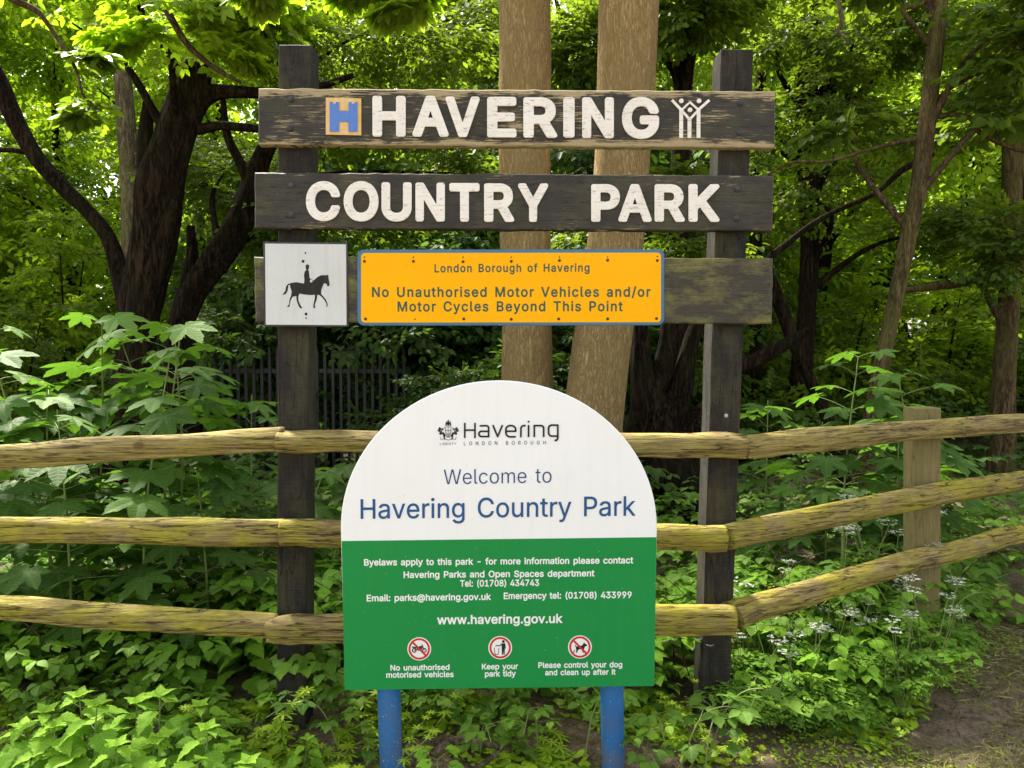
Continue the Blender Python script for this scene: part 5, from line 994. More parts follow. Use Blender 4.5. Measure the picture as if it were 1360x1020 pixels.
# sprays: flat leafy twigs, the building block of every crown
def make_spray(n_side=5, per=5, L=1.0, leaf=0.10, seed=0, droop=0.25):
    r = np.random.default_rng(seed)
    D = []; T = []; Nn = []; Sz = []; tw = []
    def along(o, d, l, k, sz):
        for i in range(k):
            u = (i + 0.7) / k; p = o + d * l * u + np.array([0, 0, -droop * 0.25 * u * u * l])
            sd_ = 1 if i % 2 else -1; side = np.array([d[1], -d[0], 0]) * sd_
            dd = side * 0.8 + d * 0.6 + np.array([0, 0, r.normal(-.18, .25)])
            D.append(dd); T.append(p); Nn.append(np.array([r.normal(0, .35), r.normal(0, .35), 1.0])); Sz.append(sz * r.uniform(.7, 1.2))
        D.append(d + np.array([0, 0, -.2])); T.append(o + d * l); Nn.append(np.array([r.normal(0, .3), r.normal(0, .3), 1.0])); Sz.append(sz)
    main = np.array([0, 1.0, 0]); along(np.zeros(3), main, L, n_side * 2, leaf); tw.append((np.zeros(3), main * L))
    for i in range(n_side):
        u = 0.15 + 0.7 * i / n_side; sd_ = 1 if i % 2 else -1; a = R(48 + r.normal(0, 8)) * sd_
        d = np.array([math.sin(a), math.cos(a), r.normal(-.05, .08)]); l = L * (0.55 - 0.35 * u + r.normal(0, .04)); o = main * L * u
        along(o, d, l, per, leaf); tw.append((o, o + d * l))
    return frame(np.array(D), np.array(Nn)) * np.array(Sz)[:, None, None], np.array(T), tw
SPRAYS = [make_spray(seed=s) for s in range(5)]
def twig_proto(tw):
    b = MB()
    for a, c in tw:
        d = c - a; n1 = np.cross(d, [0, 0, 1]); n1 /= np.linalg.norm(n1); n2 = np.cross(n1, d); n2 /= np.linalg.norm(n2); r0 = 0.006
        V = [a + r0 * n1, a - r0 * .5 * n1 + r0 * n2, a - r0 * .5 * n1 - r0 * n2, c]
        b.add(np.array(V), np.array([(0, 1, 3), (1, 2, 3), (2, 0, 3)]))
    V, Fs = b.out(); return V, Fs[0], np.zeros((len(V), 2))
TWIGS = [twig_proto(s[2]) for s in SPRAYS]

def crown_points(lumps, n, r):
    """n points on and inside a list of ellipsoid lumps (cx,cy,cz,rx,ry,rz)"""
    L = np.array(lumps, float); vol = (L[:, 3] * L[:, 4] * L[:, 5]) ** 0.75; k = r.choice(len(L), n, p=vol / vol.sum())
    d = r.normal(size=(n, 3)); d /= np.linalg.norm(d, axis=1)[:, None]; rad = r.uniform(0.25, 1.0, n) ** 0.6
    p = L[k, :3] + d * rad[:, None] * L[k, 3:]
    return p, d, k
def crown(lumps, n_sprays, leaf, slen, seed, proto=None, twigs=True, flat=0.25, leafscale=None):
    """returns Fol of leaves and Fol of twigs"""
    r = np.random.default_rng(seed); fo, ft = Fol(), Fol()
    p, d, k = crown_points(lumps, n_sprays, r)
    dirs = d * np.array([1, 1, .35]) + r.normal(0, .35, (n_sprays, 3)) * np.array([1, 1, flat]); dirs[:, 2] -= 0.12
    nr = np.tile([0, 0, 1.0], (n_sprays, 1)) + r.normal(0, flat, (n_sprays, 3))
    Fm = frame(dirs, nr); s_ = slen * r.uniform(.7, 1.3, n_sprays); which = r.integers(0, len(SPRAYS), n_sprays)
    tone = r.uniform(0, 1, n_sprays)
    for w in range(len(SPRAYS)):
        ix = np.where(which == w)[0]
        if not len(ix): continue
        LM, LT, _ = SPRAYS[w]
        lf = (leaf / 0.10) 
        S_ = Fm[ix] * s_[ix, None, None]; T0 = p[ix] - Fm[ix][:, :, 1] * s_[ix, None] * 0.5
        MM = np.einsum('sij,ljk->slik', Fm[ix], LM) * lf
        TT = T0[:, None] + np.einsum('sij,lj->sli', S_, LT)
        n_ = MM.shape[0] * MM.shape[1]
        jit = r.uniform(.75, 1.25, n_)
        rn = np.clip(np.repeat(tone[ix], MM.shape[1]) * 0.5 + r.uniform(0, .5, n_), 0, 1)
        fo.add(proto or L_SIM, MM.reshape(-1, 3, 3) * jit[:, None, None], TT.reshape(-1, 3), rn)
        if twigs: ft.add(TWIGS[w], S_, T0, np.zeros(len(ix)))
    return fo, ft, p

# ================================================================== trees with trunks one can tell apart
def limb3(pts, Y, n=None):
    """pts: (px, py, half width px[, dY]) -> centre line and radii"""
    C = np.array([W(p[0], p[1], Y + (p[3] if len(p) > 3 else 0)) for p in pts]); r = np.array([p[2] * (Y + (p[3] if len(p) > 3 else 0)) / F for p in pts])
    n = n or max(12, len(pts) * 7)
    C2 = smooth_path(C, n=n); rr = np.interp(np.linspace(0, len(pts) - 1, n), np.arange(len(pts)), r)
    return C2, rr
def tree(name, limbs, Y, bark, label, cat='tree', group=None, sides=16, rough=0.10, lumps=None, leafmat='leaf_mid', n_sprays=0, leaf=0.08, slen=0.6, seed=0, extra_limbs=(), proto=None, disp=0.0, lobes=0.0):
    C0, r0 = limb3(limbs[0], Y)
    k = int(np.argmin(C0[:, 2])); base_ = C0[k].copy(); base_[2] = float(gz(base_[0], base_[1]))
    t = thing(name, base_, label, cat, group)
    b = MB()
    for i, L in enumerate(limbs):
        C, rr = limb3(L, Y)
        if i == 0:
            low = C[k]; 
            if low[2] > base_[2] - 0.2:
                add = np.array([low + (np.array([low[0], low[1], base_[2] - 0.3]) - low) * u for u in (0.35, 0.7, 1.0)])
                ra = np.array([rr[k] * 1.05, rr[k] * 1.2, rr[k] * 1.5])
                if k == 0: C = np.concatenate([add[::-1], C]); rr = np.concatenate([ra[::-1], rr])
                else: C = np.concatenate([C, add]); rr = np.concatenate([rr, ra])
        n2 = max(len(C), int(np.linalg.norm(np.diff(C, axis=0), axis=1).sum() / (0.06 if i == 0 else 0.09)))
        n2 = min(n2, 160)
        u = np.linspace(0, len(C) - 1, n2); C = np.stack([np.interp(u, np.arange(len(C)), C[:, q]) for q in range(3)], 1); rr = np.interp(u, np.arange(len(rr)), rr)
        V, Fs = tube(C, rr, sides if rr.max() > 0.06 else 8, seed + i, rough, True, lobes=lobes, flute=0.05 if bark == 'bark_dark' else 0.018)
        part('trunk' if i == 0 else 'branch', V, Fs, M[bark], t)
    if lumps:
        L = [(*W(px, py, yy), rx, ry, rz) for (px, py, yy, rx, ry, rz) in lumps]
        bb = MB(); top = C0[int(np.argmax(C0[:, 2]))]
        for q, l in enumerate(L):
            c = np.array(l[:3]); j = int(np.argmin(np.linalg.norm(C0 - (c - np.array([0, 0, .8])), axis=1))); a = C0[j]
            mid = (a + c) / 2 + np.array([rng.normal(0, .12), rng.normal(0, .12), .12])
            pth = smooth_path([a, mid, c + rng.normal(0, .05, 3)], n=14); l_ = np.linalg.norm(c - a)
            V, Fs = tube(pth, np.linspace(min(r0[j] * .45, .03 + .012 * l_), 0.008, 14), 7, q, .08); bb.add(V, Fs)
        bb.part('branch', M['twig' if bark != 'bark_dark' else 'bark_dark'], t)
        fo, ft, _ = crown(L, n_sprays, leaf, slen, seed + 50, proto)
        cr = fo.build('crown', M[leafmat], t)
        ft.build('twig', M['twig'], cr)
    return t
# the two golden trunks
tree('maple_tree', [[(702, 716, 44), (701, 620, 38), (700, 500, 34), (699, 400, 33), (697, 250, 33.5), (697, 100, 34), (697, -60, 33), (700, -400, 30), (705, -900, 24)]], 6.0, 'bark_gold',
     'tall straight golden-brown trunk behind the middle of the sign, the more upright of the pair', sides=44, rough=0.035, seed=3, group='pair of golden-brown trunks behind the sign',
     lumps=[(640, -500, 6.3, 1.5, 1.3, .6), (700, -950, 5.6, 1.8, 1.5, .7), (560, -320, 7.2, 1.0, .8, .5)], n_sprays=420, leaf=0.10, slen=.7)
tree('maple_tree', [[(772, 716, 56), (779, 640, 47), (787, 560, 41), (801, 450, 38), (815, 340, 37), (826, 210, 36), (832, 100, 37.5), (836, -30, 39), (845, -400, 33), (850, -900, 26)]], 5.8, 'bark_gold',
     'golden-brown trunk leaning slightly beneath the large letter G, beside the upright one', sides=44, rough=0.04, seed=9, group='pair of golden-brown trunks behind the sign',
     lumps=[(900, -480, 6.2, 1.5, 1.3, .6), (1000, -850, 5.8, 1.8, 1.5, .7), (1010, -300, 7.4, 1.0, .8, .5)], n_sprays=420, leaf=0.10, slen=.7)
# dark tree on the left, forked low down, with a broken limb
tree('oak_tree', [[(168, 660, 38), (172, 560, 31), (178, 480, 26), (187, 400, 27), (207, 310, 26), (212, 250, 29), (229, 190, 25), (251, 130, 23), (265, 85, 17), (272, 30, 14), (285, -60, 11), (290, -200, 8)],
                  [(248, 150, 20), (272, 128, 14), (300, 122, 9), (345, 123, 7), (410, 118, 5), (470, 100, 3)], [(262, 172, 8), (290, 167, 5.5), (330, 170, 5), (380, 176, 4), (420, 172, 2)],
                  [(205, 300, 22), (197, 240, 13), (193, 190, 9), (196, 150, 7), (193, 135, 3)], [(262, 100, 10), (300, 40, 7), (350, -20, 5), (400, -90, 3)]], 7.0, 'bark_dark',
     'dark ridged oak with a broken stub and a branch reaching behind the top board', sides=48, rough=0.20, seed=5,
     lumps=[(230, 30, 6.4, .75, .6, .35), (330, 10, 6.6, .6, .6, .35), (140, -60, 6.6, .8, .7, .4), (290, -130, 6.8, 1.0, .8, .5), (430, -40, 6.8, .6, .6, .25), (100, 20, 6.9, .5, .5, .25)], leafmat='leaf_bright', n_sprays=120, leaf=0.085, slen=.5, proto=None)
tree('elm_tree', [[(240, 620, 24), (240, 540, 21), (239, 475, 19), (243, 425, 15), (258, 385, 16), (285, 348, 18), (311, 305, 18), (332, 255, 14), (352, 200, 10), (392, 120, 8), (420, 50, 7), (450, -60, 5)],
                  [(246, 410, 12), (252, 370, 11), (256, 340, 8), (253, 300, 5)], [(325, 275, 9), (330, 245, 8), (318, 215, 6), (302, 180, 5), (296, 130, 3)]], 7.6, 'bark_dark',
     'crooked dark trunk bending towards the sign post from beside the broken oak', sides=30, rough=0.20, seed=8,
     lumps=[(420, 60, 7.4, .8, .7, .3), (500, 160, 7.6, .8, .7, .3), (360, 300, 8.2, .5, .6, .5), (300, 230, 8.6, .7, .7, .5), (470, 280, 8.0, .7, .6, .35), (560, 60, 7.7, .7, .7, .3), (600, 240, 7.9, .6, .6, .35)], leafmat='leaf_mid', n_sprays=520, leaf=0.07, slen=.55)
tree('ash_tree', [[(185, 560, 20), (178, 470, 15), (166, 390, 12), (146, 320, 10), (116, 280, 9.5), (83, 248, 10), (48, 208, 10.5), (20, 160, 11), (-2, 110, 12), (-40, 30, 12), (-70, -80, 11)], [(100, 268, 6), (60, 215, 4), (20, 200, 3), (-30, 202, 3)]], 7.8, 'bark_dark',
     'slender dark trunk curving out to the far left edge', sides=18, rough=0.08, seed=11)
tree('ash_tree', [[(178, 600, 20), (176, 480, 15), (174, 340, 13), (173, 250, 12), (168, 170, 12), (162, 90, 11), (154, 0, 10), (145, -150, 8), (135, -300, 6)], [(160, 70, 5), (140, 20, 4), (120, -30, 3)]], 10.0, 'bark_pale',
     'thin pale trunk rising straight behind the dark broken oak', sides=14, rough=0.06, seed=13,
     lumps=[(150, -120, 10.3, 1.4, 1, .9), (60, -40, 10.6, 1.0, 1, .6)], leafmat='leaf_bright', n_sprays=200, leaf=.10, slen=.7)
# right-hand trees
tree('sycamore_tree', [[(1140, 700, 14), (1152, 600, 12), (1164, 520, 10.5), (1178, 450, 10), (1192, 385, 10), (1207, 310, 10.5), (1220, 250, 10.5), (1229, 180, 11), (1238, 100, 10.5), (1247, 20, 10), (1255, -100, 9), (1260, -260, 7)],
                        [(1226, 183, 4), (1190, 190, 2.6), (1150, 200, 2.2), (1100, 214, 2), (1050, 216, 1.8), (1020, 232, 1.5)], [(1240, 155, 4), (1268, 152, 3), (1290, 158, 3), (1300, 175, 3), (1340, 195, 3), (1380, 205, 2)], [(1236, 60, 3.5), (1212, 32, 3), (1200, 12, 3), (1225, 4, 2.5), (1240, -40, 2)]], 6.0, 'bark_brown',
     'slim smooth brown trunk leaning gently between the sign and the fence post', sides=20, rough=0.05, seed=17,
     lumps=[(1345, 75, 5.8, .35, .5, .16), (1365, 20, 5.7, .4, .5, .16), (1350, 140, 6.0, .35, .5, .12), (1120, 170, 6.4, .4, .5, .12), (1170, -60, 6.5, .7, .7, .25)], leafmat='leaf_mid', n_sprays=85, leaf=.10, slen=.5)
tree('oak_tree', [[(1328, 700, 20), (1330, 600, 16), (1333, 510, 14), (1338, 440, 13), (1341, 380, 12.5), (1343, 300, 12), (1345, 200, 12), (1343, 100, 13), (1350, -50, 12), (1360, -250, 9)], [(1345, 360, 12), (1362, 300, 11), (1375, 200, 9), (1400, 60, 8)],
                  [(1338, 350, 8), (1290, 372, 6), (1240, 380, 6), (1200, 385, 4)]], 8.0, 'bark_brown',
     'sturdy reddish-brown trunk at the right edge behind the rails', sides=22, rough=0.10, seed=19,
     lumps=[(1280, 20, 8.2, 1.0, .8, .4), (1330, 330, 7.7, .35, .4, .5), (1300, 300, 8.6, .5, .5, .3), (1400, 120, 8.0, .8, .7, .5)], leafmat='leaf_mid', n_sprays=260, leaf=.075, slen=.5)
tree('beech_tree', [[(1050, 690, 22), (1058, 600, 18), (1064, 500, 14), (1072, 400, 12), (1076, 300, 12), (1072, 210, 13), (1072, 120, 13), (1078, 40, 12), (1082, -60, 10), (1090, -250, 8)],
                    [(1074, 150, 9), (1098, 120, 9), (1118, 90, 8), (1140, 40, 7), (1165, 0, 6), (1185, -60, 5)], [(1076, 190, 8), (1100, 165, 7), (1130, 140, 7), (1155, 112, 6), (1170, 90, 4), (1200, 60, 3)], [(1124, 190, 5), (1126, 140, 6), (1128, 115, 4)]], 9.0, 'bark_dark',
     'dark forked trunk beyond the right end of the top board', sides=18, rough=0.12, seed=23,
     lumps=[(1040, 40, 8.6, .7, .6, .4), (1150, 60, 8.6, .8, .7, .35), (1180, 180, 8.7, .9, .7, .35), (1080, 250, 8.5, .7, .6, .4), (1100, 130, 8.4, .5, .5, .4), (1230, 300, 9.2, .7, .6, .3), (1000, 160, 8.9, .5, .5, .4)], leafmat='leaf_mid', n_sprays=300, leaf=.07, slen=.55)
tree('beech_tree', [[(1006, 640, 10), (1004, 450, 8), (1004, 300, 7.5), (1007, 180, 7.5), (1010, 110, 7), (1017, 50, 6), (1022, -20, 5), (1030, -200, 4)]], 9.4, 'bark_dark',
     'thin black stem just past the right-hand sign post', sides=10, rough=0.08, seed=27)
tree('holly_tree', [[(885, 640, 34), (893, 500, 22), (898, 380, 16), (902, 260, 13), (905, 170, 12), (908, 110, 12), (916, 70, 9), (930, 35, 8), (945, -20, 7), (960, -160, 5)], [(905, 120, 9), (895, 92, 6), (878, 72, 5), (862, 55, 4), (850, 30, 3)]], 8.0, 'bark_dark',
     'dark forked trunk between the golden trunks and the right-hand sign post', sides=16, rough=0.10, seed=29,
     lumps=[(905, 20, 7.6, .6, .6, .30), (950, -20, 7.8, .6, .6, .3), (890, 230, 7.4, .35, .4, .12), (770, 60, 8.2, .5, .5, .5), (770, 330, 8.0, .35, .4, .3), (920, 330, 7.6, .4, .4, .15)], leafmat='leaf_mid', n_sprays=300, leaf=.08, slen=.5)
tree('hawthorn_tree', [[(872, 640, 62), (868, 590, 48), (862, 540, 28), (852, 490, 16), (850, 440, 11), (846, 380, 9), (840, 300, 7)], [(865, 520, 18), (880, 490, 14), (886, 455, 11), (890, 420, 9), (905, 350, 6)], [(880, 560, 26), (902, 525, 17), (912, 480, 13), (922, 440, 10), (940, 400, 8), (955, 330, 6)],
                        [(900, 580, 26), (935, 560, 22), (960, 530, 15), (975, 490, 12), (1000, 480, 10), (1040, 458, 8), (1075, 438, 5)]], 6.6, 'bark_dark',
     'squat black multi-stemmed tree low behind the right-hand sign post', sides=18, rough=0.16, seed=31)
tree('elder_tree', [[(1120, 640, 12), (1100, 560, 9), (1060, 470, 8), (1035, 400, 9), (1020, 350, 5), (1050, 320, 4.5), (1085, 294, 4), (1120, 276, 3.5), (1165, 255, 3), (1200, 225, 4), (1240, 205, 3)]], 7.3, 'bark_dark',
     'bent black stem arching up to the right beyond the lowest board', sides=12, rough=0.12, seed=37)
# bough hanging into the picture at the top left, and one over the sign
def bough(name, pts, Y, lumps, leafmat, label, n_sprays, leaf, slen, seed, proto=None, bark='twig'):
    C, rr = limb3(pts, Y)
    t = thing(name, C[0], label, 'branch')
    V, Fs = tube(C, rr, 8, seed, .1); part('stem', V, Fs, M[bark], t)
    L = [(*W(px, py, yy), rx, ry, rz) for (px, py, yy, rx, ry, rz) in lumps]
    fo, ft, _ = crown(L, n_sprays, leaf, slen, seed, proto, True)
    lf = fo.build('leaves', M[leafmat], t); ft.build('twig', M['twig'], lf)
bough('hanging_branch', [(-60, -60, 5), (0, -10, 4.5), (45, 12, 4), (62, 30, 3), (85, 65, 2.6), (102, 95, 2.2), (110, 125, 1.6), (128, 142, 1)], 4.5, [(20, -25, 4.5, .25, .25, .06), (110, 80, 4.6, .10, .15, .04), (120, 150, 4.7, .12, .12, .04)], 'leaf_mid',
      'thin bare dark twig hanging down in the top left corner', 8, .10, .22, 61)
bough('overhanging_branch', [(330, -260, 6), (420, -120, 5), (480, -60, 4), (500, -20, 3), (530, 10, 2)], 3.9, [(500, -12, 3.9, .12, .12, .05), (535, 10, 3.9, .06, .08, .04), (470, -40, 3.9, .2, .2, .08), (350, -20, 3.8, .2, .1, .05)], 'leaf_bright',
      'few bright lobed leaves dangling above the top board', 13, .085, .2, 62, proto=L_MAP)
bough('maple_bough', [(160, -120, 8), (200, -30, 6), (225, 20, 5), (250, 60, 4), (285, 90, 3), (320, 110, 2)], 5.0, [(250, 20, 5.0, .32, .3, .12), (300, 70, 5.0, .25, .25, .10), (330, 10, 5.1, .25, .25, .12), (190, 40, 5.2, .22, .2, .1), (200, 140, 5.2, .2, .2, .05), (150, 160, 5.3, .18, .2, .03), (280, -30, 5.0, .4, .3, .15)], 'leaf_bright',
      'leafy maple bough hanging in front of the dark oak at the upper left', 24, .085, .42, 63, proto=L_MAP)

# ================================================================== the wood beyond
def shrub_mesh(seed, lumps, n, leaf, slen, mat):
    fo, ft, _ = crown(lumps, n, leaf, slen, seed, None, True, flat=.4)
    return fo.data('foliage', M[mat]), ft.data('twig', M['twig'])
def far_tree_proto(seed, mat, h=7.5, n=520, leaf=.11):
    r = np.random.default_rng(seed); lumps = []
    for i in range(13):
        z = .35 + (h - .35) * (i / 12) ** 1.15; a = r.uniform(0, 6.28); q = r.uniform(.3, 1.9) * (1 - 0.3 * abs(z / h - .5)); lumps.append((q * math.cos(a), q * math.sin(a), z, r.uniform(.7, 1.2), r.uniform(.7, 1.2), r.uniform(.4, .8)))
    fo, ft, _ = crown(lumps, n, leaf, .8, seed, None, True, flat=.45)
    pts = np.array([(0.25 * math.sin(z * .9 + seed), 0.2 * math.cos(z * .7 + seed), z) for z in np.linspace(-.3, h * .9, 16)])
    V, Fs = tube(pts, np.linspace(.17, .03, 16), 10, seed, .1)
    b = MB().add(V, Fs)
    for l in lumps:
        a = pts[int(np.argmin(np.abs(pts[:, 2] - max(l[2] - .9, .4))))]; c = np.array(l[:3])
        V, Fs = tube(smooth_path([a, (a + c) / 2 + [0, 0, .15], c], n=8), np.linspace(.05, .01, 8), 6, seed, .1); b.add(V, Fs)
    V, Fs = b.out()
    return (fo.data('crown', M[mat]), mesh_data('trunk', V, Fs, M['bark_dark']), ft.data('twig', M['twig']))
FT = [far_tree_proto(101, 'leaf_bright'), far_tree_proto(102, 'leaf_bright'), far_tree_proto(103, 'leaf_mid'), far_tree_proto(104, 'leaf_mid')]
def far_tree(px, Y, v, scale, rot, label, group, name='woodland_tree', zs=1.0):
    p = W(px, 500, Y); t = thing(name, (p[0], Y, float(gz(p[0], Y))), label, 'tree', group)
    t.rotation_euler.z = rot; t.scale = (scale, scale, scale * zs)
    cr, tr, tw = FT[v]
    link('trunk', tr, t); c = link('crown', cr, t); link('twig', tw, c)
far_specs = []
for i, px in enumerate(np.linspace(-420, 1780, 13)): far_specs.append((px + rng.uniform(-50, 50), 13.0 + rng.uniform(-1.2, 1.2), 1.0))
for i, px in enumerate(np.linspace(-500, 1860, 15)): far_specs.append((px + rng.uniform(-50, 50), 18.0 + rng.uniform(-1.5, 1.5), 1.35))
for i, px in enumerate(np.linspace(-500, 1860, 14)): far_specs.append((px + rng.uniform(-50, 50), 26 + rng.uniform(-2, 2), 2.0))
cnt = {}
for i, (px, Y, s) in enumerate(far_specs):
    left = px < 330; right = px > 1010
    v = (0 if i % 2 else 1) if (left or right or Y > 20) else 2 + i % 2
    if Y < 15 and 330 < px < 1010: v = 2 + i % 2
    row = 'nearer' if Y < 15.5 else ('middle' if Y < 22 else 'farthest')
    cnt[row] = cnt.get(row, 0) + 1
    far_tree(px, Y, v, s * rng.uniform(.88, 1.12), rng.uniform(0, 6.28), '%s tree in the %s belt of the wood, %s from the left' % ('bright yellow-green' if v < 2 else 'mid-green', row, ORD[cnt[row] - 1]), 'trees in the %s belt of the wood' % row)
# mid-distance bushes, darker, closing the view behind the boards
def bush_proto(seed, mat, n=150, leaf=.08, h=1.9):
    r = np.random.default_rng(seed)
    lumps = [(r.uniform(-.8, .8), r.uniform(-.6, .6), r.uniform(.3, h), r.uniform(.35, .7), r.uniform(.35, .7), r.uniform(.25, .5)) for _ in range(8)]
    fo, ft, _ = crown(lumps, n, leaf, .5, seed, None, True, flat=.45)
    b = MB()
    for l in lumps:
        V, Fs = tube(smooth_path([(l[0] * .2, l[1] * .2, -.1), (l[0] * .5, l[1] * .5, l[2] * .6), l[:3]], n=8), np.linspace(.025, .006, 8), 5, seed, .1); b.add(V, Fs)
    V, Fs = b.out()
    return fo.data('foliage', M[mat]), mesh_data('stem', V, Fs, M['bark_dark']), ft.data('twig', M['twig'])
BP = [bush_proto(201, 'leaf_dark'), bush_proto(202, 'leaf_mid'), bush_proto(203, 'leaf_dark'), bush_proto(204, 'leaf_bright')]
def bush(px, Y, v, s, label, group, zs=1.0):
    p = W(px, 500, Y); t = thing('bush', (p[0], Y, float(gz(p[0], Y))), label, 'bush', group)
    t.rotation_euler.z = rng.uniform(0, 6.28); t.scale = (s, s, s * zs)
    a, b_, c_ = BP[v]; link('stem', b_, t); f = link('foliage', a, t); link('twig', c_, f)
cb = {}
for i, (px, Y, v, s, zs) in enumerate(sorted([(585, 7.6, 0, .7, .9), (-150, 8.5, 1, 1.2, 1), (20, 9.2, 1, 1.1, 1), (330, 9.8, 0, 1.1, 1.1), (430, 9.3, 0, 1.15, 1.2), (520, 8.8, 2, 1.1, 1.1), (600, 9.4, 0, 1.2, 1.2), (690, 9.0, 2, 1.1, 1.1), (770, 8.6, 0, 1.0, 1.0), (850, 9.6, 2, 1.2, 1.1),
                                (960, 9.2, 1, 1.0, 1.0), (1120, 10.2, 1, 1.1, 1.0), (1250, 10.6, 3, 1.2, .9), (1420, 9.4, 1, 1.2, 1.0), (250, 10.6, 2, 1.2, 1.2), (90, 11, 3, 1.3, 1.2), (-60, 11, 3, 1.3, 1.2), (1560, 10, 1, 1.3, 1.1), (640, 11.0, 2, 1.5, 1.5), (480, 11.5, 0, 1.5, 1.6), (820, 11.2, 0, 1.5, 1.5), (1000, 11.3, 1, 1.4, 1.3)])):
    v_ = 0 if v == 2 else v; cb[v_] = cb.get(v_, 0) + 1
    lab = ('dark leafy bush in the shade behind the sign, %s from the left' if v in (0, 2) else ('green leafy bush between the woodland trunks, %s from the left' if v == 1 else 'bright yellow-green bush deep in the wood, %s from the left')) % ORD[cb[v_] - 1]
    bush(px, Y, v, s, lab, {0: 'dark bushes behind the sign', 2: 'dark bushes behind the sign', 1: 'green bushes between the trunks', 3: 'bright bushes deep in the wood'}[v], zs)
# black palisade fence
YF = 8.4; pf = W(330, 560, YF); pf[2] = 0
Pf = thing('palisade_fence', pf, 'black metal palisade fence of narrow uprights in the shade behind the left trunks', 'fence')
m = NT('black_metal'); m.pbr((0.008, 0.009, 0.008), 0.5); M['black_metal'] = m.m
for px in np.arange(190, 540, 10.5):
    p = W(px, 500, YF); x = p[0]; w_ = 0.017
    P = [(x - w_, -.05), (x + w_, -.05), (x + w_, 1.40), (x + w_ * .8, 1.43), (x, 1.50), (x - w_ * .8, 1.43), (x - w_, 1.40)]
    V, Fs = prism(P, YF, YF + .012, .002); part('bar', V, Fs, M['black_metal'], Pf, smooth=False)
a, b_ = W(186, 500, YF)[0], W(540, 500, YF)[0]
for z in (0.35, 1.22):
    V, Fs = prism([(a, z - .025), (b_, z - .025), (b_, z + .025), (a, z + .025)], YF + .014, YF + .04, .003); part('rail', V, Fs, M['black_metal'], Pf, smooth=False)

# ================================================================== low plants
def stem_tube(b, p0, p1, r0=.0025, r1=.0015, bow=0.0, n=5):
    p0, p1 = np.array(p0, float), np.array(p1, float); mid = (p0 + p1) / 2 + np.array([0, 0, bow])
    V, Fs = tube(smooth_path([p0, mid, p1], n=n), np.linspace(r0, r1, n), 5, 0, 0, False); b.add(V, Fs)
def plant_nettle(seed, h=0.42, n=7, size=.085):
    r = np.random.default_rng(seed); D, N_, T, S_, Rn = [], [], [], [], []; b = MB()
    lean = r.normal(0, .10, 2); top = np.array([lean[0] * h * 2, lean[1] * h * 2, h]); V, Fs = tube(smooth_path([(0, 0, -.03), top * .5, top], n=8), np.linspace(.004, .0022, 8), 6, 0, 0, False); b.add(V, Fs)
    for i in range(n):
        u = (i + 1) / n; p = top * u; a0 = i * math.pi / 2 + r.normal(0, .2); s = size * (1.05 - .62 * u ** 2.2) * r.uniform(.85, 1.1)
        for k in (0, math.pi):
            a = a0 + k; d = np.array([math.cos(a), math.sin(a), .25 - .25 * (1 - u)]); q = p + d * s * .35; stem_tube(b, p, q, .0013, .001)
            D.append(d * np.array([1, 1, .2]) + [0, 0, r.uniform(-.55, .1)]); N_.append([r.normal(0, .15), r.normal(0, .15), 1]); T.append(q); S_.append(s); Rn.append(np.clip(.25 + .6 * u + r.normal(0, .12), 0, 1))
    for k in range(4):
        a = k * 1.57 + .6; D.append([math.cos(a), math.sin(a), .7]); N_.append([-math.cos(a), -math.sin(a), 1]); T.append(top); S_.append(size * .38); Rn.append(.95)
    return [(L_NET, D, N_, T, S_, Rn)], b, 'nettle'
def plant_bramble(seed, h=0.35, n=6, size=.075, leaf=None, key='bramble'):
    r = np.random.default_rng(seed); D, N_, T, S_, Rn = [], [], [], [], []; b = MB()
    a0 = r.uniform(0, 6.28); out = np.array([math.cos(a0), math.sin(a0), 0]) * h * .8
    P = smooth_path([(0, 0, -.03), out * .35 + [0, 0, h * .75], out * .8 + [0, 0, h], out * 1.3 + [0, 0, h * .85]], n=16); V, Fs = tube(P, np.linspace(.004, .002, 16), 5, 0, 0, False); b.add(V, Fs)
    for i in range(n):
        p = P[int(3 + 12 * i / n)]; a = a0 + (1 if i % 2 else -1) * r.uniform(.7, 1.5); d = np.array([math.cos(a), math.sin(a), .35]); q = p + d * size * r.uniform(.7, 1.3); stem_tube(b, p, q, .0014, .001)
        rn = np.clip(r.normal(.5, .2) + (.2 if i > n - 3 else 0), 0, 1)
        for da, sc_ in ((0, 1.0), (1.25, .85), (-1.25, .85)):
            aa = a + da; dd = np.array([math.cos(aa), math.sin(aa), -.15]); D.append(dd); N_.append([r.normal(0, .22), r.normal(0, .22) - .1, 1]); T.append(q + dd * .006); S_.append(size * sc_ * r.uniform(.85, 1.1)); Rn.append(rn)
    return [(leaf or L_BRA, D, N_, T, S_, Rn)], b, key
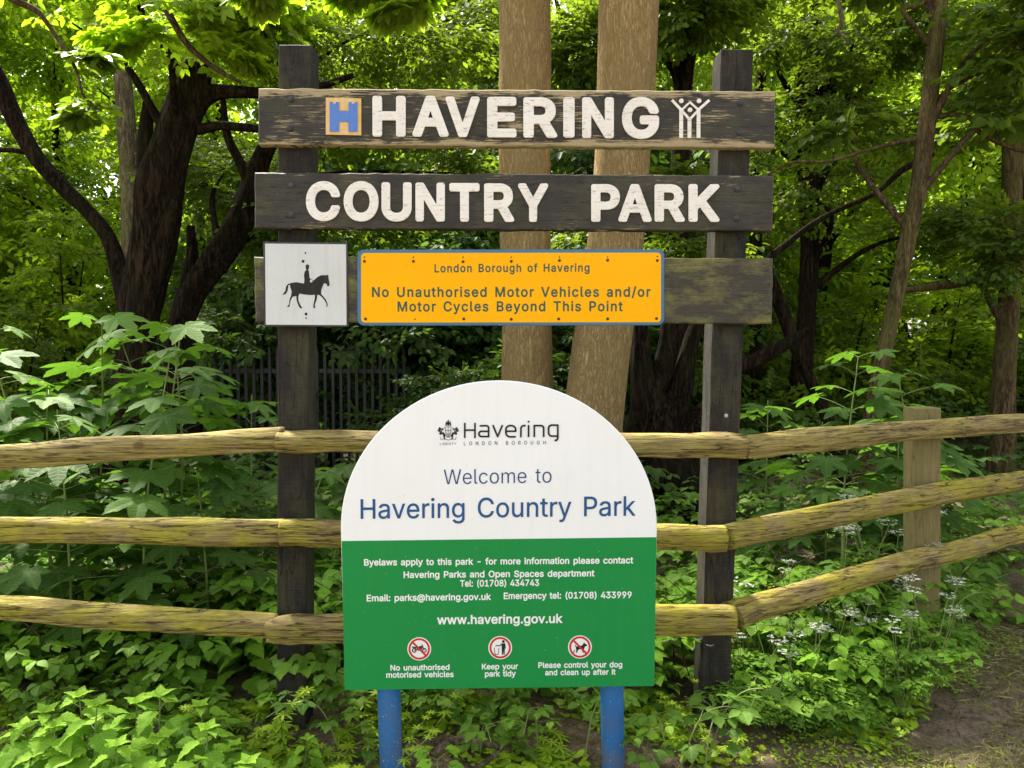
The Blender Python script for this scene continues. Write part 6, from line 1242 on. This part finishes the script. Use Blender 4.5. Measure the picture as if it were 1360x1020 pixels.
def plant_syc(seed, h=.9, size=.115):
    r = np.random.default_rng(seed); D, N_, T, S_, Rn = [], [], [], [], []; b = MB()
    lean = r.normal(0, .15, 2) * h; top = np.array([lean[0], lean[1], h]); P = smooth_path([(0, 0, -.05), top * .5 + [r.normal(0, .03), 0, 0], top], n=14); V, Fs = tube(P, np.linspace(.009, .003, 14), 6, 0, .05, False); b.add(V, Fs)
    k = int(3 + h * 9)
    for i in range(k):
        u = .22 + .78 * i / (k - 1); p = P[int(13 * u)]; a0 = i * 1.57 + r.normal(0, .3)
        for kk in (0, math.pi):
            a = a0 + kk; L = r.uniform(.10, .28) * (1.25 - .7 * u) * min(1.4, h + .5)
            d = np.array([math.cos(a), math.sin(a), r.uniform(.1, .4)]); q = p + d * L; stem_tube(b, p, q, .002, .0013, .01)
            D.append(d * [1, 1, 0] + [0, 0, r.uniform(-.45, -.1)]); N_.append([r.normal(0, .2), r.normal(-.25, .2), 1]); T.append(q); S_.append(size * r.uniform(.75, 1.25) * (1.1 - .35 * u)); Rn.append(np.clip(r.normal(.35, .22) + (.4 if u > .93 else 0), 0, 1))
    return [(L_MAP, D, N_, T, S_, Rn)], b, 'sycamore'
def plant_cleavers(seed, h=.4, size=.034):
    r = np.random.default_rng(seed); D, N_, T, S_, Rn = [], [], [], [], []; b = MB()
    for s_ in range(3):
        o = np.array([r.normal(0, .06), r.normal(0, .06), -.02]); a = r.uniform(0, 6.28); hh = h * r.uniform(.6, 1.1); top = o + np.array([math.cos(a) * hh * .9, math.sin(a) * hh * .9, hh * r.uniform(.5, 1)])
        P = smooth_path([o, (o + top) / 2 + [r.normal(0, .03), r.normal(0, .03), .02], top], n=12); V, Fs = tube(P, np.full(12, .0014), 4, 0, 0, False); b.add(V, Fs)
        for i in (2, 4, 6, 8, 10, 11):
            p = P[i]; s = size * (1.25 - .6 * i / 12)
            for k in range(7):
                aa = k * 6.283 / 7 + i; D.append([math.cos(aa), math.sin(aa), .35 - .3 * (i < 8)]); N_.append([0, 0, 1.0]); T.append(p); S_.append(s); Rn.append(np.clip(.3 + .05 * i + r.normal(0, .1), 0, 1))
    pr = (L_STR[0] * [1.3, 1, 1], L_STR[1], L_STR[2])
    return [(pr, D, N_, T, S_, Rn)], b, 'lime'
def plant_parsley(seed, h=.35, fronds=6, size=.30, flowers=3):
    r = np.random.default_rng(seed); D, N_, T, S_, Rn = [], [], [], [], []; b = MB()
    FD, FN, FT_, FS, FR = [], [], [], [], []
    for f in range(fronds):
        a = f * 6.283 / fronds + r.normal(0, .3); dirh = np.array([math.cos(a), math.sin(a), 0]); side = np.array([-dirh[1], dirh[0], 0]); L = size * r.uniform(.8, 1.2)
        o = dirh * .02; P = smooth_path([o, dirh * L * .3 + side * r.normal(0, .02) + [0, 0, h * r.uniform(.5, .9)], dirh * L * .8 + side * r.normal(0, .04) + [0, 0, h * r.uniform(.6, 1.1)], dirh * L * 1.15 + side * r.normal(0, .06) + [0, 0, h * r.uniform(.5, 1.0)]], n=18)
        V, Fs = tube(P, np.linspace(.0028, .001, 18), 4, 0, 0, False); b.add(V, Fs); rn0 = r.uniform(.2, .9)
        for i in range(7, 18, 2):
            u = (i - 7) / 11; pl = L * .55 * (1 - u) ** .8 * r.uniform(.8, 1.15) + .012
            fw = (P[min(i + 1, 17)] - P[i - 1]); fw /= np.linalg.norm(fw)
            for sg in (-1, 1):
                dd = side * sg * .85 + fw * .5; dd /= np.linalg.norm(dd); m_ = max(2, int(pl / .015)); dd = dd + r.normal(0, .12, 3); dd /= np.linalg.norm(dd)
                for j in range(m_):
                    v_ = (j + .5) / m_; q = P[i] + dd * pl * v_ + np.array([0, 0, -.15 * pl * v_ * v_])
                    w_ = (pl * .36 * (1 - v_ * .7) + .008) * r.uniform(.7, 1.25)
                    for s2 in (-1, 1):
                        dl = dd * .7 + np.cross(dd, [0, 0, 1]) * s2 * r.uniform(.5, .9) + np.array([0, 0, r.normal(0, .2)])
                        D.append(dl); N_.append([r.normal(0, .2), r.normal(0, .2), 1]); T.append(q); S_.append(w_); Rn.append(np.clip(rn0 + r.normal(0, .12), 0, 1))
    heads = []
    for f in range(flowers):
        FD, FN, FT_, FS, FR = [], [], [], [], []; heads.append((L_SIM, FD, FN, FT_, FS, FR))
        a = r.uniform(0, 6.28); hh = h * r.uniform(1.35, 1.9); top = np.array([math.cos(a) * .16, math.sin(a) * .16, hh]); stem_tube(b, (0, 0, 0), top, .0025, .0016, .0)
        for k in range(8):
            aa = k * .785 + r.normal(0, .2); q = top + np.array([math.cos(aa) * .030, math.sin(aa) * .030, .022 + r.normal(0, .006)]) * r.uniform(.6, 1.2); stem_tube(b, top, q, .0008, .0006)
            for j in range(5):
                c_ = q + r.normal(0, .0055, 3) * [1, 1, .4]
                for w_ in range(3):
                    ab = w_ * 2.09 + r.uniform(0, 1); FD.append([math.cos(ab), math.sin(ab), .2]); FN.append([r.normal(0, .3), r.normal(-.3, .3), 1]); FT_.append(c_); FS.append(.0058); FR.append(r.uniform())
    out = [(L_SIM, D, N_, T, S_, Rn)]
    return out, b, 'parsley', heads
def finish(spec, name_leaf='leaves'):
    lst, b, mk = spec[:3]; fo = Fol()
    for pr, D, N_, T, S_, Rn in lst: fo.add(pr, frame(np.array(D, float), np.array(N_, float)) * np.array(S_)[:, None, None], np.array(T, float), np.array(Rn, float))
    leaf_me = fo.data(name_leaf, M[mk]); V, Fs = b.out(); stem_me = mesh_data('stem', V, Fs, M['stem']); fl = None
    if len(spec) > 3:
        fl = []
        for pr, D, N_, T, S_, Rn in spec[3]:
            f2 = Fol(); f2.add(pr, frame(np.array(D, float), np.array(N_, float)) * np.array(S_)[:, None, None], np.array(T, float), np.array(Rn, float)); fl.append(f2.data('flower_head', M['petal']))
    return leaf_me, stem_me, fl, fo
PN = [finish(plant_nettle(s, h, n, sz)) for s, h, n, sz in ((1, .17, 6, .125), (2, .23, 7, .13), (3, .14, 5, .13), (4, .19, 7, .115), (5, .10, 4, .10))]
PB = [finish(plant_bramble(s, h, n, sz)) for s, h, n, sz in ((1, .30, 6, .075), (2, .38, 7, .07), (3, .22, 5, .065), (4, .34, 7, .06))]
PG = [finish(plant_bramble(s, h, n, sz, L_HRT, 'nettle')) for s, h, n, sz in ((11, .14, 4, .055), (12, .22, 6, .05))]
PS = [finish(plant_syc(s, h, sz)) for s, h, sz in ((1, .95, .17), (2, 1.2, .18), (3, .7, .15), (4, 1.45, .18), (5, 1.42, .19), (6, 1.55, .18))]
PC = [finish(plant_cleavers(s, h)) for s, h in ((1, .20), (2, .27), (3, .12))]
PP = [finish(plant_parsley(s, h, fr, sz, fl)) for s, h, fr, sz, fl in ((1, .17, 11, .17, 2), (2, .22, 10, .18, 4), (3, .13, 10, .15, 0), (4, .30, 8, .17, 5))]
def place(protos, v, x, y, s, rot, name, label, cat, group=None, dz=0.0):
    t = thing(name, (x, y, float(gz(x, y)) + dz), label, cat, group); t.rotation_euler.z = rot; t.scale = (s, s, s)
    lm, sm, fl = protos[v][:3]
    link('stem', sm, t); link('leaves', lm, t)
    for f_ in (fl or []): link('flower_head', f_, t)
    return t
# nettles under the left rails (front)
pts = sorted([(-1.66, 2.62, 0, 1.1), (-1.5, 2.50, 1, 1.0), (-1.34, 2.66, 1, 1.05), (-1.40, 2.42, 2, 1.1), (-1.22, 2.52, 0, 1.1), (-1.10, 2.72, 1, .95), (-1.14, 2.40, 3, .9), (-0.98, 2.60, 0, .75), (-1.78, 2.45, 3, 1.0), (-1.62, 2.36, 4, 1.0), (-1.30, 2.34, 4, 1.0), (-0.80, 2.52, 2, 1.0), (-0.74, 2.66, 3, .7), (-1.52, 2.70, 1, 1.1)])
pts = sorted(pts + [(-1.24, 2.64, 1, 1.2), (-1.42, 2.54, 1, 1.2), (-1.02, 2.48, 1, 1.0), (-1.30, 2.45, 3, 1.1), (-1.56, 2.58, 1, 1.1), (-1.16, 2.58, 0, 1.1)])
for i, (x, y, v, s) in enumerate(pts): place(PN, v, x, y, s, rng.uniform(0, 6.28), 'nettle', 'bright green nettle in front of the left rails, %s counted from the left' % ORD[i], 'plant', 'nettles in front of the left rails')
# sycamore saplings
L_ = [(-2.15, 3.75, 4, 1.0), (-1.85, 4.05, 5, 1.0), (-2.45, 4.3, 5, 1.05), (-2.0, 4.6, 5, 1.0), (-2.3, 4.1, 5, 1.0), (-2.0, 3.45, 1, 1.0), (-1.72, 3.55, 3, 1.0), (-1.45, 3.65, 0, .95), (-1.95, 4.3, 3, 1.1), (-1.30, 4.05, 2, 1.1), (-2.35, 3.9, 1, 1.1), (-1.05, 3.85, 2, .9), (-0.82, 4.5, 0, 1.0), (-1.6, 4.6, 1, 1.0)]
for i, (x, y, v, s) in enumerate(sorted(L_)): place(PS, v, x, y, s, rng.uniform(0, 6.28), 'sycamore_sapling', 'broad-leaved sycamore sapling behind the left rails, %s counted from the left' % ORD[i], 'sapling', 'sycamore saplings behind the left rails')
L_ = [(2.0, 4.6, 3, .98), (2.35, 4.4, 3, .9), (1.75, 4.25, 1, .9), (2.15, 4.35, 0, 1.0), (1.42, 4.5, 2, 1.0), (2.5, 4.7, 1, .9), (1.6, 4.9, 1, .95), (2.0, 3.95, 2, .9)]
for i, (x, y, v, s) in enumerate(sorted(L_)): place(PS, v, x, y, s, rng.uniform(0, 6.28), 'sycamore_sapling', 'dark green sycamore sapling behind the right rails, %s counted from the left' % ORD[i], 'sapling', 'sycamore saplings behind the right rails')
place(PS, 2, -0.62, 5.2, 1.1, .4, 'sycamore_sapling', 'pale green sapling seen between the left sign post and the white arch', 'sapling')
# cow parsley on the right verge
L_ = [(0.92, 2.86, 0, 1.0), (1.02, 2.76, 2, 1.0), (1.12, 2.90, 1, 1.0), (1.22, 2.84, 0, 1.0), (1.34, 3.02, 1, 1.05), (1.46, 3.10, 3, .8), (1.30, 2.78, 2, .9), (1.10, 3.06, 3, .95), (1.56, 3.22, 1, .75), (0.98, 3.0, 3, .7), (1.45, 2.95, 2, .8)]
L_ = [(x_, y_ + .17 + .06 * x_, v_, s_) for x_, y_, v_, s_ in L_] + [(1.72, 3.16, 3, .95), (1.84, 3.30, 3, .95), (1.60, 3.10, 3, .8)]
for i, (x, y, v, s) in enumerate(sorted(L_)): place(PP, v, x, y, s, rng.uniform(0, 6.28), 'cow_parsley', 'ferny cow parsley beside the earth path, %s counted from the right sign post' % ORD[i], 'plant', 'cow parsley beside the earth path')
L_ = [(1.62, 3.75, 3, 1.35), (1.82, 3.66, 3, 1.2), (1.95, 3.9, 3, 1.5), (1.32, 3.5, 3, .9)]
for i, (x, y, v, s) in enumerate(sorted(L_)): place(PP, v, x, y, s, rng.uniform(0, 6.28), 'cow_parsley', 'tall flowering cow parsley behind the right rails, %s from the sign' % ORD[i], 'plant', 'flowering cow parsley behind the right rails')
# brambles in front
L_ = [(0.58, 2.66, 0, .9), (0.48, 2.72, 3, .8), (0.70, 2.74, 1, .8), (0.10, 2.78, 3, .75), (0.26, 2.74, 2, .9), (-0.12, 2.78, 2, .8), (-0.62, 2.78, 1, .7), (0.66, 2.60, 2, .9), (0.42, 2.60, 2, .7)]
for i, (x, y, v, s) in enumerate(sorted(L_)): place(PB, v, x, y, s, rng.uniform(0, 6.28), 'bramble', 'low bramble shoot below the welcome sign, %s counted from the left' % ORD[i], 'plant', 'bramble shoots below the welcome sign')
L_ = [(-0.44, 2.66, 1, .9), (-0.55, 2.62, 0, .9), (-1.02, 2.84, 1, 1.0), (-0.40, 2.85, 1, 1.1), (-0.62, 2.75, 0, .9), (0.74, 2.84, 0, 1.0), (0.80, 2.90, 1, .9), (-0.5, 2.48, 2, 1.1), (-0.9, 2.62, 2, 1.), (-.76, 2.92, 1, 1.4)]
for i, (x, y, v, s) in enumerate(sorted(L_)): place(PC, v, x, y, s, rng.uniform(0, 6.28), 'cleavers', 'pale green whorled cleavers around the sign posts, %s counted from the left' % ORD[i], 'plant', 'cleavers around the sign posts')
L_ = [(1.84, 3.40, 1, 1.2), (1.96, 3.36, 0, 1.3), (1.88, 3.30, 3, 1.1), (2.15, 3.45, 1, 1.2), (2.3, 3.6, 0, 1.2), (2.4, 3.72, 3, 1.2), (1.9, 3.55, 0, 1.1), (2.1, 3.7, 1, 1.1), (2.25, 3.85, 0, 1.2), (1.72, 3.42, 1, 1.0), (2.45, 3.95, 1, 1.1), (1.58, 3.34, 3, 1.0), (2.0, 3.42, 2, 1.0), (2.6, 4.1, 1, 1.2), (2.75, 4.2, 0, 1.2)]
L_ = [(x_, y_ + .13 + .25 * max(0, x_ - 1.9), v_, s_) for x_, y_, v_, s_ in L_]
for i, (x, y, v, s) in enumerate(sorted(L_)): place(PB, v, x, y, s, rng.uniform(0, 6.28), 'bramble', 'large-leaved bramble under the right rails, %s counted from the left' % ORD[i], 'plant', 'brambles under the right rails')

# ------------------------------------------------------------------ ground cover nobody could count
def scatter_xy(n, x0, x1, y0, y1, dens, r):
    x = r.uniform(x0, x1, n * 3); y = r.uniform(y0, y1, n * 3); k = r.uniform(0, 1, n * 3) < dens(x, y); return x[k][:n], y[k][:n]
def cover(name, protos, n, box, dens, smin, smax, mat, label, seed):
    """whole small plants repeated into one mesh of leaves (stems are hidden among them)"""
    r = np.random.default_rng(seed); x, y = scatter_xy(n, *box, dens, r); fo = Fol(); k = r.integers(0, len(protos), len(x))
    for w, pr in enumerate(protos):
        ix = np.where(k == w)[0]
        if not len(ix): continue
        src = pr[3]; V0 = np.concatenate(src.V); U0 = np.concatenate(src.U); wid = list(src.F)[0]
        for wi in src.F:
            Fw = np.concatenate(src.F[wi]); Rw = np.concatenate(src.R[wi])
        A = rotz(r.uniform(0, 6.28, len(ix))) * r.uniform(smin, smax, len(ix))[:, None, None]
        tl = r.normal(0, .12, (len(ix), 2)); sh = np.tile(np.eye(3), (len(ix), 1, 1)); sh[:, 0, 2] = tl[:, 0]; sh[:, 1, 2] = tl[:, 1]
        A = sh @ A
        T = np.stack([x[ix], y[ix], gz(x[ix], y[ix])], 1)
        for wi in src.F:
            Fw = np.concatenate(src.F[wi]); Rw = np.concatenate(src.R[wi]); nn = len(ix)
            fo.F.setdefault(wi, []).append((Fw[None] + (np.arange(nn) * len(V0))[:, None, None] + fo.n).reshape(-1, wi))
            fo.R.setdefault(wi, []).append(np.clip(Rw[None] * .6 + r.uniform(0, .4, nn)[:, None], 0, 1).ravel())
        P = np.einsum('nij,vj->nvi', A, V0) + T[:, None]
        fo.V.append(P.reshape(-1, 3)); fo.U.append(np.tile(U0, (len(ix), 1))); fo.n += len(ix) * len(V0)
    o = fo.build(name, M[mat]); o['kind'] = 'stuff'; o['label'] = label
    return o
BS = [finish(plant_bramble(s, h, n, sz, L_BRS)) for s, h, n, sz in ((21, .26, 6, .06), (22, .34, 7, .055), (23, .18, 5, .05))]
CS = [finish(plant_cleavers(s, h, .04)) for s, h in ((31, .14), (32, .09))]
behind = lambda x, y: np.where((y > 3.02) & (path_side(x, y) < -.25), 1.0, 0.0) * np.clip(0.75 + .5 * wob(x, y, 2.2), .12, 1)
cover('bramble_undergrowth', BS, 620, (-3.4, 3.6, 3.02, 6.0), behind, .8, 1.35, 'bramble', 'green bramble undergrowth behind the rails', 301)
cover('left_undergrowth', [PB[0], PB[2], PG[1], PN[1], PN[3]], 150, (-2.8, -0.25, 3.22, 4.0), lambda x, y: np.full_like(x, .9), .9, 1.3, 'nettle', 'fresh green nettles and brambles just behind the left rails', 307)
cover('right_undergrowth', [PB[0], PB[2], PG[1]], 80, (0.5, 2.0, 3.22, 3.9), lambda x, y: np.where(path_side(x, y) < -.2, .9, 0.), .9, 1.25, 'nettle', 'fresh green brambles just behind the right rails', 308)
cover('broadleaf_undergrowth', [PG[0], PG[1], PN[4]], 330, (-3.0, 3.4, 3.05, 4.8), behind, .8, 1.3, 'nettle', 'bright heart-leaved undergrowth behind the rails', 302)
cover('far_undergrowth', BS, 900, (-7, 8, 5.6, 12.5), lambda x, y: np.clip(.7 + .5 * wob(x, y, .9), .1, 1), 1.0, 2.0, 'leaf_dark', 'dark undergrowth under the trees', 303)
front = lambda x, y: np.where((path_side(x, y) < 0) & (y < 3.1), 1.0, 0) * np.clip(.45 + .8 * wob(x, y, 4.2, 1), .04, 1) * np.where((np.abs(x + .86) < .15) | (np.abs(x - .79) < .13), 0., 1.)
cover('verge_undergrowth', [BS[2], PG[0], PN[4], BS[0]], 110, (1.4, 3.4, 3.0, 4.2), lambda x, y: np.where((path_side(x, y) < -.02) & (path_side(x, y) > -.55), 1., 0.), .55, 1.0, 'nettle', 'low bright leaves along the edge of the earth path', 306)
cover('cleavers_cover', CS, 60, (-2.2, 1.2, 2.3, 3.3), front, .6, 1.1, 'lime', 'mat of pale cleavers below the lowest rails', 304)
cover('front_undergrowth', [BS[2], PG[0], PN[4]], 90, (-2.3, 1.8, 2.74, 3.1), front, .6, 1.05, 'bramble', 'low mixed leaves below the lowest rails', 305)
def carpet(name, proto, n, box, dens, smin, smax, mat, label, seed, zmax=.035, tilt=.35):
    r = np.random.default_rng(seed); x, y = scatter_xy(n, *box, dens, r); k = len(x); a = r.uniform(0, 6.28, k)
    D = np.stack([np.cos(a), np.sin(a), r.normal(-.05, .2, k)], 1); N_ = np.stack([r.normal(0, tilt, k), r.normal(0, tilt, k), np.ones(k)], 1)
    T = np.stack([x, y, gz(x, y) + r.uniform(.004, zmax, k)], 1); fo = Fol(); fo.add(proto, frame(D, N_) * r.uniform(smin, smax, k)[:, None, None], T, r.uniform(0, 1, k))
    o = fo.build(name, M[mat]); o['kind'] = 'stuff'; o['label'] = label
patchy = lambda x, y: np.clip(.25 + 1.1 * wob(x, y, 6, 2), .0, 1) * np.where(path_side(x, y) < .12, 1.0, .0)
carpet('ground_ivy', L_RND, 9000, (-2.3, 1.9, 2.05, 3.2), patchy, .010, .034, 'lime', 'yellow-green round-leaved ground ivy over the soil', 311)
carpet('path_moss', L_RND, 11000, (0.6, 4.2, 2.1, 4.6), lambda x, y: np.clip(wob(x, y, 3.5, 5) * 1.6 + .0, 0, 1) * np.where(path_side(x, y) > -.1, 1., 0.), .006, .016, 'lime', 'patches of tiny yellow-green plants on the earth path', 312, .012)
carpet('grass', (L_STR[0] * [.35, 1, 1], L_STR[1], L_STR[2]), 16000, (0.4, 3.8, 2.1, 4.6), lambda x, y: np.clip(wob(x, y, 3.1, 4) * 1.4 + .12, 0, 1) * np.where(path_side(x, y) > -.15, 1., 0.), .025, .07, 'drygrass', 'thin worn grass on the earth path', 313, .02, .9)
carpet('leaf_litter', L_SIM, 16000, (-2.5, 4.0, 2.05, 4.6), lambda x, y: np.full_like(x, .8), .004, .018, 'litter', 'brown leaf litter and crumbs on the soil', 314, .012, .5)
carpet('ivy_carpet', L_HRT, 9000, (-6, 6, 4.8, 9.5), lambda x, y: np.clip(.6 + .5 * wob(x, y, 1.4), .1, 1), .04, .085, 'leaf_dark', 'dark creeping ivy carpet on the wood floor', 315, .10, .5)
# larger lime leaves at the very front left
for i, (x, y) in enumerate([(-0.98, 2.36), (-0.86, 2.30), (-1.52, 2.22), (0.26, 2.34), (0.50, 2.36), (-0.22, 2.34)]):
    place(PG, i % 2, x, y, .8, i * 1.3, 'garlic_mustard', 'lime green heart-leaved seedling on the soil at the front, %s counted from the left' % ORD[sorted([-.98, -.86, -1.52, .26, .5, -.22]).index(x)], 'plant', 'lime seedlings at the front')
# fallen stick and twigs
def stick(px_pts, z, rad, label, seed, name='fallen_branch'):
    P = [G(x, y, z_) for (x, y, z_) in px_pts]; C = smooth_path(P, n=24); t = thing(name, C[0], label, 'branch')
    V, Fs = tube(C, np.interp(np.linspace(0, 1, 24), [0, .5, 1], rad), 10, seed, .22); part('wood', V, Fs, M['bark_pale'], t); return t
stick([(572, 1002, .03), (600, 985, .05), (632, 985, .05), (680, 996, .03)], .03, [.012, .016, .010], 'mossy forked fallen branch on the soil between the blue posts', 1)
stick([(630, 1022, .03), (655, 1004, .03), (668, 996, .03)], .03, [.008, .009, .006], 'short fallen stick touching the mossy branch between the blue posts', 2)
stick([(345, 983, .02), (380, 978, .03), (402, 972, .04)], .03, [.003, .004, .002], 'thin brown twig lying at the foot of the left sign post', 3)

bough('dead_twig', [(1112, -60, 3), (1114, 0, 3), (1118, 28, 3), (1113, 40, 2.4), (1122, 50, 1.6), (1127, 60, 1)], 5.2, [(1113, -60, 5.2, .05, .05, .02)], 'leaf_mid', 'pale broken dead twig hanging down above the right end of the sign', 1, .05, .1, 71, bark='bark_pale')

carpet('twig_litter', (L_STR[0] * [.14, 1, 1], L_STR[1], L_STR[2]), 900, (-2.3, 3.6, 2.1, 4.2), lambda x, y: np.full_like(x, .8), .03, .11, 'litter', 'thin broken twigs and dead stalks on the soil', 316, .02, .3)
def dry_stems():
    r = np.random.default_rng(401); b = MB()
    for _ in range(70):
        x = r.uniform(-2.4, 2.6); y = r.uniform(3.1, 4.4)
        if path_side(x, y) > -.15: continue
        a = r.uniform(0, 6.28); h = r.uniform(.25, .75); o = np.array([x, y, float(gz(x, y)) - .02]); d = np.array([math.cos(a), math.sin(a) * .5, 0]) * h
        V, Fs = tube(smooth_path([o, o + d * .3 + [0, 0, h * .6], o + d * .8 + [0, 0, h * .8], o + d * 1.3 + [0, 0, h * .55]], n=14), np.linspace(.003, .0012, 14), 5, 0, 0, False); b.add(V, Fs)
    o = b.part('dry_stems', M['twig']); o['kind'] = 'stuff'; o['label'] = 'thin dead arching stems among the undergrowth'
dry_stems()
